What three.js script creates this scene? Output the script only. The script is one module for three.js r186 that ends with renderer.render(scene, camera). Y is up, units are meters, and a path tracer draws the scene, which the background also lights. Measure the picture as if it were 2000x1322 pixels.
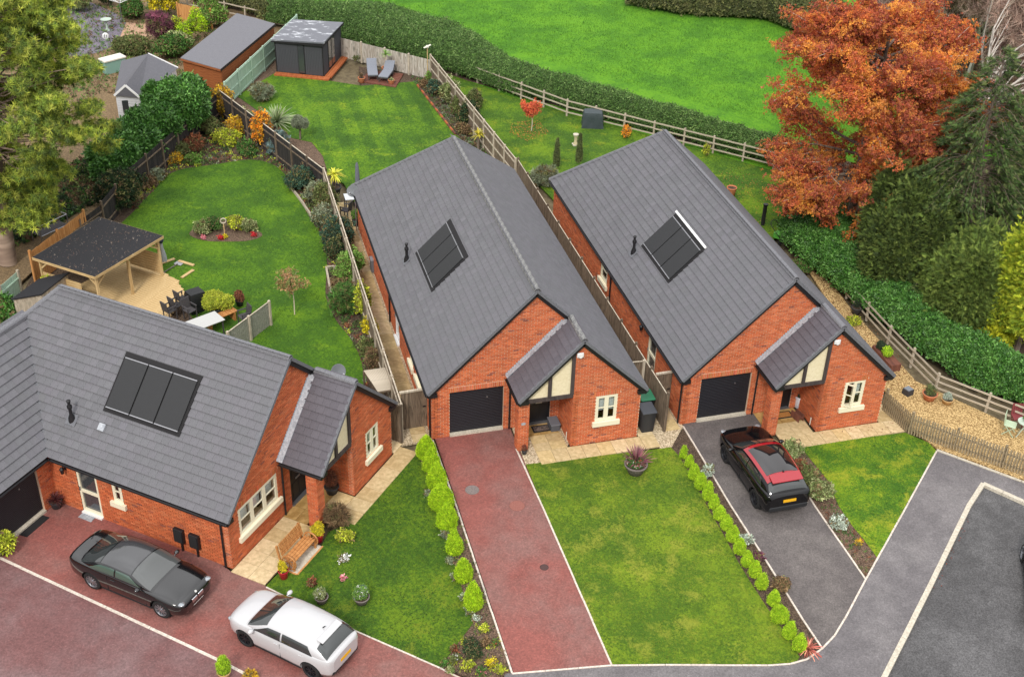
import * as THREE from 'three';
import { mergeGeometries } from 'three/addons/utils/BufferGeometryUtils.js';
import { RoundedBoxGeometry } from 'three/addons/geometries/RoundedBoxGeometry.js';
import { ConvexGeometry } from 'three/addons/geometries/ConvexGeometry.js';
import { Brush, Evaluator, SUBTRACTION } from 'three-bvh-csg';

// ---------------------------------------------------------------- camera, sky, sun, exposure
const scene = new THREE.Scene();
const CAM = new THREE.Vector3(-7.75778, 29.84938, 37.51758);
const FW = new THREE.Vector3(0.23207705, -0.54897686, -0.80297239);
const UP = new THREE.Vector3(0.12230879, 0.83542869, -0.53581663);
const RT = new THREE.Vector3().crossVectors(FW, UP);
const FOC = 2445.25;
const camera = new THREE.PerspectiveCamera(30.25336, 2000 / 1322, 0.5, 2000);
camera.position.copy(CAM); camera.up.copy(UP); camera.lookAt(CAM.clone().add(FW));
const renderer = new THREE.WebGLRenderer({ antialias: true });
renderer.setSize(1024, 676);
renderer.toneMapping = THREE.LinearToneMapping;
renderer.toneMappingExposure = 1.55;
renderer.shadowMap.enabled = true;
{ // overcast sky: bright veil of cloud, brightest overhead
  const W = 512, H = 256, d = new Float32Array(W * H * 4);
  for (let j = 0; j < H; j++) for (let i = 0; i < W; i++) {
    const el = ((j + 0.5) / H - 0.5) * Math.PI, s = Math.max(0, Math.sin(el)), a = i / W * Math.PI * 2;
    const c = 1 + 0.10 * Math.sin(a * 3 + 4 * el) * Math.cos(el * 5 + 1.3) + 0.06 * Math.sin(a * 7 - 9 * el + 2) * s;
    const L = (0.4 + 0.8 * s) * (el < 0 ? 0.7 : c), k = (j * W + i) * 4;
    d[k] = L; d[k + 1] = L; d[k + 2] = L * 1.01; d[k + 3] = 1;
  }
  const t = new THREE.DataTexture(d, W, H, THREE.RGBAFormat, THREE.FloatType);
  t.mapping = THREE.EquirectangularReflectionMapping; t.magFilter = THREE.LinearFilter; t.minFilter = THREE.LinearFilter; t.needsUpdate = true;
  scene.background = t; scene.environment = t;
}
const sun = new THREE.DirectionalLight(new THREE.Color().setRGB(1, 0.955, 0.88), 1.5);
sun.position.set(-20, 48, 36); sun.target.position.set(4, 0, -8); scene.add(sun, sun.target);
sun.castShadow = true; sun.shadow.radius = 20; sun.shadow.mapSize.set(4096, 4096);
Object.assign(sun.shadow.camera, { left: -60, right: 60, top: 60, bottom: -60, near: 1, far: 180 });

// ---------------------------------------------------------------- helpers
let seed = 12345;
const rnd = () => { seed = (seed + 0x6D2B79F5) | 0; let t = Math.imul(seed ^ (seed >>> 15), 1 | seed); t = (t + Math.imul(t ^ (t >>> 7), 61 | t)) ^ t; return ((t ^ (t >>> 14)) >>> 0) / 4294967296; };
const reseed = (n) => { seed = n; };
const rr = (a, b) => a + (b - a) * rnd();
const gauss = () => (rnd() + rnd() + rnd() + rnd() - 2) * 0.9;
const V = (x, y, z) => new THREE.Vector3(x, y, z);
const PI = Math.PI;
function P(px, py, y = 0) { // the point at height y that the photograph shows at this pixel
  const d = FW.clone().addScaledVector(RT, (px - 1000) / FOC).addScaledVector(UP, -(py - 661) / FOC);
  return CAM.clone().addScaledVector(d, (y - CAM.y) / d.y);
}
const taken = {};
function numbered(n) { const k = (taken[n] = (taken[n] ?? -1) + 1); return k ? `${n}_${String(k).padStart(3, '0')}` : n; }
function tag(o, label, category, group, kind) {
  o.userData.label = label; o.userData.category = category;
  if (group) o.userData.group = group;
  if (kind) o.userData.kind = kind;
  return o;
}
function shade(o) { o.castShadow = o.receiveShadow = true; return o; }
function mesh(name, geo, m, parent = scene) {
  if (Array.isArray(geo)) geo = merge(geo);
  const o = shade(new THREE.Mesh(geo, m)); o.name = parent === scene ? numbered(name) : name; parent.add(o); return o;
}
function thing(name, label, category, pos, turn = 0, group) {
  const o = new THREE.Group(); o.name = numbered(name); scene.add(o);
  if (pos) o.position.copy(pos); o.rotation.y = turn; return tag(o, label, category, group);
}
function merge(list) {
  list = list.map((g) => { const q = g.index ? g.toNonIndexed() : g; for (const k of Object.keys(q.attributes)) if (!['position', 'normal', 'uv'].includes(k)) q.deleteAttribute(k); return q; });
  return list.length === 1 ? list[0] : mergeGeometries(list);
}
function tf(g, x = 0, y = 0, z = 0, rx = 0, ry = 0, rz = 0) { g.applyMatrix4(new THREE.Matrix4().compose(V(x, y, z), new THREE.Quaternion().setFromEuler(new THREE.Euler(rx, ry, rz, 'YXZ')), V(1, 1, 1))); return g; }
function box(w, h, d, x = 0, y = 0, z = 0, ry = 0, rx = 0, rz = 0) { // y is the bottom; uv in metres
  const g = new THREE.BoxGeometry(w, h, d), p = g.attributes.position, n = g.attributes.normal, u = g.attributes.uv, o = rnd() * 7;
  for (let i = 0; i < p.count; i++) {
    const ax = Math.abs(n.getX(i)) > 0.5 ? [p.getZ(i), p.getY(i)] : Math.abs(n.getY(i)) > 0.5 ? [p.getX(i), p.getZ(i)] : [p.getX(i), p.getY(i)];
    u.setXY(i, ax[0] + o, ax[1] + o * 0.7);
  }
  g.translate(0, h / 2, 0); return tf(g, x, y, z, rx, ry, rz);
}
function rbox(w, h, d, r, x = 0, y = 0, z = 0, ry = 0, rx = 0, rz = 0, seg = 2) { const g = new RoundedBoxGeometry(w, h, d, seg, r); g.translate(0, h / 2, 0); return tf(g, x, y, z, rx, ry, rz); }
function cyl(r0, r1, h, x = 0, y = 0, z = 0, n = 12, rx = 0, ry = 0, rz = 0) { const g = new THREE.CylinderGeometry(r1, r0, h, n); g.translate(0, h / 2, 0); return tf(g, x, y, z, rx, ry, rz); }
function ball(rx, ry, rz, x, y, z, n = 12) { const g = new THREE.SphereGeometry(1, n, Math.max(6, n * 0.7 | 0)); g.scale(rx, ry, rz); return g.translate(x, y, z); }
function lathe(pts, n = 20, x = 0, y = 0, z = 0) { return new THREE.LatheGeometry(pts.map(([a, b]) => new THREE.Vector2(a, b)), n).translate(x, y, z); }
function bar(a, b, w, h = w, roll = 0) { // a square bar from a to b
  const d = b.clone().sub(a), L = d.length(), g = new THREE.BoxGeometry(w, h, L), u = g.attributes.uv, p = g.attributes.position;
  for (let i = 0; i < p.count; i++) u.setXY(i, p.getX(i) + p.getY(i), p.getZ(i));
  const q = new THREE.Quaternion().setFromRotationMatrix(new THREE.Matrix4().lookAt(b, a, Math.abs(d.y) > 0.999 * L ? V(1, 0, 0) : V(0, 1, 0)));
  if (roll) g.rotateZ(roll);
  return g.applyMatrix4(new THREE.Matrix4().compose(a.clone().lerp(b, 0.5), q, V(1, 1, 1)));
}
function rod(a, b, r0, r1 = r0, n = 6) { // a round tapered rod
  const d = b.clone().sub(a), L = d.length(), g = new THREE.CylinderGeometry(r1, r0, L, n);
  return g.applyMatrix4(new THREE.Matrix4().compose(a.clone().lerp(b, 0.5), new THREE.Quaternion().setFromUnitVectors(V(0, 1, 0), d.normalize()), V(1, 1, 1)));
}
function tube(pts, r, n = 6, seg) { return new THREE.TubeGeometry(new THREE.CatmullRomCurve3(pts), seg ?? pts.length * 3, r, n); }
function curve2(pts, n = 6, closed = true) { // smooth a pixel outline
  const c = new THREE.CatmullRomCurve3(pts.map(([x, y]) => V(x, y, 0)), closed, 'centripetal');
  return c.getPoints(pts.length * n).map((p) => [p.x, p.y]);
}
const pix = (list, y = 0) => list.map(([x, z]) => P(x, z, y));
function slabGeo(pts, y, skirt = 0.08) { // flat polygon of world points at height y, with a skirt
  const v2 = pts.map((p) => new THREE.Vector2(p.x, p.z));
  if (THREE.ShapeUtils.isClockWise(v2)) v2.reverse();
  const tri = THREE.ShapeUtils.triangulateShape(v2, []), pos = [], nor = [], uv = [];
  const put = (p, h, n) => { pos.push(p.x, h, p.y); nor.push(...n); uv.push(p.x, p.y); };
  for (const [a, b, c] of tri) for (const k of [a, c, b]) put(v2[k], y, [0, 1, 0]);
  if (skirt) for (let i = 0; i < v2.length; i++) {
    const a = v2[i], b = v2[(i + 1) % v2.length], n = [b.y - a.y, 0, a.x - b.x], L = Math.hypot(n[0], n[2]) || 1; n[0] /= L; n[2] /= L;
    for (const [p, h] of [[a, y], [b, y], [b, y - skirt], [a, y], [b, y - skirt], [a, y - skirt]]) put(p, h, n);
  }
  const g = new THREE.BufferGeometry();
  g.setAttribute('position', new THREE.Float32BufferAttribute(pos, 3)); g.setAttribute('normal', new THREE.Float32BufferAttribute(nor, 3)); g.setAttribute('uv', new THREE.Float32BufferAttribute(uv, 2));
  return g;
}
function inside(pts, x, z) { let c = false; for (let i = 0, j = pts.length - 1; i < pts.length; j = i++) { const a = pts[i], b = pts[j]; if ((a.z > z) !== (b.z > z) && x < (b.x - a.x) * (z - a.z) / (b.z - a.z) + a.x) c = !c; } return c; }
function sheet(name, label, category, pts, y, m, skirt) { return tag(mesh(name, slabGeo(pts, y, skirt), m), label, category, null, 'structure'); }

// ---------------------------------------------------------------- procedural textures
const LAT = new Float32Array(65536); { reseed(99); for (let i = 0; i < 65536; i++) LAT[i] = rnd(); }
function vnoise(x, y, per) { // value noise that repeats every per cells
  const xi = Math.floor(x), yi = Math.floor(y); let fx = x - xi, fy = y - yi; fx = fx * fx * (3 - 2 * fx); fy = fy * fy * (3 - 2 * fy);
  const w = (k) => ((k % per) + per) % per, h = (a, b) => LAT[(w(a) * 157 + w(b) * 311 + per * 17) & 65535];
  const a = h(xi, yi), b = h(xi + 1, yi), c = h(xi, yi + 1), d = h(xi + 1, yi + 1);
  return a + (b - a) * fx + (c - a) * fy + (a - b - c + d) * fx * fy;
}
function fbm(u, v, per, oct, gain = 0.5) { let s = 0, a = 1, t = 0; for (let i = 0; i < oct; i++) { s += a * vnoise(u * per, v * per, per); t += a; a *= gain; per *= 2; } return s / t; }
function tex(size, fn, metres, srgb = true) {
  const d = new Uint8Array(size * size * 4);
  for (let j = 0; j < size; j++) for (let i = 0; i < size; i++) { const c = fn(i / size, j / size), k = (j * size + i) * 4; for (let q = 0; q < 3; q++) d[k + q] = Math.max(0, Math.min(255, c[q])); d[k + 3] = 255; }
  const t = new THREE.DataTexture(d, size, size); t.wrapS = t.wrapT = THREE.RepeatWrapping; t.magFilter = THREE.LinearFilter; t.minFilter = THREE.LinearMipmapLinearFilter; t.generateMipmaps = true;
  if (srgb) t.colorSpace = THREE.SRGBColorSpace; t.repeat.set(1 / metres[0], 1 / (metres[1] ?? metres[0])); t.needsUpdate = true; return t;
}
const mixc = (a, b, t) => [a[0] + (b[0] - a[0]) * t, a[1] + (b[1] - a[1]) * t, a[2] + (b[2] - a[2]) * t];
const sat = (t) => Math.max(0, Math.min(1, t));
const grey = (g) => [g, g, g];
const bumpFine = tex(512, (u, v) => grey(255 * fbm(u, v, 96, 3, 0.7)), [3], false);
const bumpGrass = tex(512, (u, v) => grey(255 * (0.6 * fbm(u, v, 64, 3, 0.7) + 0.4 * fbm(u, v, 10, 3))), [4], false);
function grassTex(dark, mid, light, yellow, metres, ya = 0.62, stripes = 0, k = 7) {
  return tex(512, (u, v) => {
    const big = fbm(u + 0.13, v, k, 5, 0.62), fine = 0.6 * fbm(u, v + 0.3, 128, 2, 0.9) + 0.4 * LAT[((u * 512 | 0) * 613 + (v * 512 | 0) * 1543) & 65535], patch = fbm(v, u + 0.4, k * 2 + 1, 4, 0.6);
    let t = sat((big - 0.5) * 2.1 + 0.5 + (fine - 0.5) * 1.9);
    if (stripes) t = sat(t + 0.17 * Math.sign(Math.sin(u * PI * 2 * stripes + 0.8 * fbm(u, v, 6, 2))) * sat((fbm(v, u, 5, 2) - 0.3) * 3));
    let c = t < 0.5 ? mixc(dark, mid, t * 2) : mixc(mid, light, t * 2 - 1);
    c = mixc(c, yellow, sat((patch - ya) * 4 + (fine - 0.5) * 1.6) * 0.8);
    return c;
  }, [metres]);
}
function tarmacTex(base, worn, spread, metres, wornAmt = 1) {
  return tex(512, (u, v) => {
    const n = fbm(u, v, 256, 2, 0.8) - 0.5, big = fbm(u + 0.2, v + 0.6, 5, 5, 0.55), m = fbm(v, u, 22, 3);
    const c = mixc(base, worn, sat((big - 0.42) * 3.2 + (m - 0.5) * 0.8) * wornAmt), sp = LAT[((u * 512 | 0) * 71 + (v * 512 | 0) * 1543) & 65535];
    const k = 1 + n * spread + (m - 0.5) * 0.12 + (sp > 0.985 ? 0.25 : 0);
    return [c[0] * k, c[1] * k, c[2] * k];
  }, [metres]);
}
function woodTex(a, b, metres = [1.2, 1.2], grain = 40, dirt = 0) {
  return tex(512, (u, v) => {
    const g = fbm(u * 1 + 0.02 * Math.sin(v * 6.28), v * 0.06, grain, 3, 0.7), big = fbm(u, v, 6, 3), k = LAT[((u * 12 | 0) * 97) & 65535];
    let c = mixc(a, b, sat((g - 0.5) * 1.8 + 0.5 + (k - 0.5) * 0.5)); c = mixc(c, [c[0] * 0.6, c[1] * 0.62, c[2] * 0.6], sat((big - 0.5) * 3) * dirt); return c;
  }, metres);
}
const speck = (a, b, per, metres, oct = 3, gain = 0.75, con = 2) => tex(512, (u, v) => mixc(a, b, sat((fbm(u, v, per, oct, gain) - 0.5) * con + 0.5)), [metres]);
function mat(o = {}) {
  const { c, lin, ...r } = o;
  const m = new (r.clearcoat || r.transmission || r.sheen ? THREE.MeshPhysicalMaterial : THREE.MeshStandardMaterial)({ roughness: 0.85, metalness: 0, ...r });
  if (c !== undefined) m.color.set(c); if (lin) m.color.setRGB(...lin); return m;
}
const M = {
  ground: mat({ map: speck([92, 80, 60], [120, 108, 82], 24, 4), roughness: 1 }),
  field: mat({ map: grassTex([58, 108, 4], [74, 128, 4], [90, 142, 10], [94, 142, 26], 14, 0.66, 0, 9), bumpMap: bumpGrass, bumpScale: 0.05, roughness: 1 }),
  lawnA: mat({ map: grassTex([44, 76, 2], [66, 98, 3], [92, 118, 8], [112, 120, 26], 11, 0.62), bumpMap: bumpGrass, bumpScale: 0.03, roughness: 1 }),
  lawnB: mat({ map: grassTex([62, 92, 6], [86, 112, 10], [110, 132, 18], [132, 136, 44], 9, 0.52), bumpMap: bumpGrass, bumpScale: 0.03, roughness: 1 }),
  lawnC: mat({ map: grassTex([52, 92, 6], [80, 116, 8], [118, 142, 14], [146, 148, 34], 7, 0.52), bumpMap: bumpGrass, bumpScale: 0.03, roughness: 1 }),
  lawnD: mat({ map: grassTex([48, 82, 2], [70, 104, 2], [98, 128, 6], [130, 136, 20], 9, 0.64), bumpMap: bumpGrass, bumpScale: 0.03, roughness: 1 }),
  lawnE: mat({ map: grassTex([46, 82, 1], [68, 106, 2], [96, 130, 6], [130, 146, 20], 12, 0.66, 9), bumpMap: bumpGrass, bumpScale: 0.03, roughness: 1 }),
  lawnF: mat({ map: grassTex([48, 84, 1], [66, 104, 1], [86, 122, 2], [110, 138, 10], 10, 0.68), bumpMap: bumpGrass, bumpScale: 0.03, roughness: 1 }),
  soil: mat({ map: speck([58, 44, 34], [110, 92, 74], 90, 3, 3, 0.75, 2.6), bumpMap: bumpFine, bumpScale: 0.05, roughness: 1 }),
  mulch: mat({ map: speck([70, 54, 44], [136, 112, 92], 100, 3, 3, 0.8, 2.6), bumpMap: bumpFine, bumpScale: 0.05, roughness: 1 }),
  redTar: mat({ map: tarmacTex([134, 78, 71], [124, 92, 87], 0.34, 11, 0.8), bumpMap: bumpFine, bumpScale: 0.006, roughness: 0.82 }),
  redTar2: mat({ map: tarmacTex([112, 76, 75], [116, 92, 92], 0.34, 12), bumpMap: bumpFine, bumpScale: 0.006, roughness: 0.82 }),
  greyTar: mat({ map: tarmacTex([92, 86, 85], [103, 97, 95], 0.4, 9), bumpMap: bumpFine, bumpScale: 0.006, roughness: 0.85 }),
  pave: mat({ map: tarmacTex([102, 98, 100], [114, 110, 111], 0.34, 10), bumpMap: bumpFine, bumpScale: 0.006, roughness: 0.85 }),
  road: mat({ map: tarmacTex([76, 75, 76], [90, 89, 90], 0.65, 8), bumpMap: bumpFine, bumpScale: 0.008, roughness: 0.85 }),
  concrete: mat({ map: speck([176, 168, 152], [206, 198, 182], 40, 2), roughness: 0.9 }),
  edging: mat({ map: speck([186, 174, 162], [222, 212, 200], 30, 2), roughness: 0.9 }),
  gravel: mat({ map: speck([132, 104, 62], [224, 192, 136], 120, 4, 2, 0.9, 3), bumpMap: bumpFine, bumpScale: 0.04, roughness: 1 }),
  gravelPale: mat({ map: speck([150, 132, 104], [226, 208, 178], 120, 4, 2, 0.9, 3), bumpMap: bumpFine, bumpScale: 0.04, roughness: 1 }),
  slate: mat({ map: speck([88, 82, 96], [138, 130, 142], 110, 4, 2, 0.9, 3), bumpMap: bumpFine, bumpScale: 0.04, roughness: 0.8 }),
  mortar: mat({ map: speck([204, 172, 146], [226, 198, 172], 60, 2), roughness: 1 }),
  roofBase: mat({ c: 0x3c3c40, roughness: 0.9 }),
  ridge: mat({ map: speck([98, 99, 104], [126, 126, 131], 60, 1.5), roughness: 0.85 }),
  ridgeMossy: mat({ map: speck([94, 94, 97], [132, 132, 130], 26, 2, 4, 0.7, 3), roughness: 0.9 }),
  verge: mat({ map: speck([92, 94, 100], [116, 117, 122], 60, 1.5), roughness: 0.8 }),
  lead: mat({ map: speck([140, 144, 152], [176, 180, 186], 20, 1.5), roughness: 0.6 }),
  black: mat({ c: 0x1b1a1d, roughness: 0.5 }), blackMatt: mat({ c: 0x1d1c1e, roughness: 0.9 }),
  garage: mat({ c: 0x1a1920, roughness: 0.45 }),
  cream: mat({ c: 0xe9e2c8, roughness: 0.55 }), panelCream: mat({ map: speck([222, 208, 172], [234, 222, 190], 30, 2), roughness: 0.9 }),
  white: mat({ c: 0xe6e6e6, roughness: 0.5 }), offWhite: mat({ c: 0xd8d4c8, roughness: 0.7 }),
  timberDark: mat({ map: woodTex([56, 48, 48], [78, 68, 66]), roughness: 0.8 }),
  glass: mat({ lin: [0.05, 0.055, 0.06], roughness: 0.05, metalness: 0, clearcoat: 1, clearcoatRoughness: 0.03 }),
  pane: mat({ c: 0xffffff, transmission: 1, thickness: 0, roughness: 0.02, ior: 1.45 }),
  blind: mat({ c: 0xb9c4c4, roughness: 0.9 }), dark: mat({ c: 0x0d0d0f, roughness: 0.9 }),
  panelCell: mat({ map: speck([26, 27, 29], [40, 41, 44], 90, 0.8), roughness: 0.75, clearcoat: 0.25, clearcoatRoughness: 0.5 }),
  silver: mat({ c: 0xa4a4a8, roughness: 0.35, metalness: 0.8 }),
  fenceBlack: mat({ map: woodTex([30, 28, 30], [62, 56, 54], [1.5, 1.5], 40), roughness: 0.9 }),
  fenceGrey: mat({ map: woodTex([88, 75, 62], [134, 117, 99], [1.2, 1.2], 40, 0.5), roughness: 0.95 }),
  fencePale: mat({ map: woodTex([168, 156, 138], [204, 192, 174], [1.2, 1.2], 40, 0.3), roughness: 0.95 }),
  fenceOrange: mat({ map: woodTex([176, 120, 66], [208, 154, 96], [1.5, 1.5], 30), roughness: 0.9 }),
  fenceMint: mat({ map: woodTex([158, 186, 166], [186, 208, 190], [1.5, 1.5], 30), roughness: 0.85 }),
  picket: mat({ map: woodTex([104, 92, 72], [172, 154, 124], [0.8, 0.8], 30, 0.4), roughness: 1 }),
  railWood: mat({ map: woodTex([158, 146, 128], [198, 186, 168], [1, 1], 30, 0.3), roughness: 0.95 }),
  newWood: mat({ map: woodTex([176, 146, 98], [214, 186, 138], [1, 1], 40), roughness: 0.8 }),
  redWood: mat({ map: woodTex([150, 78, 40], [188, 108, 60], [1, 1], 40), roughness: 0.75 }),
  deckDark: mat({ map: woodTex([92, 54, 44], [126, 78, 62], [1, 1], 40), roughness: 0.8 }),
  benchWood: mat({ map: woodTex([156, 100, 52], [204, 148, 90], [0.6, 0.6], 30), roughness: 0.6 }),
  felt: mat({ map: speck([98, 98, 104], [124, 124, 130], 120, 2), roughness: 0.95 }),
  feltDark: mat({ map: speck([28, 28, 32], [46, 46, 50], 120, 2, 3, 0.75, 2), roughness: 0.95 }),
  feltStain: mat({ map: tex(512, (u, v) => mixc([104, 106, 114], [188, 192, 198], sat((fbm(u, v * 1.6, 8, 5, 0.65) - 0.55) * 7)), [4.2]), roughness: 0.5 }),
  terracotta: mat({ map: speck([176, 104, 70], [206, 134, 96], 20, 1), roughness: 0.9 }),
  potRed: mat({ c: 0xb01c34, roughness: 0.35 }), potGrey: mat({ map: speck([98, 90, 88], [138, 126, 122], 20, 0.8), roughness: 0.9 }), potDark: mat({ c: 0x37373b, roughness: 0.7 }), potWhite: mat({ map: speck([196, 198, 208], [232, 232, 238], 9, 0.6), roughness: 0.6 }),
  potTan: mat({ map: speck([176, 140, 92], [206, 170, 120], 20, 1), roughness: 0.9 }),
  bark: mat({ map: woodTex([96, 84, 74], [148, 132, 118], [0.8, 1.6], 30, 0.5), roughness: 1 }),
  barkPine: mat({ map: woodTex([132, 112, 98], [186, 164, 146], [0.8, 1.6], 30, 0.5), roughness: 1 }),
  barkBirch: mat({ map: tex(256, (u, v) => mixc([216, 208, 200], [96, 88, 82], sat((fbm(u * 0.6, v, 14, 3, 0.6) - 0.62) * 9)), [1, 1]), roughness: 0.9 }),
  twig: mat({ c: 0x9a8474, roughness: 1 }), twigPale: mat({ c: 0xcfc0ae, roughness: 1 }), stem: mat({ c: 0x5a4a38, roughness: 1 }),
  rattan: mat({ map: speck([52, 50, 52], [84, 80, 82], 60, 0.8), roughness: 0.85 }),
  fabricGrey: mat({ map: speck([112, 116, 126], [136, 140, 150], 60, 1), roughness: 0.95 }),
};
// ---------------------------------------------------------------- ground
sheet('ground', 'bare brown earth under the gardens', 'ground', [V(-160, 0, 80), V(160, 0, 80), V(160, 0, -220), V(-160, 0, -220)], -0.2, M.ground, 0);
const EDGE = {
  drive2L: [[845, 859], [892, 990], [1000, 1314]], drive2R: [[996, 838], [1060, 990], [1195, 1298]],
  bed2R: [[1335, 832], [1430, 990], [1500, 1099], [1570, 1211], [1607, 1266]], drive3R: [[1476, 803], [1594, 990], [1691, 1130]],
  paveL: [[1831, 880], [1772, 988], [1691, 1133], [1651, 1208], [1631, 1241], [1607, 1266], [1577, 1287], [1545, 1296], [1500, 1299], [1300, 1298], [1195, 1299], [1000, 1315]],
  kerb: [[1690, 1395], [1728, 1322], [1819, 1141], [1893, 988], [1922, 943], [2040, 996]],
  line1: [[-60, 1062], [0, 1090], [206, 1186], [427, 1289], [500, 1327], [620, 1390]],
  lawn1D: [[519, 1146], [681, 1226], [859, 1304], [920, 1335]],
};
const fieldPts = pix([[430, -40], [560, 60], [1000, 215], [1560, 370], [1800, 520], [2300, 500], [2300, -420], [300, -420]]);
sheet('field', 'wide bright green grass field behind the hedge', 'field', fieldPts, 0, M.field);
const lawns = {
  front1: pix([[519, 1146], [545, 1118], [580, 1121], [627, 1068], [641, 1040], [696, 1018], [722, 991], [801, 902], [814, 885], [840, 945], [864, 1022], [892, 1120], [924, 1218], [859, 1304], [681, 1226]]),
  front2: pix([[1027, 908], [1054, 905], [1292, 877], [1310, 874], [1327, 892], [1350, 930], [1387, 1000], [1412, 1043], [1440, 1095], [1465, 1136], [1500, 1190], [1540, 1245], [1562, 1284], [1556, 1294], [1500, 1298], [1300, 1297], [1196, 1298], [1061, 990]]),
  front3: pix([[1562, 871], [1769, 846], [1815, 866], [1829, 881], [1771, 988], [1714, 1090], [1688, 1055], [1664, 1026], [1638, 988], [1618, 940], [1592, 908]]),
  back1: pix(curve2([[335, 338], [420, 322], [500, 313], [545, 330], [580, 378], [608, 432], [632, 470], [638, 520], [636, 580], [655, 625], [688, 668], [708, 720], [700, 790], [560, 800], [400, 650], [330, 570], [235, 520], [225, 455], [262, 412], [300, 372]], 5)),
  back2: pix([[462, 188], [545, 138], [640, 158], [706, 168], [808, 160], [830, 190], [889, 262], [960, 330], [900, 420], [740, 440], [690, 395], [672, 360], [640, 338], [630, 305], [608, 278], [570, 270], [530, 236], [488, 206]]),
  back3: pix([[856, 138], [1000, 190], [1200, 246], [1560, 348], [1562, 400], [1540, 440], [1500, 480], [1300, 420], [1090, 400], [1000, 306], [930, 212]]),
};
const lawnInfo = { front1: ['dark green front lawn of the left bungalow', M.lawnA], front2: ['patchy dry olive lawn between the red and grey driveways', M.lawnB], front3: ['triangular bright mossy lawn beside the picket fence', M.lawnC], back1: ['smooth bright back lawn around the oval flower bed', M.lawnF], back2: ['striped mown lawn below the charcoal garden room', M.lawnE], back3: ['lawn with fallen leaves below the post and rail fence', M.lawnD] };
const tuftGeo = (() => { const l = []; reseed(5); for (let i = 0; i < 6; i++) { const a = rnd() * 6.28, r = 0.05 * rnd(), t = rr(0.2, 0.9), h = rr(0.6, 1), w = 0.09, g = new THREE.BufferGeometry(), cx = Math.cos(a), cz = Math.sin(a); g.setAttribute('position', new THREE.Float32BufferAttribute([cx * r - cz * w, 0, cz * r + cx * w, cx * r + cz * w, 0, cz * r - cx * w, cx * (r + t), h, cz * (r + t)], 3)); g.computeVertexNormals(); g.setAttribute('uv', new THREE.Float32BufferAttribute([0, 0, 1, 0, 0, 1], 2)); l.push(g); } return merge(l); })();
const leafMat = mat({ c: 0xffffff, roughness: 0.95, transmission: 0.18, thickness: 0, side: THREE.DoubleSide });
const leafMatDense = mat({ c: 0xffffff, roughness: 0.9, side: THREE.DoubleSide });
const leafMatGloss = mat({ c: 0xffffff, roughness: 0.5, side: THREE.DoubleSide });
function lin(c) { return new THREE.Color(`rgb(${c[0] | 0},${c[1] | 0},${c[2] | 0})`); }
const _m = new THREE.Matrix4(), _q = new THREE.Quaternion(), _e = new THREE.Euler(), _s = V(1, 1, 1), _c = new THREE.Color();
function instances(name, geo, m, list, parent, kind = 'stuff') { // list of [pos, quat, scale(Vector3|number), colour]
  const o = shade(new THREE.InstancedMesh(geo, m, list.length));
  list.forEach(([p, q, s, c], i) => { if (s.isVector3) _s.copy(s); else _s.setScalar(s); o.setMatrixAt(i, _m.compose(p, q, _s)); o.setColorAt(i, c); });
  o.name = parent === scene ? numbered(name) : name; o.userData.kind = kind; parent.add(o); return o;
}
function tufts(parent, pts, y, per, cols, h0, h1, skip) {
  const bb = new THREE.Box3().setFromPoints(pts), area = (bb.max.x - bb.min.x) * (bb.max.z - bb.min.z), list = [];
  for (let i = 0; i < area * per; i++) {
    const x = rr(bb.min.x, bb.max.x), z = rr(bb.min.z, bb.max.z); if (!inside(pts, x, z) || (skip && skip(x, z))) continue;
    const k = fbm(x / 40 + 9, z / 40 + 9, 64, 3, 0.6), c = lin(mixc(cols[0], cols[1], sat((k - 0.5) * 3 + 0.5 + gauss() * 0.25)));
    list.push([V(x, y - 0.004, z), _q.clone().setFromEuler(_e.set(rr(-0.3, 0.3), rnd() * 6.28, rr(-0.3, 0.3))), V(0.05, rr(h0, h1), 0.05), c]);
  }
  return instances('grass_blades', tuftGeo, leafMat, list, parent);
}
reseed(31);
const TUFT = { front1: [[48, 80, 2], [96, 124, 10]], front2: [[70, 100, 8], [124, 140, 28]], front3: [[58, 98, 6], [134, 156, 20]], back1: [[52, 90, 1], [94, 132, 3]], back2: [[50, 88, 1], [104, 140, 8]], back3: [[52, 88, 2], [112, 138, 10]] };
for (const k in lawns) {
  const o = sheet('lawn', lawnInfo[k][0], 'lawn', lawns[k], 0.03, lawnInfo[k][1]);
  tufts(o, lawns[k], 0.03, k[0] === 'f' ? 260 : 120, TUFT[k], 0.025, 0.06);
}
{ const near = pix([[600, 0], [1000, 100], [1500, 240], [1640, 300], [1740, 60], [1500, 10], [1100, -20], [640, -20]]); tufts(scene.getObjectByName('field'), near, 0, 55, [[58, 108, 4], [96, 144, 14]], 0.08, 0.17); }
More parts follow.
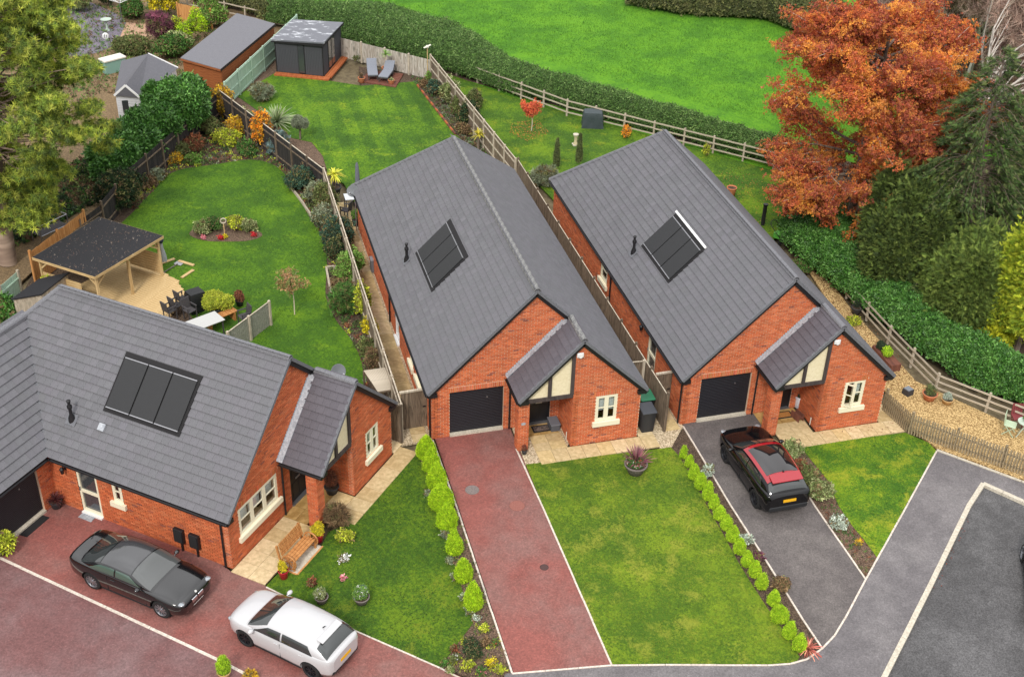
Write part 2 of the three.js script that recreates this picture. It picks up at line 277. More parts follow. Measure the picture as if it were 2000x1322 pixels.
// beds
sheet('flower_bed', 'mulched conifer bed between the left lawn and the red driveway', 'bed', pix([[814, 884], [846, 861], [892, 990], [999, 1314], [940, 1330], [860, 1303], [924, 1218], [892, 1120], [864, 1022]]), 0.012, M.mulch);
sheet('flower_bed', 'narrow soil bed of round conifers beside the grey driveway', 'bed', pix([[1310, 874], [1336, 836], [1430, 990], [1500, 1099], [1570, 1211], [1606, 1266], [1575, 1288], [1556, 1294], [1562, 1284], [1500, 1190], [1440, 1095], [1387, 1000], [1327, 892]]), 0.012, M.soil);
sheet('flower_bed', 'soil bed of shrubs along the grey driveway', 'bed', pix([[1520, 872], [1562, 871], [1592, 908], [1618, 940], [1638, 988], [1664, 1026], [1688, 1055], [1714, 1090], [1691, 1129], [1594, 989]]), 0.012, M.mulch);
sheet('garden_soil', 'planted soil borders of the back garden of the left bungalow', 'bed', pix([[428, 205], [520, 260], [625, 335], [648, 400], [690, 520], [735, 660], [775, 770], [765, 800], [700, 800], [300, 620], [30, 600], [60, 540], [200, 405], [262, 345]]), 0.006, M.soil);
sheet('garden_soil', 'bare brown border with tree shadows below the green fence', 'bed', pix([[440, 200], [540, 110], [560, 150], [620, 270], [640, 330], [600, 310], [520, 255]]), 0.008, M.mulch);
sheet('garden_soil', 'narrow shrub border along the right garden fence', 'bed', pix([[700, 130], [845, 150], [890, 185], [990, 300], [960, 330], [889, 262], [808, 160], [706, 168]]), 0.008, M.soil);
sheet('flower_bed', 'oval mulched flower bed in the middle of the back lawn', 'bed', pix(curve2([[369, 458], [395, 440], [440, 432], [485, 442], [512, 460], [490, 470], [440, 473], [395, 470]], 5)), 0.045, M.mulch);
sheet('hedge_soil', 'dark soil strip under the long hedge and conifers', 'soil', pix([[560, 70], [850, 140], [1190, 235], [1570, 340], [1640, 470], [1760, 600], [2000, 790], [2200, 800], [2200, 300], [1700, 330], [1500, 260], [1000, 130], [700, 20], [560, 10]]), 0.004, M.soil);
sheet('neighbour_yard', 'needle strewn yard below the tall pine', 'yard', pix([[-200, 700], [30, 560], [200, 400], [425, 175], [440, 190], [590, 30], [500, -40], [-300, -60]]), 0.0035, mat({ map: speck([92, 76, 54], [146, 122, 90], 120, 5, 3, 0.8, 2.4), roughness: 1 }));
// drives, pavement, road
sheet('driveway', 'red tarmac driveway of the middle bungalow', 'driveway', pix([...EDGE.drive2L.map(([x, y], i) => [x + 3, i ? y : y - 6]), [1195, 1298], [1060, 990], [996, 836]]), 0.02, M.redTar);
sheet('driveway', 'grey tarmac driveway under the black and red car', 'driveway', pix([[1334, 829], [1476, 803], [1594, 990], [1691, 1131], [1651, 1207], [1631, 1240], [1608, 1265], [1570, 1211], [1500, 1099], [1430, 990]]), 0.02, M.greyTar);
sheet('driveway', 'red tarmac forecourt of the left bungalow under two cars', 'driveway', pix([[-150, 1030], [-100, 880], [90, 900], [210, 940], [452, 1118], [520, 1146], [681, 1226], [859, 1304], [985, 1360], [985, 1420], [690, 1430], [500, 1327], [427, 1289], [206, 1186], [0, 1090]]), 0.02, M.redTar);
sheet('shared_drive', 'faded purple red tarmac below the pale edging line', 'driveway', pix([[-150, 1030], [0, 1091], [206, 1187], [427, 1290], [500, 1328], [690, 1432], [300, 1700], [-400, 1500]]), 0.016, M.redTar2);
sheet('pavement', 'purple grey tarmac pavement curving past the driveways', 'pavement', pix([...EDGE.paveL, [985, 1316], [985, 1480], [1640, 1480], [1690, 1393], [1728, 1322], [1819, 1141], [1893, 988], [1922, 945], [2040, 998], [2040, 955]]), 0.014, M.pave);
sheet('road', 'dark grey asphalt road beyond the pale kerb', 'road', pix([[1924, 945], [2040, 996], [2500, 1200], [2500, 1600], [1600, 1600], [1690, 1395], [1728, 1322], [1819, 1141], [1893, 988]]), -0.1, M.road);
function strip(name, label, cat, path, w, top, m, len = 0.9, depth = 0.15) { // a run of edging stones, each a piece of its own
  const g = new THREE.Group(); g.name = numbered(name); scene.add(g); tag(g, label, cat, null, 'structure');
  const pts = pix(path, top); const pieces = [];
  for (let i = 0; i + 1 < pts.length; i++) { const a = pts[i], b = pts[i + 1], L = a.distanceTo(b), n = Math.max(1, Math.round(L / len)); for (let k = 0; k < n; k++) pieces.push([a.clone().lerp(b, k / n), a.clone().lerp(b, (k + 1) / n)]); }
  for (const [a, b] of pieces) { const d = b.clone().sub(a), L = d.length(); mesh('edging_stone', box(w, depth, L - 0.012, (a.x + b.x) / 2 + rr(-0.004, 0.004), top - depth + rr(-0.003, 0.003), (a.z + b.z) / 2, Math.atan2(d.x, d.z)), m, g); }
  return g;
}
strip('edging', 'pale concrete edging left of the red driveway', 'edging', EDGE.drive2L, 0.06, 0.045, M.edging);
strip('edging', 'pale concrete edging right of the red driveway', 'edging', [[1008, 876], [1060, 990], [1195, 1298]], 0.06, 0.045, M.edging);
strip('edging', 'pale edging between the round conifers and the grey driveway', 'edging', EDGE.bed2R, 0.06, 0.045, M.edging);
strip('edging', 'pale edging between the grey driveway and the shrub bed', 'edging', [[1568, 948], [1594, 990], [1691, 1130]], 0.06, 0.045, M.edging);
strip('edging', 'pale edging along the inner side of the pavement', 'edging', EDGE.paveL, 0.06, 0.035, M.edging);
strip('edging', 'long pale edging line across the red forecourt', 'edging', EDGE.line1, 0.1, 0.03, M.edging);
strip('edging', 'pale edging between the front lawn and the forecourt', 'edging', EDGE.lawn1D, 0.05, 0.04, M.edging);
strip('edging', 'pale edging in front of the picket fence', 'edging', [[1831, 878], [2040, 955]], 0.1, 0.05, M.concrete);
strip('kerb', 'wide pale concrete kerb between pavement and road', 'kerb', EDGE.kerb, 0.17, 0.03, M.concrete, 0.91, 0.25);
// gravel
sheet('gravel_path', 'yellow gravel and paving beside the right bungalow', 'gravel', pix([[1525, 440], [1565, 470], [1660, 600], [1790, 745], [2040, 860], [2200, 930], [2200, 1010], [1832, 876], [1790, 846], [1735, 770], [1700, 720], [1600, 560]]), 0.018, M.gravel);
sheet('gravel_strip', 'pale gravel strip beside the porch of the middle bungalow', 'gravel', pix([[1000, 836], [1040, 820], [1120, 820], [1110, 870], [1052, 905], [1027, 909]]), 0.016, M.gravelPale);
sheet('gravel_strip', 'gravel strip by the fence right of the middle bungalow', 'gravel', pix([[1240, 780], [1300, 800], [1335, 832], [1312, 874], [1292, 878], [1262, 840]]), 0.0145, M.gravelPale);
sheet('gravel_strip', 'gravel strip left of the middle bungalow', 'gravel', [V(-1.12, 0, -17.6), V(0, 0, -17.6), V(0, 0, 0.1), V(-1.5, 0, 0.1), V(-1.5, 0, -0.4), V(-1.12, 0, -0.4)], 0.01, M.gravelPale);
sheet('gravel_strip', 'gravel gap left of the right bungalow', 'gravel', [V(8.95, 0, -17), V(9.75, 0, -17), V(9.75, 0, 1.4), V(8.95, 0, 1.6)], 0.01, M.gravelPale);
sheet('slate_garden', 'slate chipping circle in the far neighbour garden', 'gravel', pix(curve2([[60, 30], [70, 90], [150, 110], [225, 85], [245, 45], [200, 15], [120, -10], [60, -10]], 4)), 0.02, M.slate);
sheet('gravel_patch', 'brown gravel patch beside the slate circle', 'gravel', pix([[228, 84], [246, 44], [300, 48], [320, 70], [290, 84]]), 0.022, mat({ map: speck([150, 116, 92], [196, 164, 138], 100, 4, 2, 0.9, 2.6), roughness: 1 }));
// paving slabs
const slabMats = [[196, 174, 132], [206, 184, 144], [186, 162, 118], [200, 176, 128]].map((c) => mat({ map: speck(c.map((v) => v - 14), c.map((v) => v + 12), 14, 1.4, 4, 0.6, 2), roughness: 0.9 }));
function paving(name, label, parentPos, turn, rects) { // rects: [x0,x1,z0,z1,dx,dz,mat?] in local metres
  const g = new THREE.Group(); g.name = numbered(name); g.position.copy(parentPos); g.rotation.y = turn; scene.add(g); tag(g, label, 'paving', null, 'structure');
  mesh('bedding', rects.map(([x0, x1, z0, z1]) => box(x1 - x0 - 0.02, 0.06, z1 - z0 - 0.02, (x0 + x1) / 2, -0.036 + rnd() * 0.003, (z0 + z1) / 2)), M.soil, g);
  for (const [x0, x1, z0, z1, dx, dz, mm] of rects) {
    const nx = Math.max(1, Math.round((x1 - x0) / dx)), nz = Math.max(1, Math.round((z1 - z0) / dz)), w = (x1 - x0) / nx, d = (z1 - z0) / nz;
    for (let i = 0; i < nx; i++) for (let j = 0; j < nz; j++) mesh('slab', box(w - 0.012, 0.05, d - 0.012, x0 + w * (i + 0.5), -0.008 + rr(-0.002, 0.002), z0 + d * (j + 0.5)), mm ?? slabMats[rnd() * 4 | 0], g);
  }
  return g;
}
const O2 = V(0, 0, 0), O3 = V(9.723, 0, 1.321), O1 = V(-7.996, 0, 5.403), A1 = 0.86303;
const wetSlab = mat({ map: speck([150, 118, 66], [190, 156, 100], 8, 1.6, 4, 0.6, 2.2), roughness: 0.6 });
paving('paving', 'cream slabs along the front of the middle bungalow', O2, 0, [[3.68, 8.46, 1.72, 2.5, 0.6, 0.78], [3.68, 4.95, 0.75, 1.72, 0.64, 0.5], [3.45, 4.9, 0.02, 0.75, 0.7, 0.7, wetSlab], [7.84, 8.46, 0.6, 1.72, 0.62, 0.56]]);
paving('paving', 'cream slabs along the front of the right bungalow', O3, 0, [[4.0, 8.55, 1.72, 2.5, 0.6, 0.78], [3.45, 4.95, 0.9, 1.72, 0.75, 0.82], [3.15, 4.9, 0.02, 0.9, 0.86, 0.86, wetSlab], [7.84, 8.55, 0.4, 1.72, 0.7, 0.66], [3.45, 4.0, 1.72, 2.4, 0.55, 0.68]]);
paving('paving', 'cream slab path round the porch of the left bungalow', O1, A1, [[-0.17, 2.95, 0.03, 1.4, 0.62, 0.69], [2.95, 4.95, 0.02, 1.0, 0.66, 0.49, wetSlab], [3.45, 5.0, 1.0, 1.7, 0.77, 0.7], [5.0, 8.3, 1.72, 2.5, 0.66, 0.78], [3.7, 5.0, 1.7, 2.5, 0.65, 0.8], [7.86, 8.5, 0.4, 1.72, 0.64, 0.66]]);
paving('side_path', 'long cream slab path between fence and middle bungalow', O2, 0, [[-0.86, -0.12, -20.4, -0.95, 0.74, 0.6]]);
paving('side_path', 'short slab path at the side gate of the middle bungalow', O2, 0, [[-0.75, -0.15, -0.85, 0.05, 0.6, 0.45]]);
paving('side_path', 'slab path by the gate of the right bungalow', O3, 0, [[-0.72, -0.1, -1.0, 0.3, 0.62, 0.65], [-0.7, -0.1, -20, -16.5, 0.6, 0.6]]);
// ---------------------------------------------------------------- bungalows
const HS = { WL: 0.18, he: 2.228, rx: 3.958, hr: 6.249, vo: 0.16, reX: 7.99, bx: 5.313, bz: 1.661, bl: 5.08, br: 7.788, ex: 2.914, ey: 2.543 };
const SL = (HS.hr - HS.he) / (HS.rx + HS.WL), YL = (x) => HS.he + SL * (x + HS.WL), YR = (x) => HS.hr - SL * (x - HS.rx), YB = YR(HS.bx), SB = (YB - HS.ey) / (HS.bx - HS.ex), YBL = (x) => YB - SB * (HS.bx - x);
const brickGeo = box(0.208, 0.057, 0.024, 0, -0.0285, -0.004);
const brickMat = mat({ map: speck([226, 226, 226], [255, 255, 255], 60, 0.8, 3, 0.7, 2), roughness: 0.92 });
const BRICK = [[204, 108, 66], [210, 116, 72], [198, 102, 62], [206, 110, 66], [212, 122, 80], [176, 96, 68], [202, 104, 60], [156, 90, 72]];
function brickFace(list, o, ud, nd, rows, y0, intervals, tint = 0) { // fill a wall face with bricks
  const q = new THREE.Quaternion().setFromRotationMatrix(new THREE.Matrix4().makeBasis(ud, V(0, 1, 0), nd));
  for (let r = 0; r < rows; r++) {
    const v = y0 + 0.075 * r + 0.0375;
    for (const [u0, u1] of intervals(v)) {
      for (let u = Math.floor(u0 / 0.225) * 0.225 - (r % 2 ? 0.1125 : 0); u < u1; u += 0.225) {
        const a = Math.max(u + 0.005, u0), b = Math.min(u + 0.22, u1); if (b - a < 0.03) continue;
        const k = rnd(), c = BRICK[k < 0.94 ? (rnd() * 5 | 0) : 5 + (rnd() * 3 | 0)];
        const f = rr(0.92, 1.08);
        list.push([o.clone().addScaledVector(ud, (a + b) / 2).setY(v).addScaledVector(nd, rr(-0.002, 0.002)), q, V((b - a) / 0.215, 1, 1), lin(c.map((w) => w * f))]);
      }
    }
  }
}
function cut(iv, holes, v) { // take openings [u0,u1,v0,v1] out of an interval
  let out = [iv]; for (const [a, b, c, d] of holes) if (v > c && v < d) out = out.flatMap(([p, q]) => [[p, Math.min(q, a)], [Math.max(p, b), q]].filter(([s, t]) => t - s > 0.02)); return out;
}
function soldier(list, o, ud, nd, u0, u1, y) { // upright bricks over an opening
  const q = new THREE.Quaternion().setFromRotationMatrix(new THREE.Matrix4().makeBasis(V(0, 1, 0), ud.clone().negate(), nd));
  for (let u = u0; u < u1 - 0.03; u += 0.075) list.push([o.clone().addScaledVector(ud, u + 0.0375).setY(y + 0.1075).addScaledVector(nd, 0.003), q, 1, lin(BRICK[rnd() * 5 | 0].map((w) => w * rr(0.95, 1.1)))]);
}
function wallPlate(pts, holes, depth, o, ud, nd) { // a wall with openings: outline in (u, y), outer face in the plane through o
  const s = new THREE.Shape(pts.map(([x, y]) => new THREE.Vector2(x, y)));
  for (const [a, b, c, d] of holes) s.holes.push(new THREE.Path([[a, c], [a, d], [b, d], [b, c]].map(([x, y]) => new THREE.Vector2(x, y))));
  const g = new THREE.ExtrudeGeometry(s, { depth, bevelEnabled: false }); g.translate(0, 0, -depth - 0.008);
  return g.applyMatrix4(new THREE.Matrix4().makeBasis(ud, V(0, 1, 0), nd).setPosition(o));
}
// roof tiles: one shape, thin and wedge shaped, lying on its slope (x along the eaves, y up the slope, z out)
const TW = 0.3, TL = 0.288;
const tileGeo = (() => {
  const w = 0.1472, a = [[-w, 0, 0.062], [w, 0, 0.062], [w, 0.36, 0.012], [-w, 0.36, 0.012]], b = [[-w, 0, 0.044], [w, 0, 0.044], [w, 0.36, -0.01], [-w, 0.36, -0.01]], pos = [], uv = [];
  const quad = (...q) => { for (const k of [0, 1, 2, 0, 2, 3]) { pos.push(...q[k]); uv.push(q[k][0] + q[k][2], q[k][1] + q[k][2]); } };
  quad(a[0], a[1], a[2], a[3]); quad(b[0], b[1], a[1], a[0]); quad(b[3], b[0], a[0], a[3]); quad(b[1], b[2], a[2], a[1]);
  const g = new THREE.BufferGeometry(); g.setAttribute('position', new THREE.Float32BufferAttribute(pos, 3)); g.setAttribute('uv', new THREE.Float32BufferAttribute(uv, 2)); g.computeVertexNormals(); return g;
})();
const tileMap = speck([216, 216, 218], [255, 255, 255], 100, 1.1, 2, 0.9, 2.2);
const TILE = [[111, 111, 115], [113, 112, 117], [109, 109, 113], [111, 110, 115]], TILEP = [[98, 94, 101], [101, 97, 104], [95, 91, 98], [98, 94, 101]];
const tileMats = TILE.map((c) => { const m = mat({ map: tileMap, roughness: 0.82 }); m.color.copy(lin(c)); return m; }), tileMatsP = TILEP.map((c) => { const m = mat({ map: tileMap, roughness: 0.75 }); m.color.copy(lin(c)); return m; });
const tileMatI = mat({ map: tileMap, roughness: 0.82, c: 0xffffff });
function tileSlope(list, o, ud, slope, rows, iv, pal = 0) { // o: eaves origin; ud: along eaves; slope: unit vector up the slope
  const nd = ud.clone().cross(slope), q = new THREE.Quaternion().setFromRotationMatrix(new THREE.Matrix4().makeBasis(ud, slope, nd));
  for (let r = 0; r < rows; r++) {
    const t = iv(r * TL + TL * 0.4); if (!t) continue; const [u0, u1] = t;
    for (let u = Math.floor(u0 / TW) * TW - (r % 2 ? TW / 2 : 0); u < u1; u += TW) {
      const a = Math.max(u, u0), b = Math.min(u + TW, u1); if (b - a < 0.04) continue;
      list.push({ p: o.clone().addScaledVector(ud, (a + b) / 2).addScaledVector(slope, r * TL), q, s: V((b - a) / TW, 1, 1), pal, k: rnd() * 4 | 0, f: rr(0.97, 1.03) });
    }
  }
}
function quadGeo(list) { // polygons (fans) with metre uv
  const pos = [], uv = []; for (const p of list) for (let i = 1; i + 1 < p.length; i++) for (const k of [0, i, i + 1]) { pos.push(p[k].x, p[k].y, p[k].z); uv.push(p[k].x, p[k].z + p[k].y); }
  const g = new THREE.BufferGeometry(); g.setAttribute('position', new THREE.Float32BufferAttribute(pos, 3)); g.setAttribute('uv', new THREE.Float32BufferAttribute(uv, 2)); g.computeVertexNormals(); return g;
}
function ridgeRun(parent, a, b, m, r = 0.13, len = 0.44) { // half-round ridge tiles laid end to end
  const d = b.clone().sub(a), L = d.length(), n = Math.max(1, Math.round(L / len)), dir = d.clone().normalize();
  const q = new THREE.Quaternion().setFromRotationMatrix(new THREE.Matrix4().lookAt(V(0, 0, 0), dir.clone().negate(), V(0, 1, 0)));
  const shape = new THREE.Shape(); shape.absarc(0, 0, r, 0, PI, false); shape.lineTo(-r * 0.85, 0); shape.absarc(0, 0, r * 0.8, PI, 0, true);
  const g = new THREE.ExtrudeGeometry(shape, { depth: L / n * 0.985, bevelEnabled: false, curveSegments: 7 });
  for (let i = 0; i < n; i++) { const o = mesh('ridge_tile', g, m, parent); o.position.copy(a).addScaledVector(dir, L * i / n); o.position.y += rr(-0.006, 0.006); o.quaternion.copy(q); }
}
function windowUnit(parent, w, h, lights, bars, o, turn, open) { // casement window: outer frame, sashes, panes, sill
  const g = new THREE.Group(); g.name = 'window'; g.position.copy(o); g.rotation.y = turn; parent.add(g);
  const f = 0.065, fr = [box(w, f, 0.09, 0, 0, 0), box(w, f, 0.09, 0, h - f, 0), box(f, h - 2 * f, 0.09, -w / 2 + f / 2, f, 0), box(f, h - 2 * f, 0.09, w / 2 - f / 2, f, 0)], lw = (w - f) / lights;
  for (let i = 1; i < lights; i++) fr.push(box(f * 1.2, h - 2 * f, 0.088, -w / 2 + f / 2 + lw * i, f, 0));
  mesh('frame', fr, M.cream, g);
  for (let i = 0; i < lights; i++) {
    const cx = -w / 2 + f / 2 + lw * (i + 0.5), sw = lw - f * 1.1, sh = h - 2 * f, hinge = open === i;
    const s = [box(sw, 0.05, 0.05, 0, 0, 0), box(sw, 0.05, 0.05, 0, sh - 0.05, 0), box(0.05, sh - 0.1, 0.05, -sw / 2 + 0.025, 0.05, 0), box(0.05, sh - 0.1, 0.05, sw / 2 - 0.025, 0.05, 0)];
    if (bars) s.push(box(sw - 0.1, 0.03, 0.045, 0, sh * 0.5, 0));
    const sash = mesh('sash', s, M.cream, g), pn = mesh('pane', box(sw - 0.1, sh - 0.1, 0.012, 0, 0.05, -0.005), M.pane, g);
    for (const k of [sash, pn]) { if (hinge) { k.geometry.translate(sw / 2, 0, 0); k.rotation.y = 0.75; k.position.set(cx - sw / 2, f, 0.03); k.rotation.y = -0.75; } else k.position.set(cx, f, 0.02); }
    if (!hinge) mesh('blind', box(sw, sh * (bars ? 0.72 : 0.9), 0.015, cx, f + sh * (bars ? 0.28 : 0.1), -0.16), M.blind, g);
  }
  mesh('sill', box(w + 0.24, 0.2, 0.2, 0.01, -0.2, 0.06), M.cream, g);
  return g;
}
function bungalow(name, label, O, turn, opt) {
  const H = thing(name, label, 'house', O, turn), X = V(1, 0, 0), Z = V(0, 0, 1), NX = V(-1, 0, 0), bricks = [], tiles = [], { bz, bl, br, rx, hr, he, WL, vo, reX, bx, ex, ey } = HS;
  const Lb = opt.Lb, zb = -Lb + 0.18, T = 0.2, wt = (f) => (x) => f(x) - T, yl = wt(YL), yr = wt(YR);
  // openings: main front wall, bay, near side wall (u = -z)
  const fo = opt.garage ? [[0.695, 2.825, 0.0, 2.085], [3.82, 4.72, 0.0, 2.1]] : [[0.58, 2.8, 1.0, 2.14], [3.55, 4.6, 0.0, 2.1]];
  const bo = [[5.99, 6.85, 1.04, 2.22]], so = opt.side ?? [];
  const front = [[0, 0], [0, yl(0)], [rx, hr - T], [br, yr(br)], [br, 0]], bayP = [[bl, 0], [bl, YBL(bl) - T], [bx, YB - T], [br, yr(br)], [br, 0]];
  const W = [wallPlate(front, fo, 0.22, V(0, 0, 0), X, Z), wallPlate(bayP, bo, 0.2, V(0, 0, bz), X, Z)];
  W.push(wallPlate([[-bz, 0], [-bz, 2.6], [0, 2.6], [0, 0]], [], 0.2, V(bl, 0, 0), V(0, 0, -1).negate().negate(), NX)); // bay side in the porch, u = -z
  W.push(wallPlate([[0, 0], [0, he - 0.02], [-zb, he - 0.02], [-zb, 0]], so, 0.22, V(0, 0, 0), V(0, 0, -1), NX));
  W.push(box(0.22, he - 0.02, bz + Lb - 0.6, br - 0.13, 0, (bz - Lb + 0.5) / 2), box(br - 0.3, he - 0.02, 0.2, br / 2, 0, zb + 0.11));
  mesh('wall', W, M.mortar, H);
  reseed(opt.seed);
  const ivGable = (lo, hi, fl, fr, holes) => (v) => { const a = v > fl(lo) ? lo + (v - fl(lo)) / (fl(lo + 1) - fl(lo)) : lo, b = v > fr(hi) ? hi + (v - fr(hi)) / (fr(hi) - fr(hi - 1)) : hi; return b - a < 0.05 ? [] : cut([a, b], holes, v); };
  const lint = (h) => h.map(([a, b, c, d]) => [a - (c < 0.5 ? 0.04 : 0.1), b + (c < 0.5 ? 0.04 : 0.1), d, d + 0.215]);
  const foB = [...fo, ...lint(fo.slice(0, 1))], boB = [...bo, ...lint(bo)];
  brickFace(bricks, V(0, 0, 0), X, Z, 80, 0, ivGable(0, br, yl, yr, foB));
  brickFace(bricks, V(0, 0, bz), X, Z, 64, 0, ivGable(bl, br, (x) => YBL(x) - T, yr, boB));
  brickFace(bricks, V(bl, 0, 0), V(0, 0, 1), NX, 32, 0, () => [[0, bz]]);
  brickFace(bricks, V(0, 0, 0), Z, NX, 29, 0, (v) => cut([zb, 0], so.map(([a, b, c, d]) => [-b, -a, c, d]), v));
  soldier(bricks, V(0, 0, 0), X, Z, lint(fo)[0][0], lint(fo)[0][1], fo[0][3]); soldier(bricks, V(0, 0, bz), X, Z, 5.89, 6.95, 2.22);
  // porch pillar
  const pz = 1.5, px0 = 3.0, px1 = 3.42;
  mesh('porch_pillar', box(px1 - px0 - 0.016, 2.45, 0.4, (px0 + px1) / 2, 0, pz - 0.208), M.mortar, H);
  brickFace(bricks, V(px0, 0, pz), X, Z, 32, 0, () => [[0, px1 - px0]]); brickFace(bricks, V(px0, 0, pz), V(0, 0, 1), NX, 32, 0, () => [[-0.42, 0]]); brickFace(bricks, V(px1, 0, pz), V(0, 0, -1), X, 32, 0, () => [[0, 0.42]]);
  instances('brickwork', brickGeo, brickMat, bricks, H);
  // roof
  const roof = new THREE.Group(); roof.name = 'roof'; H.add(roof);
  const c1 = Math.cos(Math.atan(SL)), s1 = Math.sin(Math.atan(SL)), runL = rx + WL, len = runL / c1, rows = Math.ceil(len / TL);
  const up = (dx, dz) => V(dx * c1, s1, dz * c1), e = 0.03, rt = (x, f) => f(x) - e;
  const Pl = (x, z) => V(x, YL(x) - 0.02, z), Pr = (x, z) => V(x, YR(x) - 0.02, z);
  const zf = bz + vo, base = [];
  const bay0 = vo - 0.16;
  if (opt.wing) {
    const { we, wr, xw } = opt.wing, xv = -WL + (we - wr), zr = wr + (rx - xv); // wing eaves z, wing ridge z; valley top; main ridge end
    base.push([Pl(-WL, vo), Pl(rx, vo), Pl(rx, zr), Pl(xv, wr), Pl(-WL, we)]);
    base.push([V(-WL, he - 0.02, we), V(xv, YL(xv) - 0.02, wr), V(xw, YL(xv) - 0.02, wr), V(xw, he - 0.02, we)]);
    base.push([V(xv, YL(xv) - 0.02, wr), V(rx, hr - 0.02, zr), V(reX, YR(reX), zr - 4.03), V(xw, he, 2 * wr - we - 0.5), V(xw, YL(xv) - 0.02, wr)].slice(0, 3), [V(xv, YL(xv) - 0.02, wr), V(reX, YR(reX), zr - 4.03), V(xw, he, wr - (wr - we) * -1), V(xw, YL(xv) - 0.02, wr)]);
    base.push([Pr(rx, zr), Pr(rx, vo), Pr(bx, vo), Pr(bx, zf), Pr(reX, zf), Pr(reX, zr - 4.03)]);
    tileSlope(tiles, V(-WL, he, 0), Z, up(1, 0), rows, (b) => { const x = -WL + b * c1; return x > rx ? null : [x < xv ? we - (x + WL) : wr + (x - xv), vo]; });
    tileSlope(tiles, V(0, he, we), X, up(0, -1), Math.ceil((we - wr) / c1 / TL), (b) => { const d = b * c1; return d > we - wr ? null : [xw, -WL + d]; });
    tileSlope(tiles, V(reX, YR(reX), 0), V(0, 0, -1), up(-1, 0), rows, (b) => { const x = reX - b * c1; return x < rx ? null : [x > bx ? -zf : -vo, -zr + (x - rx)]; });
    ridgeRun(roof, V(rx, hr - 0.02, zr), V(rx, hr - 0.02, vo + 0.02), M.ridge); ridgeRun(roof, V(xv, YL(xv) - 0.02, wr), V(rx, hr - 0.02, zr), M.ridge, 0.11); ridgeRun(roof, V(xw, YL(xv) - 0.02, wr), V(xv, YL(xv) - 0.02, wr), M.ridge);
    const va = V(-WL, he + 0.03, we), vb = V(xv, YL(xv) + 0.03, wr); mesh('valley_lining', bar(va, vb, 0.14, 0.02), M.verge, roof);
    // wing walls
    const wz = we - 0.18, ww = [box(-xw, he, 0.2, xw / 2 - 0.0, 0, wz - 0.108)];
    mesh('wing_wall', [wallPlate([[xw, 0], [xw, he - 0.03], [0, he - 0.03], [0, 0]], [[-3.3, -0.62, 0, 2.08]], 0.2, V(0, 0, wz), X, Z)], M.mortar, H);
    const wb = []; brickFace(wb, V(0, 0, wz), X, Z, 29, 0, (v) => cut([xw, 0], [[-3.3, -0.62, 0, 2.08]], v)); instances('wing_brickwork', brickGeo, brickMat, wb, H);
    garageDoor(H, -3.3, -0.62, wz - 0.12, 2.08);
    mesh('fascia', box(-xw - WL, 0.16, 0.025, (xw - WL) / 2, he - 0.17, we - 0.06), M.black, H); mesh('gutter', gutterGeo(-xw - WL).rotateY(PI / 2).translate((xw - WL) / 2, he - 0.05, we + 0.05), M.black, H);
    mesh('fascia', box(0.025, 0.16, vo - we, -WL + 0.06, he - 0.17, (vo + we) / 2), M.black, H); mesh('gutter', gutterGeo(vo - we - 0.06).translate(-WL - 0.05, he - 0.05, (vo + we) / 2), M.black, H);
  } else {
    const Lr = Lb - (rx + WL);
    base.push([Pl(-WL, vo), Pl(rx, vo), Pl(rx, -Lr), Pl(-WL, -Lb)], [Pr(rx, -Lr), Pr(rx, vo), Pr(bx, vo), Pr(bx, zf), Pr(reX, zf), Pr(reX, -Lb)], [V(-WL, he - 0.02, -Lb), V(rx, hr - 0.02, -Lr), V(reX, he - 0.02, -Lb)]);
    tileSlope(tiles, V(-WL, he, 0), Z, up(1, 0), rows, (b) => { const x = -WL + b * c1; return x > rx ? null : [-Lb + (x + WL), vo]; });
    tileSlope(tiles, V(reX, YR(reX), 0), V(0, 0, -1), up(-1, 0), rows, (b) => { const x = reX - b * c1; return x < rx ? null : [x > bx ? -zf : -vo, Lb - (reX - x)]; });
    tileSlope(tiles, V(0, he, -Lb), NX, up(0, 1), rows, (b) => { const d = b * c1; return d > runL ? null : [-reX + d, WL - d]; });
    ridgeRun(roof, V(rx, hr - 0.02, -Lr), V(rx, hr - 0.02, vo + 0.02), opt.ridgeMat); ridgeRun(roof, V(-WL, he, -Lb), V(rx, hr - 0.02, -Lr), M.ridge, 0.11); ridgeRun(roof, V(reX, he, -Lb), V(rx, hr - 0.02, -Lr), M.ridge, 0.11);
    mesh('fascia', box(0.025, 0.16, Lb + vo, -WL + 0.06, he - 0.17, (vo - Lb) / 2), M.black, H); mesh('gutter', gutterGeo(Lb + vo - 0.06).translate(-WL - 0.05, he - 0.05, (vo - Lb) / 2), M.black, H);
  }
  // bay roof over the porch
  base.push([V(ex, ey - 0.02, zf), V(bx, YB - 0.02, zf), V(bx, YB - 0.02, bay0), V(ex, ey - 0.02, bay0)]);
  const cb = Math.cos(Math.atan(SB)), sb = Math.sin(Math.atan(SB));
  tileSlope(tiles, V(ex, ey, 0), Z, V(cb, sb, 0), Math.ceil((bx - ex) / cb / TL), (b) => ex + b * cb > bx ? null : [bay0 + 0.2, zf], 1);
  ridgeRun(roof, V(bx, YB - 0.02, vo + 0.02), V(bx, YB - 0.02, zf + 0.02), opt.ridgeMat);
  mesh('underlay', quadGeo(base), M.roofBase, roof);
  // verges (cloaking strips) and black bargeboards under them
  const slopeBar = (a, b, w, h, dy) => bar(a.clone().setY(a.y + dy), b.clone().setY(b.y + dy), w, h);
  const zv = vo - 0.01, zbv = zf - 0.01, vg = (x, f, z) => V(x, f(x), z);
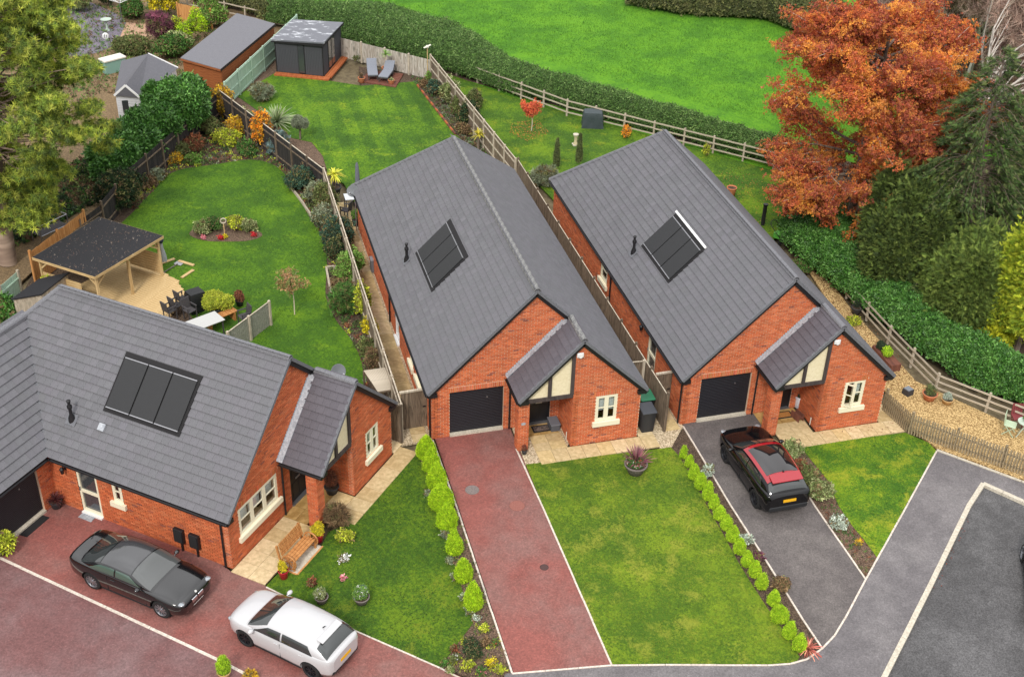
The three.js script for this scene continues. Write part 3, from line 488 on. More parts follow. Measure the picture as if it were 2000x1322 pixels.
  for (const [a, b] of [[vg(-WL, YL, zv), vg(rx, YL, zv)], [vg(rx, YR, zv), vg(bx - 0.1, YR, zv)], [vg(ex, YBL, zbv), vg(bx, YBL, zbv)], [vg(bx, YR, zbv), vg(reX, YR, zbv)]]) {
    mesh('verge', slopeBar(a, b, 0.1, 0.11, -0.01), M.verge, roof); mesh('bargeboard', slopeBar(a.clone().setZ(a.z - 0.05), b.clone().setZ(b.z - 0.05), 0.035, 0.17, -0.17), M.black, roof);
  }
  mesh('eaves_box', [box(0.34, 0.16, 0.26, -WL + 0.2, he - 0.2, vo - 0.16)], M.black, roof); mesh('eaves_box', box(0.34, 0.16, 0.26, reX - 0.2, YR(reX) - 0.2, zf - 0.16), M.black, roof); mesh('eaves_box', box(0.4, 0.14, 0.24, ex + 0.2, ey - 0.19, zf - 0.16), M.black, roof);
  mesh('fascia', box(0.025, 0.16, bz, ex + 0.05, ey - 0.17, bz / 2 + 0.05), M.black, H); mesh('gutter', gutterGeo(bz + 0.05).translate(ex - 0.05, ey - 0.05, bz / 2 + 0.1), M.black, H);
  // lead flashing stepped up the gable wall
  const fl = [slopeBar(V(ex - 0.05, ey + 0.04, 0.13), V(bx - 0.15, YBL(bx - 0.15) + 0.04, 0.13), 0.24, 0.02, 0.01)];
  for (let x = ex; x < bx - 0.25; x += 0.0772) fl.push(box(0.076, 0.13, 0.008, x, YBL(x) + 0.02, 0.02));
  mesh('lead_flashing', fl, M.lead, roof);
  // tiles: the ones that show largest are meshes, the rest one mass
  H.updateMatrixWorld(true);
  for (const t of tiles) { const w = t.p.clone().applyMatrix4(H.matrixWorld), n = V(0, 0, 1).applyQuaternion(t.q).transformDirection(H.matrixWorld), d = CAM.clone().sub(w); const L = d.length(), ndc = w.clone().sub(CAM), px = 1000 + FOC * ndc.dot(RT) / ndc.dot(FW), py = 661 - FOC * ndc.dot(UP) / ndc.dot(FW); t.v = px < -10 || py > 1332 || px > 2010 ? 0 : Math.max(0, n.dot(d) / L) / (L * L) * t.s.x; }
  tiles.sort((a, b) => b.v - a.v);
  tiles.slice(0, 300).forEach((t) => { const o = mesh('tile', tileGeo, (t.pal ? tileMatsP : tileMats)[t.k], roof); o.position.copy(t.p); o.quaternion.copy(t.q); o.scale.copy(t.s); });
  instances('roof_tiles', tileGeo, tileMatI, tiles.slice(300).map((t) => [t.p, t.q, t.s, lin((t.pal ? TILEP : TILE)[t.k].map((w) => w * t.f))]), roof);
  // timber framing in the porch gable
  const zt = bz - 0.02, frame = (n, g) => mesh(n, g, M.timberDark, H);
  frame('timber_beam', box(bl - 3.2, 0.15, 0.14, (bl + 3.2) / 2 - 0.03, 2.32, zt - 0.05)); frame('timber_post', box(0.14, YBL(bl) - 2.5 - T, 0.12, bl - 0.06, 2.46, zt - 0.04)); frame('timber_post', box(0.13, YBL(4.14) - 2.48 - T, 0.12, 4.14, 2.46, zt - 0.04));
  const tri = (x0, x1) => { const s = new THREE.Shape([[x0, 2.46], [x1, 2.46], [x1, YBL(x1) - 0.12], [x0, YBL(x0) - 0.12]].map(([x, y]) => new THREE.Vector2(x, Math.max(2.46, y)))); return new THREE.ExtrudeGeometry(s, { depth: 0.05, bevelEnabled: false }).translate(0, 0, zt - 0.1); };
  mesh('render_panel', tri(3.05, 4.08), M.panelCream, H); mesh('render_panel', tri(4.2, 4.96), M.panelCream, H);
  mesh('porch_ceiling', box(bl - ex - 0.2, 0.02, bz - 0.1, (ex + bl) / 2 + 0.1, 2.44, bz / 2 - 0.06), M.offWhite, H);
  // window in the bay
  windowUnit(H, 0.86, 1.18, 2, true, V(6.42, 1.04, bz - 0.05), 0, opt.openSash);
  // front door
  const dx = opt.garage ? 4.27 : 4.08, dw = opt.garage ? 0.9 : 1.05;
  const door = mesh('front_door', [box(dw - 0.1, 2.0, 0.06, dx, 0.08, -0.1), ...[-1, 1].flatMap((s) => [box(0.26, 0.62, 0.02, dx + s * 0.19, 0.25, -0.066), box(0.26, 0.7, 0.02, dx + s * 0.19, 1.1, -0.066)])], M.black, H);
  mesh('door_frame', [box(0.05, 2.1, 0.1, dx - dw / 2 + 0.025, 0, -0.08), box(0.05, 2.1, 0.1, dx + dw / 2 - 0.025, 0, -0.08), box(dw, 0.05, 0.1, dx, 2.05, -0.08)], M.blackMatt, H);
  mesh('letter_plate', box(0.26, 0.07, 0.02, dx, 0.98, -0.05), M.silver, door); mesh('door_step', box(dw, 0.08, 0.16, dx, 0.0, 0.0), M.silver, H);
  if (opt.garage) garageDoor(H, 0.695, 2.825, -0.12, 2.085);
  // downpipes
  const pipe = (x, z, top) => mesh('downpipe', [cyl(0.036, 0.036, top, x, 0.02, z, 10), tube([V(x, top, z), V(x - 0.02, top + 0.08, z + 0.02), V(x - 0.1, top + 0.2, z + 0.04)], 0.036, 8), cyl(0.046, 0.046, 0.05, x, 0.5, z), cyl(0.046, 0.046, 0.05, x, 1.5, z)], M.black, H);
  pipe(-0.06, opt.wing ? -0.25 : -0.1, he - 0.3); pipe(3.06, 0.06, ey - 0.3); if (!opt.wing) pipe(-0.06, -8.6, he - 0.3);
  // solar panels
  const [sx0, sx1, sz0, sz1] = opt.solar, sl = (x, z, h = 0) => V(x - s1 * h, YL(x) + c1 * h, z), nz = (sz1 - sz0) / 3;
  const q = new THREE.Quaternion().setFromRotationMatrix(new THREE.Matrix4().makeBasis(V(c1, s1, 0), V(-s1, c1, 0), Z)), plen = (sx1 - sx0) / c1;
  const tray = mesh('panel_tray', box(plen + 0.34, 0.03, sz1 - sz0 + 0.14), M.blackMatt, H); tray.position.copy(sl((sx0 + sx1) / 2 + 0.02, (sz0 + sz1) / 2, 0.045)); tray.quaternion.copy(q);
  for (let i = 0; i < 3; i++) {
    const o = mesh('solar_panel', box(plen - 0.06, 0.05, nz - 0.06), M.panelCell, H); o.position.copy(sl((sx0 + sx1) / 2, sz0 + nz * (i + 0.5), 0.08)); o.quaternion.copy(q);
    mesh('panel_edge', [box(0.035, 0.056, nz - 0.05, -plen / 2 + 0.015, 0, 0), box(0.035, 0.056, nz - 0.05, plen / 2 - 0.015, 0, 0)], M.silver, o);
  }
  if (opt.whiteTrim) { const o = mesh('panel_flashing', box(0.1, 0.05, sz1 - sz0 + 0.2), M.white, H); o.position.copy(sl(sx1 + 0.16, (sz0 + sz1) / 2, 0.09)); o.quaternion.copy(q); }
  // flue with its slate plate
  const [fx, fz] = opt.flue, fp = mesh('flue_plate', box(0.42, 0.02, 0.42), opt.wing ? M.verge : M.verge, H); fp.position.copy(sl(fx, fz, 0.05)); fp.quaternion.copy(q);
  mesh('flue', [lathe([[0.13, -0.1], [0.12, 0.08], [0.06, 0.25], [0.06, 0.48], [0.09, 0.5], [0.09, 0.6], [0.05, 0.62], [0.05, 0.75], [0.07, 0.76], [0.07, 0.82], [0, 0.84]], 14)], M.black, H).position.copy(sl(fx, fz, 0.04));
  if (opt.vent) { const [vx, vz] = opt.vent; const o = mesh('roof_vent', box(0.26, 0.06, 0.26), M.lead, H); o.position.copy(sl(vx, vz, 0.05)); o.quaternion.copy(q); }
  if (opt.alarm) mesh('alarm_box', [rbox(0.26, 0.2, 0.07, 0.03, 5.22, YB - 0.78, bz + 0.05), cyl(0.08, 0.08, 0.03, 5.22, YB - 0.7, bz + 0.09, 16, PI / 2)], M.white, H);
  return H;
}
function gutterGeo(L) { const s = new THREE.Shape(); s.absarc(0, 0, 0.06, PI, 2 * PI, false); s.lineTo(0.05, 0); s.absarc(0, 0, 0.05, 2 * PI, PI, true); return new THREE.ExtrudeGeometry(s, { depth: L, bevelEnabled: false, curveSegments: 6 }).translate(0, 0, -L / 2); }
function garageDoor(H, x0, x1, z, h) {
  const d = mesh('garage_door', box(x1 - x0, h - 0.1, 0.03, (x0 + x1) / 2, 0.1, z), M.garage, H), sl = [];
  for (let y = 0.12; y < h - 0.06; y += 0.075) { const g = cyl(0.036, 0.036, x1 - x0 - 0.04, 0, 0, 0, 8, 0, 0, PI / 2); g.scale(1, 1, 0.5); g.translate((x1 + x0) / 2 + (x1 - x0 - 0.04) / 2, y + 0.036, z + 0.018); sl.push(g); }
  mesh('slats', sl, M.garage, d).userData.kind = 'stuff'; mesh('handle', box(0.05, 0.05, 0.03, x0 + (x1 - x0) * 0.7, h - 0.5, z + 0.04), M.silver, d);
  mesh('threshold', box(x1 - x0 - 0.01, 0.1, 0.3, (x0 + x1) / 2, 0.01, z + 0.03), M.concrete, H);
}
const house2 = bungalow('brick_bungalow', 'middle red brick bungalow with black garage at the head of the red driveway', O2, 0, { Lb: 17.7, seed: 71, garage: true, ridgeMat: M.ridgeMossy, solar: [1.22, 2.5, -8.2, -5.07], flue: [0.75, -8.4], alarm: true, side: [[3.6, 4.3, 0.9, 2.05], [6.6, 7.5, 0.05, 2.05], [1.6, 3.0, 1.0, 2.05]] });
const house3 = bungalow('brick_bungalow', 'red brick bungalow with black garage at the head of the grey driveway', O3, 0, { Lb: 17.7, seed: 72, garage: true, ridgeMat: M.ridge, solar: [1.19, 2.45, -8.08, -4.97], flue: [0.77, -8.2], alarm: true, whiteTrim: true, openSash: 0, side: [[9.2, 10.1, 1.0, 2.05], [3.0, 3.9, 0.05, 2.05]] });
const house1 = bungalow('brick_bungalow', 'L shaped red brick bungalow beside the two cars on the red forecourt', O1, A1, { Lb: 12.6, seed: 73, garage: false, ridgeMat: M.ridge, solar: [1.44, 2.76, -5.87, -2.77], flue: [0.88, -7.0], vent: [0.95, -5.72], side: [[5.5, 6.4, 0.08, 2.06], [4.42, 4.84, 1.12, 2.0]], wing: { we: -7.4, wr: -10.6, xw: -16 } });
// ---------------------------------------------------------------- vegetation
function leafCluster(n, s, len, wid, curl = 0.25) { // n pointed leaves inside a unit ball
  reseed(s); const pos = [];
  for (let i = 0; i < n; i++) {
    const c = V(gauss(), gauss(), gauss()).multiplyScalar(0.55), d = V(gauss(), gauss() + 0.2, gauss()).normalize(), t = d.clone().cross(V(gauss(), gauss(), gauss())).normalize(), nn = d.clone().cross(t);
    const a = c.clone(), b = c.clone().addScaledVector(d, len * 0.5).addScaledVector(t, wid * 0.5), e = c.clone().addScaledVector(d, len).addScaledVector(nn, -curl * len), f = c.clone().addScaledVector(d, len * 0.5).addScaledVector(t, -wid * 0.5);
    for (const k of [a, b, e, a, e, f]) pos.push(k.x, k.y, k.z);
  }
  const g = new THREE.BufferGeometry(); g.setAttribute('position', new THREE.Float32BufferAttribute(pos, 3)); g.computeVertexNormals(); g.setAttribute('uv', new THREE.Float32BufferAttribute(new Float32Array(pos.length / 3 * 2), 2)); return g;
}
function needleCluster(n, s, up = 0.4, wid = 0.09) { // spray of needles from one point
  reseed(s); const pos = [];
  for (let i = 0; i < n; i++) { const d = V(gauss(), gauss() + up, gauss()).normalize(), t = d.clone().cross(V(gauss(), gauss(), gauss())).normalize().multiplyScalar(wid), L = rr(0.7, 1.1); for (const k of [t, t.clone().negate(), d.multiplyScalar(L)]) pos.push(k.x, k.y, k.z); }
  const g = new THREE.BufferGeometry(); g.setAttribute('position', new THREE.Float32BufferAttribute(pos, 3)); g.computeVertexNormals(); g.setAttribute('uv', new THREE.Float32BufferAttribute(new Float32Array(pos.length / 3 * 2), 2)); return g;
}
function frondCluster(s, n = 13) { // flat feathery conifer spray pointing along +x
  reseed(s); const pos = [];
  for (let i = 0; i < n; i++) { const x = i / n, sd = i % 2 ? 1 : -1, L = 0.42 * (1 - x * 0.6), y = -0.25 * x * x + rr(-0.04, 0.04); for (const k of [[x - 0.06, y, 0], [x + 0.06, y, 0], [x + L * 0.6, y - 0.06 + rr(-0.05, 0.05), sd * L]]) pos.push(...k); }
  for (const k of [[0, 0.02, 0.05], [0, 0.02, -0.05], [1.2, -0.3, 0]]) pos.push(...k);
  const g = new THREE.BufferGeometry(); g.setAttribute('position', new THREE.Float32BufferAttribute(pos, 3)); g.computeVertexNormals(); g.setAttribute('uv', new THREE.Float32BufferAttribute(new Float32Array(pos.length / 3 * 2), 2)); return g;
}
const G = { broad: leafCluster(8, 11, 0.85, 0.5), big: leafCluster(6, 12, 1.1, 0.55), fine: leafCluster(14, 13, 0.5, 0.32), needle: needleCluster(22, 14), pine: needleCluster(26, 15, 0.3, 0.075), frond: frondCluster(16), beech: leafCluster(9, 17, 0.7, 0.46), petal: leafCluster(7, 18, 0.6, 0.6, 0.6) };
const rq = () => new THREE.Quaternion().setFromEuler(new THREE.Euler(rnd() * 6.28, rnd() * 6.28, rnd() * 6.28));
const pick = (pal) => { const c = pal[rnd() * pal.length | 0], f = rr(0.82, 1.16); return lin(c.map((v) => Math.min(255, v * f))); };
function outward(d, spread = 0.5) { return new THREE.Quaternion().setFromUnitVectors(V(1, 0, 0), d.clone().add(V(gauss(), gauss(), gauss()).multiplyScalar(spread)).normalize()).multiply(new THREE.Quaternion().setFromAxisAngle(V(1, 0, 0), rnd() * 6.28)); }
const coreGeos = [1, 2, 3].map((s) => { const g = new THREE.IcosahedronGeometry(1, 3), p = g.attributes.position; for (let i = 0; i < p.count; i++) { const v = V(p.getX(i), p.getY(i), p.getZ(i)), k = 0.72 + 0.3 * fbm(v.x * 0.3 + s, v.y * 0.3 + v.z * 0.2 + 3, 8, 3); p.setXYZ(i, v.x * k, v.y * k, v.z * k); } g.computeVertexNormals(); return g; });
// lobes: list of {c, r(Vector3), pal}; leaves spread over their outer faces
function foliage(parent, name, lobes, per, size, geo, m, pal, o = {}) {
  const list = [];
  for (const L of lobes) {
    const area = 4 * PI * Math.pow((Math.pow(L.r.x * L.r.y, 1.6) + Math.pow(L.r.x * L.r.z, 1.6) + Math.pow(L.r.y * L.r.z, 1.6)) / 3, 1 / 1.6), n = Math.max(4, Math.round(area * per)), pl = L.pal ?? pal;
    for (let i = 0; i < n; i++) {
      const d = V(gauss(), gauss(), gauss()).normalize(); if (d.y < (o.low ?? -0.55)) continue;
      const rad = (o.in ?? 0.72) + (1 - (o.in ?? 0.72)) * Math.sqrt(rnd()) + (rnd() < 0.12 ? rr(0, o.stray ?? 0.16) : 0), p = V(d.x * L.r.x, d.y * L.r.y, d.z * L.r.z).multiplyScalar(rad).add(L.c); if (p.y < 0.01) continue;
      if (o.hole) { const q = fbm(p.x * 0.07 + 5, p.z * 0.07 + p.y * 0.09 + 7, 32, 2); if (q < o.hole) continue; }
      const b = o.tone ? fbm(p.x * 0.09 + 3, p.z * 0.09 + p.y * 0.11, 32, 3) : 0.5, cc = pick(pl); if (o.tone) cc.lerp(lin(pl[b > 0.5 ? pl.length - 1 : 0]), sat(Math.abs(b - 0.5) * 3.4) * o.tone);
      const nrm = V(d.x / L.r.x, d.y / L.r.y, d.z / L.r.z).normalize();
      list.push([p, o.dir ? outward(nrm.clone().add(V(0, o.lift ?? 0, 0)).normalize(), o.spread ?? 0.5) : rq(), size * rr(0.7, 1.3), cc]);
    }
  }
  return instances(name, geo, m, list, parent);
}
const coreMats = {};
function coreOf(pal) { const k = pal[0].join(); return coreMats[k] ??= mat({ lin: lin(pal[0].map((v, i) => (v + pal[1][i]) / 2)).toArray(), roughness: 1 }); }
function cores(parent, lobes, k = 0.8, m) { return mesh('inner_twigs', lobes.map((L, i) => coreGeos[i % 3].clone().scale(L.r.x * k, L.r.y * k, L.r.z * k).translate(L.c.x, Math.max(L.c.y, 0.02), L.c.z)), m, parent); }
const PAL = {
  laurel: [[62, 108, 40], [80, 130, 50], [50, 90, 34], [104, 150, 70]], hedge: [[82, 116, 50], [102, 138, 64], [64, 96, 38], [126, 154, 86], [74, 110, 42]], hedgeDark: [[85, 95, 49], [107, 112, 59], [66, 78, 39], [127, 127, 76]],
  lime: [[164, 202, 20], [148, 188, 16], [186, 216, 36], [128, 168, 14]], lime2: [[146, 186, 22], [166, 202, 30], [124, 164, 18], [182, 210, 44]], limeDark: [[100, 136, 24], [122, 152, 28], [140, 164, 34]],
  yellow: [[206, 190, 22], [224, 206, 40], [176, 166, 24]], yellowGreen: [[176, 186, 44], [150, 166, 40], [196, 200, 70]], gold: [[206, 166, 40], [226, 190, 50], [176, 130, 40]], orange: [[236, 156, 40], [244, 178, 54], [214, 128, 34]],
  dark: [[40, 62, 32], [52, 76, 40], [34, 52, 28]], blueGreen: [[54, 84, 66], [70, 102, 82], [44, 70, 54]], blue: [[112, 140, 140], [136, 160, 160], [92, 118, 118]], greyGreen: [[128, 138, 110], [150, 158, 132], [108, 118, 92]], green: [[70, 112, 44], [88, 130, 52], [56, 92, 36]], lightGreen: [[110, 150, 60], [132, 168, 78], [92, 130, 50]], olive: [[96, 108, 58], [116, 128, 72], [82, 92, 48]], silver: [[172, 184, 168], [196, 204, 190], [146, 158, 142]], variegated: [[134, 146, 92], [168, 174, 122], [104, 124, 66]], russet: [[126, 74, 50], [150, 92, 60], [106, 62, 44]], red: [[180, 36, 40], [200, 50, 60]], pink: [[206, 120, 130], [224, 150, 160]], white: [[220, 220, 214], [236, 236, 230]], purple: [[110, 60, 80], [136, 78, 96], [88, 50, 66]], brown: [[116, 92, 64], [140, 114, 82], [94, 74, 52]],
};
function lumps(w, h, d, n, k = 0.5, c0 = 0.6) { // lobes that make up a bush w x h x d with its base on the ground
  const out = []; if (n <= 1) return [{ c: V(0, h * 0.52, 0), r: V(w / 2, h * 0.5, d / 2) }];
  for (let i = 0; i < n; i++) { const a = i / n * 6.28 + rr(-0.5, 0.5), q = i === 0 ? 0 : Math.sqrt(rnd()) * 0.62, t = k * rr(0.8, 1.15); out.push({ c: V(Math.cos(a) * q * w * 0.5, h * (i === 0 ? 0.55 : rr(0.36, 0.66)), Math.sin(a) * q * d * 0.5), r: V(w * 0.5 * (i === 0 ? c0 : t), h * (i === 0 ? 0.46 : rr(0.26, 0.42)), d * 0.5 * (i === 0 ? c0 : t * rr(0.8, 1.15))) }); }
  return out;
}
function shrub(name, label, px, py, w, h, pal, o = {}) { // a bush standing at the photographed pixel
  const g = thing(name, label, o.cat ?? 'shrub', P(px, py, o.y ?? 0), rnd() * 6, o.group), L = lumps(w, h, o.d ?? w, o.n ?? 5, o.k ?? 0.55);
  cores(g, L, o.core ?? 0.68, coreOf(PAL[pal])); foliage(g, 'foliage', L, o.per ?? 240, (o.size ?? 0.07) * 1.5, G[o.geo ?? 'broad'], o.gloss ? leafMatGloss : leafMatDense, o.cat === 'flowers' ? PAL[pal] : [...PAL[pal], ...PAL[pal], [112, 112, 66], [124, 104, 72]], { stray: 0.5, in: 0.62, ...(o.f ?? {}) });
  if (o.flowers) foliage(g, 'flowers', L, o.fper ?? 40, o.fsize ?? 0.05, G.petal, leafMat, PAL[o.flowers], { in: 0.95, low: 0.1 });
  if (o.stem) mesh('stem', rod(V(0, 0, 0), V(0, h * 0.5, 0), 0.03), M.stem, g);
  return g;
}
const strapMat = mat({ c: 0xffffff, vertexColors: true, roughness: 0.6, side: THREE.DoubleSide });
function strap(parent, n, len, wid, pal, o = {}) { // rosette of strap leaves: yucca, cordyline, phormium
  const pos = [], col = []; const up = o.up ?? 0.3, y0 = o.y ?? 0;
  for (let i = 0; i < n; i++) {
    const a = rnd() * 6.28, el = Math.asin(sat(up + (1 - up) * Math.pow(rnd(), o.pow ?? 1))), L = len * rr(0.7, 1.1), dir = V(Math.cos(a), 0, Math.sin(a)), sd = V(-Math.sin(a), 0, Math.cos(a)), c = pick(PAL[pal] ?? pal); let pv = null;
    for (let k = 0; k <= 4; k++) { const t = k / 4, p = dir.clone().multiplyScalar(L * t * Math.cos(el)).setY(y0 + L * t * Math.sin(el) - (o.droop ?? 0.35) * L * t * t), w = wid * (k === 4 ? 0.05 : 1 - t * 0.5), A = p.clone().addScaledVector(sd, w), B = p.clone().addScaledVector(sd, -w).setY(p.y + w * 0.3); if (pv) for (const q of [pv[0], pv[1], B, pv[0], B, A]) { pos.push(q.x, q.y, q.z); col.push(c.r, c.g, c.b); } pv = [A, B]; }
  }
  const g = new THREE.BufferGeometry(); g.setAttribute('position', new THREE.Float32BufferAttribute(pos, 3)); g.computeVertexNormals(); g.setAttribute('color', new THREE.Float32BufferAttribute(col, 3));
  const m = shade(new THREE.Mesh(g, strapMat)); m.name = 'leaves'; m.userData.kind = 'stuff'; parent.add(m); return m;
}

function hedge(name, label, nodes, per, size, geo, pal, o = {}) { // nodes: [front ground point, back top point]
  const g = new THREE.Group(); g.name = numbered(name); scene.add(g); tag(g, label, 'hedge', o.group); const L = [];
  for (let i = 0; i + 1 < nodes.length; i++) {
    const [f0, b0, h0] = nodes[i], [f1, b1, h1] = nodes[i + 1], len = f0.distanceTo(f1), n = Math.max(1, Math.ceil(len / 0.55));
    for (let k = 0; k < n; k++) { const t = (k + rr(0, 0.8)) / n, f = f0.clone().lerp(f1, t), b = b0.clone().lerp(b1, t).setY(0), h = (h0 + (h1 - h0) * t) * rr(0.9, 1.06), w = f.distanceTo(b), c = f.clone().lerp(b, 0.5); L.push({ c: V(c.x + gauss() * 0.08, h * 0.5, c.z + gauss() * 0.08), r: V(Math.max(0.5, w * 0.52), h * 0.5, Math.max(0.5, w * 0.52)) }, { c: V(f.x + (c.x - f.x) * 0.7 + gauss() * 0.1, h * rr(0.2, 0.4), f.z + (c.z - f.z) * 0.7), r: V(w * 0.42, h * 0.32, w * 0.42) }); }
  }
  cores(g, L, 0.86, coreOf(PAL[pal])); foliage(g, 'foliage', L, per, size, G[geo], o.gloss ? leafMatGloss : leafMat, PAL[pal], { low: -0.3, in: 0.84, stray: 0.22, tone: o.tone ?? 0.4, ...(o.f ?? {}) });
  return g;
}
reseed(401);
const hn = (a, b, h) => [P(...a), P(b[0], b[1], h), h];
hedge('hedge', 'long clipped mixed hedge between the gardens and the field', [hn([520, 50], [560, -4], 1.9), hn([590, 60], [640, 2], 1.9), hn([700, 86], [760, -2], 1.9), hn([850, 126], [850, 28], 2.0), hn([1000, 183], [1000, 112], 1.6), hn([1190, 234], [1190, 168], 1.55), hn([1400, 294], [1400, 228], 1.5), hn([1575, 340], [1560, 274], 1.5)], 130, 0.2, 'fine', 'hedge', { tone: 0.6 });
hedge('hedge', 'glossy laurel hedge along the gravel side of the right bungalow', [hn([1570, 395], [1628, 372], 1.5), hn([1566, 450], [1680, 470], 1.6), hn([1700, 594], [1800, 575], 1.7), hn([1800, 694], [1910, 640], 1.8), hn([1890, 752], [1990, 680], 1.8), hn([2020, 808], [2080, 715], 1.8)], 170, 0.14, 'broad', 'laurel', { gloss: true });
hedge('hedge', 'rough brown and green hedge at the far side of the field', [hn([1230, 12], [1230, -50], 2.0), hn([1330, 30], [1340, -40], 2.0), hn([1500, 40], [1500, -40], 2.2), hn([1590, 74], [1600, -20], 2.6), hn([1625, 106], [1680, 10], 2.6), hn([1760, 110], [1820, 40], 2.6)], 80, 0.2, 'broad', 'hedgeDark', { tone: 0.7 });
hedge('hedge', 'dark evergreen bushes at the end of the wooden rail fence', [hn([380, 4], [420, -50], 2.2), hn([470, 22], [520, -40], 2.2), hn([520, 44], [560, -10], 2.2)], 110, 0.16, 'broad', 'hedgeDark', { tone: 0.4 });
function laurelBush(label, w, x, y, h) { const g = thing('laurel_bush', label, 'bush', P(x, y), 0, 'laurel bushes behind the black fence'); const L = lumps(w, h, w, 16, 0.4, 0.5); cores(g, L, 0.84, coreOf(PAL.laurel)); foliage(g, 'foliage', L, 120, 0.19, G.big, leafMatGloss, PAL.laurel, { tone: 0.3 }); }
laurelBush('tall round laurel bush by the corner of the timber store', 3.9, 350, 262, 3.3); laurelBush('bright laurel bush in the middle behind the black fence', 3.3, 308, 292, 2.6); laurelBush('laurel bush behind the black fence close to the pine', 3.1, 232, 346, 2.0); laurelBush('lighter laurel bush next to the pine side laurel', 3.1, 268, 320, 2.3);

// trees
function branchTube(pts, r0, r1, n = 6) { const g = new THREE.TubeGeometry(new THREE.CatmullRomCurve3(pts), Math.max(2, pts.length * 2), 1, n), p = g.attributes.position, seg = Math.max(2, pts.length * 2), c = new THREE.CatmullRomCurve3(pts); for (let i = 0; i < p.count; i++) { const t = Math.floor(i / (n + 1)) / seg, q = c.getPointAt(Math.min(1, t)), v = V(p.getX(i), p.getY(i), p.getZ(i)).sub(q).multiplyScalar(r0 + (r1 - r0) * t).add(q); p.setXYZ(i, v.x, v.y, v.z); } return g; }
function grow(out, tips, a, dir, len, r, depth, o) {
  const bend = V(gauss(), gauss() * 0.6 + (o.lift ?? 0), gauss()).multiplyScalar(o.wob ?? 0.3), mid = a.clone().addScaledVector(dir, len * 0.5).addScaledVector(bend, len * 0.25), end = a.clone().addScaledVector(dir, len).addScaledVector(bend, len * 0.45);
  out[Math.min(depth, out.length - 1)].push(branchTube([a, mid, end], r, r * (o.taper ?? 0.6), depth > 1 ? 4 : 7));
  if (depth >= (o.tipFrom ?? 2)) tips.push(mid, end);
  if (depth >= o.max) return; const n = o.kids[depth];
  for (let i = 0; i < n; i++) { const t = i === 0 ? 1 : rr(0.35, 1), p = t > 0.5 ? mid.clone().lerp(end, t * 2 - 1) : a.clone().lerp(mid, t * 2), nd = dir.clone().add(V(gauss(), gauss() * 0.7 + (o.rise ?? 0.1), gauss()).multiplyScalar(o.spread ?? 0.9)).add(o.wind ?? V(0, 0, 0)).normalize(); grow(out, tips, p, nd, len * rr(0.6, 0.8), r * (o.taper ?? 0.6) * (i === 0 ? 1 : 0.75), depth + 1, o); }
}
{ // beech in autumn leaf
  reseed(511); const B = P(1652, 462), g = thing('beech_tree', 'large autumn beech tree with rust and orange leaves beside the field', 'tree', B), out = [[], [], [], []], tips = [];
  out[0].push(branchTube([V(0, 0, 0), V(0.1, 2, 0), V(0, 5, 0.1), V(0.2, 8.5, 0), V(0.2, 11.5, 0.1)], 0.26, 0.05, 9));
  for (let i = 0; i < 54; i++) { const y = rr(0.9, 11), a = i * 2.4 + rr(-0.4, 0.4), d = V(Math.cos(a), rr(0.0, 0.5), Math.sin(a)).normalize(), reach = 5.1 * Math.sqrt(Math.max(0.05, 1 - Math.pow((y - 5.4) / 6.6, 2))); grow(out, tips, V(0.1, y, 0), d, reach * 0.5, 0.085, 1, { max: 3, kids: [0, 4, 3], spread: 0.75, wob: 0.3, rise: 0.0, lift: -0.05, taper: 0.55 }); }
  mesh('trunk', out[0], M.bark, g); mesh('limbs', [...out[1], ...out[2]], M.bark, g); mesh('twigs', out[3], M.twigPale, g).userData.kind = 'stuff';
  const pal = [[188, 88, 50], [216, 122, 50], [160, 76, 58], [234, 156, 54], [200, 100, 48], [236, 168, 66], [198, 116, 84]], list = [];
  for (const t of tips) { const k = fbm(t.x * 0.05 + 2, t.z * 0.05 + t.y * 0.05 + 3, 16, 3), n = 32; for (let i = 0; i < n; i++) { const p = t.clone().add(V(gauss() * 0.46, gauss() * 0.24, gauss() * 0.46)); if (p.y < 0.6) continue; const c = pick(pal).lerp(lin(k > 0.56 ? pal[5] : k > 0.47 ? pal[4] : pal[2]), 0.5); list.push([p, rq(), 0.12 * rr(0.7, 1.3), c]); } }
  instances('crown', G.beech, leafMat, list, g);
}
function birch(label, px, py, h, wind, s) { // bare white-stemmed tree
  reseed(s); const g = thing('birch_tree', label, 'tree', P(px, py), 0, 'bare pale trees behind the autumn tree'), out = [[], [], [], [], []], tips = [], o = { max: 4, kids: [5, 6, 5, 3], spread: 0.62, wob: 0.35, rise: 0.25, wind, taper: 0.55, tipFrom: 3 };
  const top = V(wind.x * 4, h * 0.45, wind.z * 3); out[0].push(branchTube([V(0, 0, 0), V(wind.x, h * 0.2, wind.z), top], 0.17, 0.12, 8));
  for (let i = 0; i < 7; i++) grow(out, tips, V(0, 0, 0).lerp(top, rr(0.55, 1)), V(Math.cos(i * 2.4) * 0.6, 0.9, Math.sin(i * 2.4) * 0.6).add(wind).normalize(), h * 0.27, 0.1, 1, o);
  mesh('trunk', out[0], M.barkBirch, g); mesh('limbs', [...out[1], ...out[2]], M.barkBirch, g); mesh('branches', out[3], M.twigPale, g).userData.kind = 'stuff'; mesh('twigs', out[4], M.twig, g).userData.kind = 'stuff';
  instances('fine_twigs', twigGeo, leafMat, tips.filter(() => rnd() < 0.9).flatMap((t) => [0, 1, 2, 3, 4].map(() => [t.clone().add(V(gauss() * 0.4, gauss() * 0.4, gauss() * 0.4)), rq(), rr(0.5, 0.9), pick([[186, 156, 142], [160, 132, 122], [208, 184, 168]])])), g);
}
const twigGeo = needleCluster(16, 61, 0.5, 0.016);
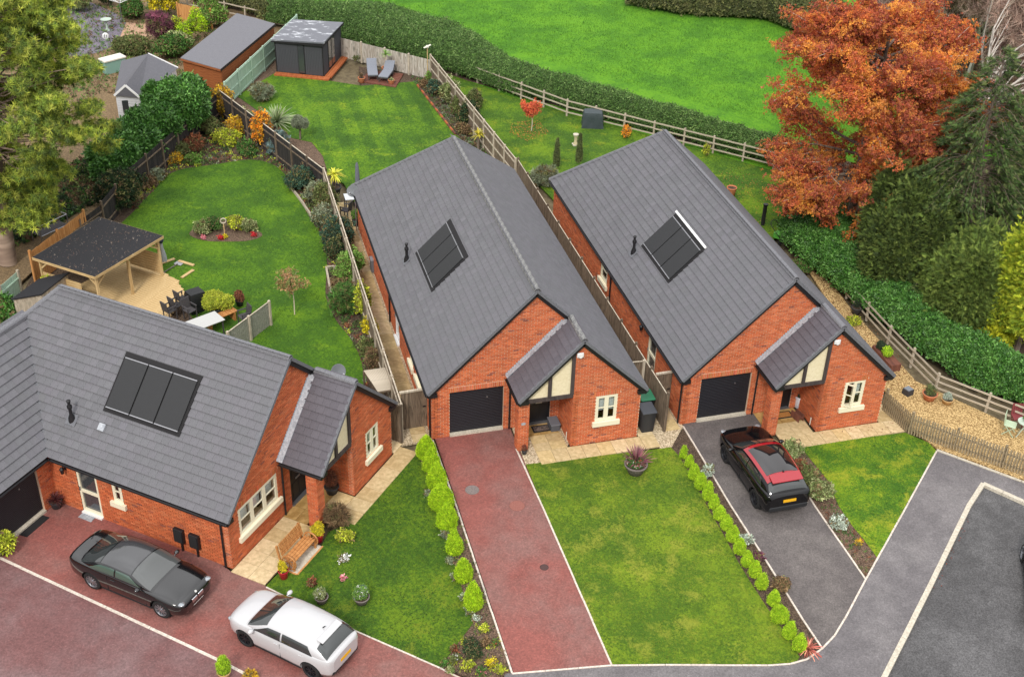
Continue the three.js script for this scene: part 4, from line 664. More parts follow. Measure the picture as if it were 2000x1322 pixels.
birch('bare birch with white branches spreading over the autumn tree', 1815, 330, 12, V(0.6, 0, 0.05), 521); birch('bare birch with pale limbs fanning out right of the autumn beech', 1868, 290, 12, V(0.5, 0, 0.05), 527); birch('bare pale tree behind the dark spruce', 1930, 250, 11, V(0.3, 0, -0.1), 522); birch('bare tree with thin grey twigs at the hedge beyond the field', 1815, 150, 9, V(0.1, 0, 0), 523); birch('bare brown tree behind the top of the autumn beech', 1880, 190, 10, V(0.15, 0, 0), 525); birch('bare tree beyond the tall spruces', 1990, 215, 11, V(0.2, 0, 0), 526); birch('bare birch leaning out past the tip of the spruce', 2010, 330, 10, V(0.3, 0, 0), 524);
function spruce(label, px, py, h, rad, pal, s, o = {}) { // tiers of drooping sprays
  reseed(s); const g = thing(o.name ?? 'spruce_tree', label, 'tree', P(px, py), 0), rods = [], list = [];
  mesh('trunk', rod(V(0, 0, 0), V(0, h * 0.96, 0), 0.22, 0.03, 8), M.bark, g);
  for (let y = h * 0.1; y < h * 0.985; y += h * 0.026) {
    const R = rad * Math.pow(1 - y / h, 0.72) * rr(0.85, 1.1) + 0.12, n = Math.max(5, Math.round(7 + R * 2.2));
    for (let i = 0; i < n; i++) {
      const a = rnd() * 6.28, L = R * rr(0.72, 1.12), d = V(Math.cos(a), 0, Math.sin(a)), tip = d.clone().multiplyScalar(L).setY(y - L * (o.droop ?? 0.22)), mid = d.clone().multiplyScalar(L * 0.55).setY(y + L * 0.05);
      if (L > 0.5) rods.push(branchTube([V(0, y, 0), mid, tip], 0.025, 0.008, 3));
      const m = Math.ceil(L * (o.dens ?? 26)); for (let k = 0; k < m; k++) { const t = 0.18 + 0.86 * Math.sqrt(rnd()), p = t < 0.55 ? V(0, y, 0).lerp(mid, t / 0.55) : mid.clone().lerp(tip, (t - 0.55) / 0.45); p.add(V(gauss() * 0.16, -Math.abs(gauss()) * 0.16, gauss() * 0.16)); list.push([p, outward(d.clone().setY(-0.15 + (o.lift ?? 0)).normalize(), 0.75), (o.size ?? 0.21) * rr(0.6, 1.3), pick(pal)]); }
    }
  }
  mesh('branches', rods, M.bark, g).userData.kind = 'stuff'; instances('crown', G.frond, leafMatDense, list, g);
}
const DK = [[74, 99, 46], [62, 84, 40], [88, 113, 55], [51, 70, 35], [107, 118, 67]];
spruce('dark drooping spruce rising beside the autumn tree', 1850, 560, 11.8, 4.7, DK, 531); spruce('tall dark spruce by the bare birch branches', 2000, 500, 10.2, 3.4, [[106, 120, 62], [134, 142, 79], [84, 96, 50], [166, 154, 101]], 532);
function yew(label, px, py, w, h, pal, s, o = {}) { reseed(s); const g = thing(o.name ?? 'yew_tree', label, 'tree', P(px, py)), L = lumps(w, h, w, o.n ?? 34, 0.34, 0.5); mesh('trunk', rod(V(0, 0, 0), V(0, h * 0.5, 0), 0.18, 0.06), M.bark, g); cores(g, L, 0.8, coreOf(pal)); foliage(g, 'crown', L, o.per ?? 230, o.size ?? 0.22, G.frond, leafMatDense, pal, { dir: true, lift: 0.25, spread: 0.9, in: 0.78, stray: 0.4, tone: 0.2 }); return g; }
const YW = [[79, 98, 39], [97, 117, 48], [65, 84, 31], [117, 132, 61], [54, 71, 30]];
yew('broad olive green yew behind the laurel hedge', 1752, 575, 5.2, 5.8, YW, 541); yew('feathery dark yew between the spruce and the laurel hedge', 1872, 650, 4.4, 4.8, [[87, 108, 43], [108, 130, 53], [72, 93, 37], [126, 143, 64]], 542); yew('low dark yew under the tall spruce', 1950, 655, 4.0, 4.4, [[78, 97, 41], [95, 115, 52], [114, 130, 60]], 543);
yew('golden yellow conifer above the laurel hedge', 1980, 700, 3.2, 7.6, [[180, 192, 48], [204, 210, 66], [146, 168, 44], [122, 150, 44]], 544, { name: 'golden_conifer', n: 22, size: 0.24 });
yew('small golden shrub poking through the dark conifers', 1935, 690, 1.7, 2.2, [[186, 190, 30], [150, 166, 30], [206, 206, 50]], 545, { name: 'golden_conifer', n: 6, size: 0.24 });
{ // tall pine at the left
  reseed(551); const B = P(15, 515), g = thing('pine_tree', 'tall pine with a thick bare trunk and yellow green needle clouds', 'tree', B), out = [], rods = [], list = [], pal = [[146, 164, 56], [168, 182, 66], [122, 146, 54], [100, 124, 50], [190, 196, 80]];
  out.push(branchTube([V(0, 0, 0), V(0.15, 2.2, -0.3), V(0.3, 5, -0.9), V(0.5, 9, -1.5), V(0.6, 13, -1.6)], 0.4, 0.12, 12));
  for (let i = 0; i < 250; i++) {
    const y = 2.2 + 10.6 * Math.pow(rnd(), 0.9), a = i * 2.4 + rr(-0.5, 0.5), R = (y < 5 ? 3.4 : 4.9) * Math.sqrt(Math.max(0.08, 1 - Math.pow((y - 7) / 7.2, 2))) * rr(0.45, 1), st = V(0.3, y - 0.4, -0.9), tip = V(0.5 + Math.cos(a) * R, y + rr(-0.5, 0.7), -1.1 + Math.sin(a) * R);
    rods.push(branchTube([st, st.clone().lerp(tip, 0.5).add(V(gauss() * 0.3, rr(-0.6, 0.1), gauss() * 0.3)), tip], 0.055, 0.015, 5));
    const w = rr(0.55, 0.95), n = Math.round(95 * w), tone = rr(0.85, 1.2);
    for (let k = 0; k < n; k++) { const d = V(gauss() * w * 0.75, gauss() * w * 0.42, gauss() * w * 0.75); list.push([tip.clone().add(d), rq(), rr(0.2, 0.32), pick(pal).multiplyScalar(tone)]); }
  }
  mesh('trunk', out, M.barkPine, g); mesh('limbs', rods, M.barkPine, g); instances('crown', G.pine, leafMat, list, g);
}

function thicket(label, px, py, w, h, s) { reseed(s); const g = thing('bare_thicket', label, 'thicket', P(px, py)), list = [], rods = []; for (let i = 0; i < 60; i++) { const a = rnd() * 6.28, q = Math.sqrt(rnd()) * w * 0.45, b = V(Math.cos(a) * q, 0, Math.sin(a) * q), t = b.clone().multiplyScalar(1.15).setY(h * rr(0.6, 1)); rods.push(branchTube([b, b.clone().lerp(t, 0.5).add(V(gauss() * 0.3, 0, gauss() * 0.3)), t], 0.05, 0.012, 4)); for (let k = 0; k < 34; k++) list.push([b.clone().lerp(t, rr(0.25, 1.05)).add(V(gauss() * 0.5, gauss() * 0.4, gauss() * 0.5)), rq(), rr(0.45, 0.95), pick([[190, 158, 142], [166, 136, 124], [212, 186, 170], [146, 122, 108]])]); } mesh('stems', rods, M.twigPale, g); instances('fine_twigs', twigGeo, leafMat, list, g); }
thicket('leafless brown thicket behind the autumn beech', 1850, 150, 6.5, 5.5, 561); thicket('leafless brown thicket right of the bare birches', 1960, 165, 7, 6, 562); thicket('leafless grey thicket behind the tall spruces', 2010, 270, 5.5, 5, 563); thicket('leafless thicket at the end of the far hedge', 1740, 70, 6, 5, 564);
// ---------------------------------------------------------------- fences and gates
reseed(601);
const nail = (v, y = 0) => V(v.x, y, v.z);
function panelFence(name, label, pts, o) { // o: h, boards, rail, post, cap materials; side: which side shows the rails (+1 right of the run)
  const g = new THREE.Group(); g.name = numbered(name); scene.add(g); tag(g, label, 'fence', o.group);
  const L = pts[0].distanceTo(pts[1]), n = Math.max(1, Math.round(L / (o.len ?? 1.83))), dir = pts[1].clone().sub(pts[0]).normalize(), nr = V(-dir.z, 0, dir.x), turn = Math.atan2(-dir.z, dir.x), h = o.h, s = o.side ?? 1;
  for (let i = 0; i < n; i++) {
    const a = pts[0].clone().lerp(pts[1], i / n), w = L / n, hh = h + (o.step ? rr(-0.04, 0.04) : 0), bs = [], bw = o.bw ?? 0.125;
    if (o.horizontal) for (let y = 0.06; y < hh - 0.05; y += 0.15) bs.push(box(w - 0.1, 0.142, 0.018, w / 2, y, ((y * 100 | 0) % 2) * 0.006, 0, 0.06));
    else for (let x = 0.06; x < w - 0.08; x += bw) bs.push(box(bw * 1.02, hh - 0.06 + rr(-0.012, 0.008), 0.014, x + bw / 2, 0.05, 0, 0.07));
    const p = mesh('panel', bs, o.boards, g); p.position.copy(a); p.rotation.y = turn;
    if (o.rail) for (const y of o.rails ?? [0.35, hh - 0.35]) { const r = mesh('rail', box(w - 0.04, 0.07, 0.04, w / 2, y, s * 0.035), o.rail, g); r.position.copy(a); r.rotation.y = turn; }
    if (o.cap) { const c = mesh('cap_rail', box(w - 0.01, 0.025, o.capW ?? 0.05, w / 2, hh + 0.002, 0), o.cap, g); c.position.copy(a); c.rotation.y = turn; }
  }
  for (let i = 0; i <= n; i++) { const a = pts[0].clone().lerp(pts[1], i / n).addScaledVector(nr, s * 0.02); const q = mesh('post', [box(0.1, h + 0.08, 0.1), ...(o.knob ? [ball(0.055, 0.05, 0.055, 0, h + 0.12, 0, 8)] : [])], o.post ?? M.fencePale, g); q.position.copy(a); q.rotation.y = turn; }
  return g;
}
const FX = -1.14;
panelFence('panel_fence', 'grey panel fence with pale capping between left garden and slab path', [V(FX, 0, -20.9), V(FX, 0, -0.1)], { h: 1.75, boards: M.fenceGrey, rail: M.railWood, post: M.railWood, cap: M.fencePale, side: 1 });
panelFence('panel_fence', 'dark stained fence with pale posts at the foot of the striped lawn', [V(-5.6, 0, -32.7), V(FX, 0, -20.95)], { h: 1.7, boards: M.fenceBlack, rail: M.fenceGrey, post: M.fenceGrey, cap: M.fencePale, side: 1 });
const bf = [[425, 180], [250, 330], [195, 395], [60, 490], [-20, 575]].map(([x, y]) => nail(P(x, y, 1.6)));
panelFence('panel_fence', 'black stained fence below the laurel bushes', [bf[0], bf[1]], { h: 1.6, boards: M.fenceBlack, rail: M.fenceGrey, post: M.fenceGrey, side: -1, step: 1 });
panelFence('panel_fence', 'short black fence panel beside the dark round shrub', [bf[1], bf[2]], { h: 1.6, boards: M.fenceBlack, rail: M.fenceGrey, post: M.fenceGrey, side: -1 });
panelFence('panel_fence', 'black fence panels behind the timber pergola', [bf[2], bf[3]], { h: 1.45, boards: M.fenceBlack, rail: M.fenceGrey, post: M.fenceGrey, side: -1 });
panelFence('panel_fence', 'new orange board fence above the pergola roof', [nail(P(162, 412, 1.75)), nail(P(57, 492, 1.75))], { h: 1.75, boards: M.fenceOrange, rail: M.fenceOrange, post: M.fenceOrange, side: 1, bw: 0.15 });
panelFence('panel_fence', 'pale painted fence panel left of the lean-to roof', [nail(P(32, 530, 1.5)), nail(P(-40, 592, 1.5))], { h: 1.5, boards: M.fenceMint, rail: M.fenceMint, post: M.fencePale, side: -1 });
panelFence('panel_fence', 'mint green panel fence beside the timber store', [nail(P(437, 163, 1.55)), nail(P(578, 30, 1.6))], { h: 1.6, boards: M.fenceMint, rail: M.fenceMint, post: M.fenceMint, cap: M.fenceMint, side: 1, rails: [0.15, 0.8, 1.5], len: 2.2 });
panelFence('panel_fence', 'whitewashed board fence behind the sun loungers', [nail(P(660, 72, 1.35)), nail(P(846, 118, 1.35))], { h: 1.35, boards: mat({ map: woodTex([150, 140, 128], [206, 200, 190], [1.4, 1.4], 30, 0.8), roughness: 1 }), post: M.fencePale, side: 1 });
panelFence('panel_fence', 'brown fence with pale posts and rails beside the shrub border', [V(7.55, 0, -35.6), V(8.78, 0, -20)], { h: 1.75, boards: M.fenceGrey, rail: M.fencePale, post: M.fencePale, cap: M.fencePale, side: 1, rails: [0.3, 0.9, 1.5] });
panelFence('panel_fence', 'weathered fence between the middle and the right bungalow', [V(8.86, 0, -19.9), V(8.93, 0, 1.6)], { h: 1.75, boards: M.fenceGrey, rail: M.fenceGrey, post: M.fenceGrey, cap: M.fencePale, capW: 0.035, side: -1, knob: true });
panelFence('panel_fence', 'short weathered panel between the left bungalow and the slab path', [V(-1.62, 0, -0.36), V(-1.2, 0, -0.02)], { h: 1.75, boards: M.fenceGrey, post: M.fenceGrey, side: 1 });
panelFence('panel_fence', 'short cross panel beside the right eaves of the middle bungalow', [V(8.1, 0, -0.85), V(8.84, 0, -0.8)], { h: 1.75, boards: M.fenceGrey, cap: M.fencePale, post: M.fencePale, side: 1 });
panelFence('trellis_fence', 'glazed trellis screen beside the garden dining set', [nail(P(443, 650, 1.2)), nail(P(524, 590, 1.2))], { h: 1.2, boards: mat({ map: speck([120, 120, 112], [170, 168, 158], 40, 1), roughness: 0.6 }), post: M.fencePale, cap: M.fencePale, side: 1 });
function gate(label, a, b, h) { const g = thing('side_gate', label, 'gate', a, Math.atan2(-(b.z - a.z), b.x - a.x)), w = a.distanceTo(b); for (let x = 0.02; x < w - 0.05; x += 0.13) mesh('board', box(0.126, h, 0.02, x + 0.065, 0.05, 0), M.fenceGrey, g); mesh('ledge', box(w, 0.1, 0.03, w / 2, 0.3, -0.03), M.fenceGrey, g); mesh('ledge', box(w, 0.1, 0.03, w / 2, h - 0.3, -0.03), M.fenceGrey, g); mesh('cap_rail', box(w + 0.08, 0.07, 0.09, w / 2, h + 0.06, 0), M.fencePale, g); mesh('latch', box(0.12, 0.04, 0.03, w - 0.1, 1.0, 0.03), M.black, g); return g; }
gate('weathered side gate left of the middle bungalow', V(-1.04, 0, -0.8), V(-0.03, 0, -0.84), 1.72); gate('weathered side gate left of the right bungalow', V(9.0, 0, 0.24), V(9.66, 0, 0.22), 1.72);
function railFence(name, label, px, rails, h = 1.1, sp = 1.85, y0 = 0.3) {
  const g = new THREE.Group(); g.name = numbered(name); scene.add(g); tag(g, label, 'fence'); const pts = px.map((p) => P(...p));
  for (let i = 0; i + 1 < pts.length; i++) {
    const a = pts[i], b = pts[i + 1], L = a.distanceTo(b), n = Math.max(1, Math.round(L / sp)), t = Math.atan2(-(b.z - a.z), b.x - a.x);
    for (let k = i ? 1 : 0; k <= n; k++) { const p = a.clone().lerp(b, k / n); const q = mesh('post', box(0.095, h + rr(-0.03, 0.03), 0.085), M.railWood, g); q.position.copy(p); q.rotation.set(rr(-0.02, 0.02), t, rr(-0.02, 0.02)); }
    for (let k = 0; k < n; k++) for (let r = 0; r < rails; r++) { const y = y0 + (h - y0 - 0.09) * r / (rails - 1), p = a.clone().lerp(b, k / n), q = a.clone().lerp(b, (k + 1) / n); p.y = y + rr(-0.015, 0.015); q.y = y + rr(-0.015, 0.015); const d = V(Math.sin(t), 0, Math.cos(t)).multiplyScalar(0.06); mesh('rail', bar(p.add(d), q.add(d), 0.032, 0.075), M.railWood, g); }
  }
  return g;
}
railFence('rail_fence', 'three rail wooden fence in front of the field hedge', [[852, 132], [1107, 227], [1335, 285], [1572, 346]], 3);
railFence('rail_fence', 'wooden rail fence running down beside the laurel hedge', [[1548, 452], [1616, 542], [1734, 672], [1826, 766], [2030, 845]], 3, 0.98);
railFence('rail_fence', 'pale rail fence at the far end of the neighbour garden', [[330, 8], [440, 30], [600, 66]], 2, 1.0);
{ // picket fence
  const g = new THREE.Group(); g.name = 'picket_fence'; scene.add(g); tag(g, 'weathered picket fence between the gravel and the pavement', 'fence');
  const run = [[1724, 801], [1773, 847], [2050, 949]].map((p) => P(...p)), s = new THREE.Shape(); s.moveTo(-0.035, 0); s.lineTo(0.035, 0); s.lineTo(0.035, 0.9); s.absarc(0, 0.9, 0.035, 0, PI, false);
  const pg = new THREE.ExtrudeGeometry(s, { depth: 0.02, bevelEnabled: false, curveSegments: 4 });
  for (let i = 0; i < 2; i++) {
    const a = run[i], b = run[i + 1], L = a.distanceTo(b), t = Math.atan2(-(b.z - a.z), b.x - a.x), d = V(Math.sin(t), 0, Math.cos(t)), n = Math.round(L / 0.112);
    for (let k = 0; k < n; k++) { const q = mesh('picket', pg, M.picket, g); q.position.copy(a.clone().lerp(b, (k + 0.5) / n)).addScaledVector(d, 0.03); q.position.y = 0.06 + rr(-0.01, 0.01); q.rotation.set(0, t, rr(-0.02, 0.02)); q.scale.x = rr(0.9, 1.06); }
    const m = Math.max(1, Math.round(L / 1.9)); for (let k = i; k <= m; k++) { const q = mesh('post', [box(0.09, 1.05, 0.09)], M.picket, g); q.position.copy(a.clone().lerp(b, k / m)).addScaledVector(d, -0.07); q.rotation.y = t; }
    for (const y of [0.25, 0.72]) { const p = a.clone().setY(y), q = b.clone().setY(y); mesh('rail', bar(p, q, 0.035, 0.08), M.picket, g); }
  }
}
// ---------------------------------------------------------------- garden buildings
function quadSolid(c, y0, y1) { // box between four plan corners with its own top heights
  const t = c.map((p, i) => V(p.x, Array.isArray(y1) ? y1[i] : y1, p.z)), b = c.map((p) => V(p.x, y0, p.z)), f = [[t[0], t[1], t[2], t[3]]];
  for (let i = 0; i < 4; i++) { const j = (i + 1) % 4; f.push([b[i], b[j], t[j], t[i]]); } f.push([b[3], b[2], b[1], b[0]]); return quadGeo(f);
}
{ // charcoal garden room
  const A = V(-1.67, 0, -38.94), g = thing('garden_room', 'charcoal clad garden room with flat grey roof on an orange deck', 'garden room', A, Math.atan2(-1.34, 2.76)), w = 3.07, d = 3.74, h = 2.2;
  const clad = mat({ c: 0x45464c, roughness: 0.8 }), cs = [];
  mesh('wall', [box(w, h - 0.12, d, w / 2, 0.12, -d / 2)], clad, g);
  for (let x = 0.05; x < w - 0.05; x += 0.105) if (x < 1.42 || x > 1.92) cs.push(box(0.085, h - 0.16, 0.02, x + 0.05, 0.13, 0.01)); for (let z = 0.05; z < d - 0.05; z += 0.105) if (z < 0.95 || z > 2.35) cs.push(box(0.02, h - 0.16, 0.085, w + 0.01, 0.13, -z - 0.05));
  mesh('cladding', cs, clad, g).userData.kind = 'stuff';
  for (const x of [0.0, w]) mesh('corner_trim', box(0.06, h - 0.12, 0.06, x, 0.12, 0.0), M.blackMatt, g); mesh('corner_trim', box(0.06, h - 0.12, 0.06, w, 0.12, -d), M.blackMatt, g);
  const wn = mesh('window', [box(0.44, 1.95, 0.06, 1.68, 0.15, 0.0)], M.blackMatt, g); mesh('pane', box(0.36, 1.8, 0.02, 1.68, 0.22, 0.04), M.glass, wn);
  const dr = mesh('double_door', [box(0.06, 1.98, 1.36, w, 0.14, -1.65)], M.blackMatt, g); for (const z of [-1.32, -1.98]) mesh('pane', box(0.02, 1.75, 0.54, w + 0.04, 0.26, z), M.glass, dr); mesh('handle', box(0.05, 0.2, 0.04, w + 0.05, 1.0, -1.65), M.silver, dr);
  const rf = mesh('roof', box(w + 0.36, 0.09, d + 0.36, w / 2, h, -d / 2 + 0.02, 0, -0.02, 0.03), M.feltStain, g); mesh('fascia', [box(w + 0.38, 0.14, 0.03, w / 2, h - 0.1, 0.17), box(0.03, 0.14, d + 0.38, w + 0.17, h - 0.06, -d / 2)], M.blackMatt, rf);
  for (let i = 0; i < 3; i++) mesh('deck_board', box(w + 0.5, 0.1, 0.145, w / 2 + 0.2, 0.02, 0.12 + i * 0.15), M.redWood, g); for (let i = 0; i < 3; i++) mesh('deck_board', box(0.145, 0.1, d, w + 0.12 + i * 0.15, 0.021, -d / 2 - 0.02), M.redWood, g);
}
{ // timber store
  const c = [P(352, 114, 2.2), P(462, 27, 2.2), P(537, 48, 2.0), P(430, 137, 2.0)], m = V(0, 0, 0); c.forEach((p) => m.addScaledVector(p, 0.25)); m.y = 0;
  const g = thing('timber_store', 'long brown timber store with grey felt roof by the mint fence', 'shed', m), r = c.map((p) => p.clone().sub(m)), w = r.map((p) => V(p.x * 0.95, 0, p.z * 0.95)), br = mat({ map: woodTex([128, 70, 34], [164, 98, 50], [1, 1], 20), roughness: 0.85 });
  mesh('wall', quadSolid(w, 0, [2.1, 2.1, 1.92, 1.92]), br, g);
  const bd = []; for (let y = 0.1; y < 1.9; y += 0.16) for (const [i, j] of [[3, 0], [2, 3]]) { const a = V(w[i].x, y, w[i].z).multiplyScalar(1.012), b = V(w[j].x, y, w[j].z).multiplyScalar(1.012); a.y = b.y = y + 0.08; bd.push(bar(a, b, 0.03, 0.15)); } mesh('cladding', bd, br, g).userData.kind = 'stuff';
  mesh('roof', quadSolid(r, 2.02, [2.22, 2.22, 2.04, 2.04]).translate(0, 0.03, 0), M.felt, g);
  mesh('bargeboard', bar(r[3].clone().setY(1.98), r[0].clone().setY(2.14), 0.04, 0.12), br, g); mesh('gutter', bar(r[3].clone().setY(1.97), r[2].clone().setY(1.97), 0.06, 0.07), M.black, g);
}
{ // white cabin with dark roof
  const c = [P(222, 186, 1.9), P(236, 118, 1.9), P(347, 132, 1.9), P(272, 190, 1.9)], m = V(0, 0, 0); c.forEach((p) => m.addScaledVector(p, 0.25)); m.y = 0; const r = c.map((p) => p.clone().sub(m)), w = r.map((p) => V(p.x * 0.93, 0, p.z * 0.93));
  const g = thing('summer_house', 'white boarded summer house with dark grey roof behind the laurels', 'summer house', m), wb = mat({ c: 0xd9dade, roughness: 0.7 });
  mesh('wall', quadSolid(w, 0, 1.85), wb, g); const bd = []; for (let y = 0.05; y < 1.8; y += 0.15) for (const [i, j] of [[3, 0], [0, 1], [2, 3]]) bd.push(bar(V(w[i].x * 1.01, y + 0.07, w[i].z * 1.01), V(w[j].x * 1.01, y + 0.07, w[j].z * 1.01), 0.03, 0.13)); mesh('cladding', bd, wb, g).userData.kind = 'stuff';
  const e0 = r[0].clone().lerp(r[3], 0.5).setY(2.55), e1 = r[1].clone().lerp(r[2], 0.5).setY(2.55), t = r.map((p) => p.clone().setY(1.88));
  mesh('roof', quadGeo([[t[0], t[1], e1, e0], [t[3], e0, e1, t[2]], [t[0], e0, t[3]], [t[1], t[2], e1]]), mat({ map: speck([84, 84, 90], [108, 108, 114], 100, 2), roughness: 0.95, side: THREE.DoubleSide }), g);
  mesh('bargeboard', [bar(t[0].clone().multiplyScalar(1.005), e0.clone(), 0.04, 0.12), bar(t[3].clone().multiplyScalar(1.005), e0.clone(), 0.04, 0.12), bar(t[2].clone(), e1.clone(), 0.05, 0.1)], M.white, g);
  mesh('window', box(0.5, 0.7, 0.04, 0, 0.9, 0).translate(w[0].x * 0.6 + w[3].x * 0.4, 0, w[0].z * 0.6 + w[3].z * 0.4 + 0.06), M.glass, g);
}
{ const a = P(222, 138), g = thing('storage_chest', 'teal and white garden storage chest beside the summer house', 'chest', a, 0.5); mesh('body', box(1.4, 0.8, 0.7, 0, 0, 0), mat({ c: 0x7fa398, roughness: 0.7 }), g); mesh('lid', box(1.5, 0.08, 0.8, 0, 0.8, 0), M.offWhite, g); }
{ const a = P(402, 160), g = thing('storage_chest', 'white storage box between the laurel and the mint fence', 'chest', a, 0.9); mesh('body', rbox(0.7, 0.85, 0.6, 0.03), M.offWhite, g); mesh('lid', rbox(0.76, 0.08, 0.66, 0.03, 0, 0.85, 0), mat({ c: 0xb8bcc4, roughness: 0.6 }), g); }
{ // pergola
  const c = [P(62, 503, 2.1), P(192, 424, 2.1), P(318, 461, 2.1), P(184, 541, 2.1)], m = V(0, 0, 0); c.forEach((p) => m.addScaledVector(p, 0.25)); m.y = 0; const r = c.map((p) => p.clone().sub(m));
  const g = thing('pergola', 'open timber pergola with black felt roof over a pale deck', 'pergola', m);
  const rf = mesh('roof', quadSolid(r, 2.06, [2.12, 2.12, 2.12, 2.12]), M.feltDark, g);
  reseed(611); instances('fallen_needles', needleCluster(5, 77, 0, 0.02), leafMat, Array.from({ length: 420 }, () => { const u = rnd(), v = rnd(), p = r[0].clone().lerp(r[1], u).lerp(r[3].clone().lerp(r[2], u), v); return [V(p.x, 2.125, p.z), rq(), rr(0.05, 0.16), pick([[178, 150, 128], [150, 118, 96], [204, 190, 176]])]; }), rf);
  const inn = r.map((p) => V(p.x * 0.9, 0, p.z * 0.9));
  for (let i = 0; i < 4; i++) { const j = (i + 1) % 4, k = (i + 3) % 4; mesh('post', box(0.1, 1.95, 0.1, inn[i].x, 0, inn[i].z, 0.7), M.newWood, g); mesh('beam', bar(V(inn[i].x, 1.98, inn[i].z), V(inn[j].x, 1.98, inn[j].z), 0.08, 0.14), M.newWood, g); for (const q of [j, k]) mesh('brace', bar(V(inn[i].x, 1.5, inn[i].z), inn[i].clone().lerp(inn[q], 0.16).setY(1.95), 0.07), M.newWood, g); mesh('edge_board', bar(r[i].clone().setY(2.05), r[j].clone().setY(2.05), 0.04, 0.12), M.newWood, g); }
  const mid = inn[2].clone().lerp(inn[3], 0.5); mesh('post', box(0.1, 1.95, 0.1, mid.x, 0, mid.z, 0.7), M.newWood, g);
  for (let k = 0; k < 8; k++) mesh('slat', bar(inn[1].clone().lerp(inn[2], 0.45).setY(0.25 + k * 0.13), inn[2].clone().setY(0.25 + k * 0.13), 0.02, 0.115), M.newWood, g);
  for (let k = 0; k < 9; k++) mesh('slat', bar(inn[0].clone().lerp(inn[3], 0.0).setY(0.25 + k * 0.13), inn[0].clone().lerp(inn[3], 0.7).setY(0.25 + k * 0.13), 0.02, 0.115), M.newWood, g);
}
{ // pale deck under the pergola and to the house
  const q = [[150, 560], [250, 512], [340, 545], [362, 575], [330, 625], [250, 640]].map((p) => P(...p)), g = new THREE.Group(); g.name = 'deck'; scene.add(g); tag(g, 'pale new timber deck below the pergola', 'deck', null, 'structure');
  mesh('deck_base', slabGeo(q, 0.06), M.newWood, g); const d = q[2].clone().sub(q[1]).normalize(), nn = V(-d.z, 0, d.x); reseed(612);
  for (let i = -6; i < 30; i++) { const o = q[1].clone().addScaledVector(nn, i * 0.146); let lo = 9, hi = -9; for (let t = -7; t < 7; t += 0.05) { const p = o.clone().addScaledVector(d, t); if (inside(q, p.x, p.z)) { lo = Math.min(lo, t); hi = Math.max(hi, t); } } if (hi - lo > 0.3) mesh('deck_board', bar(o.clone().addScaledVector(d, lo).setY(0.075), o.clone().addScaledVector(d, hi).setY(0.075), 0.138, 0.03), M.newWood, g); }
}
{ const c = [[20, 585], [75, 545], [135, 532], [80, 575]].map(([x, y]) => P(x, y, 1.5)), m = V(0, 0, 0); c.forEach((p) => m.addScaledVector(p, 0.25)); m.y = 0; const r = c.map((p) => p.clone().sub(m)), g = thing('lean_to', 'low lean-to with dark felt roof below the pergola', 'shed', m); mesh('wall', quadSolid(r.map((p) => p.clone().multiplyScalar(0.92)), 0, 1.45), M.railWood, g); mesh('roof', quadSolid(r, 1.46, 1.52), M.feltDark, g); }
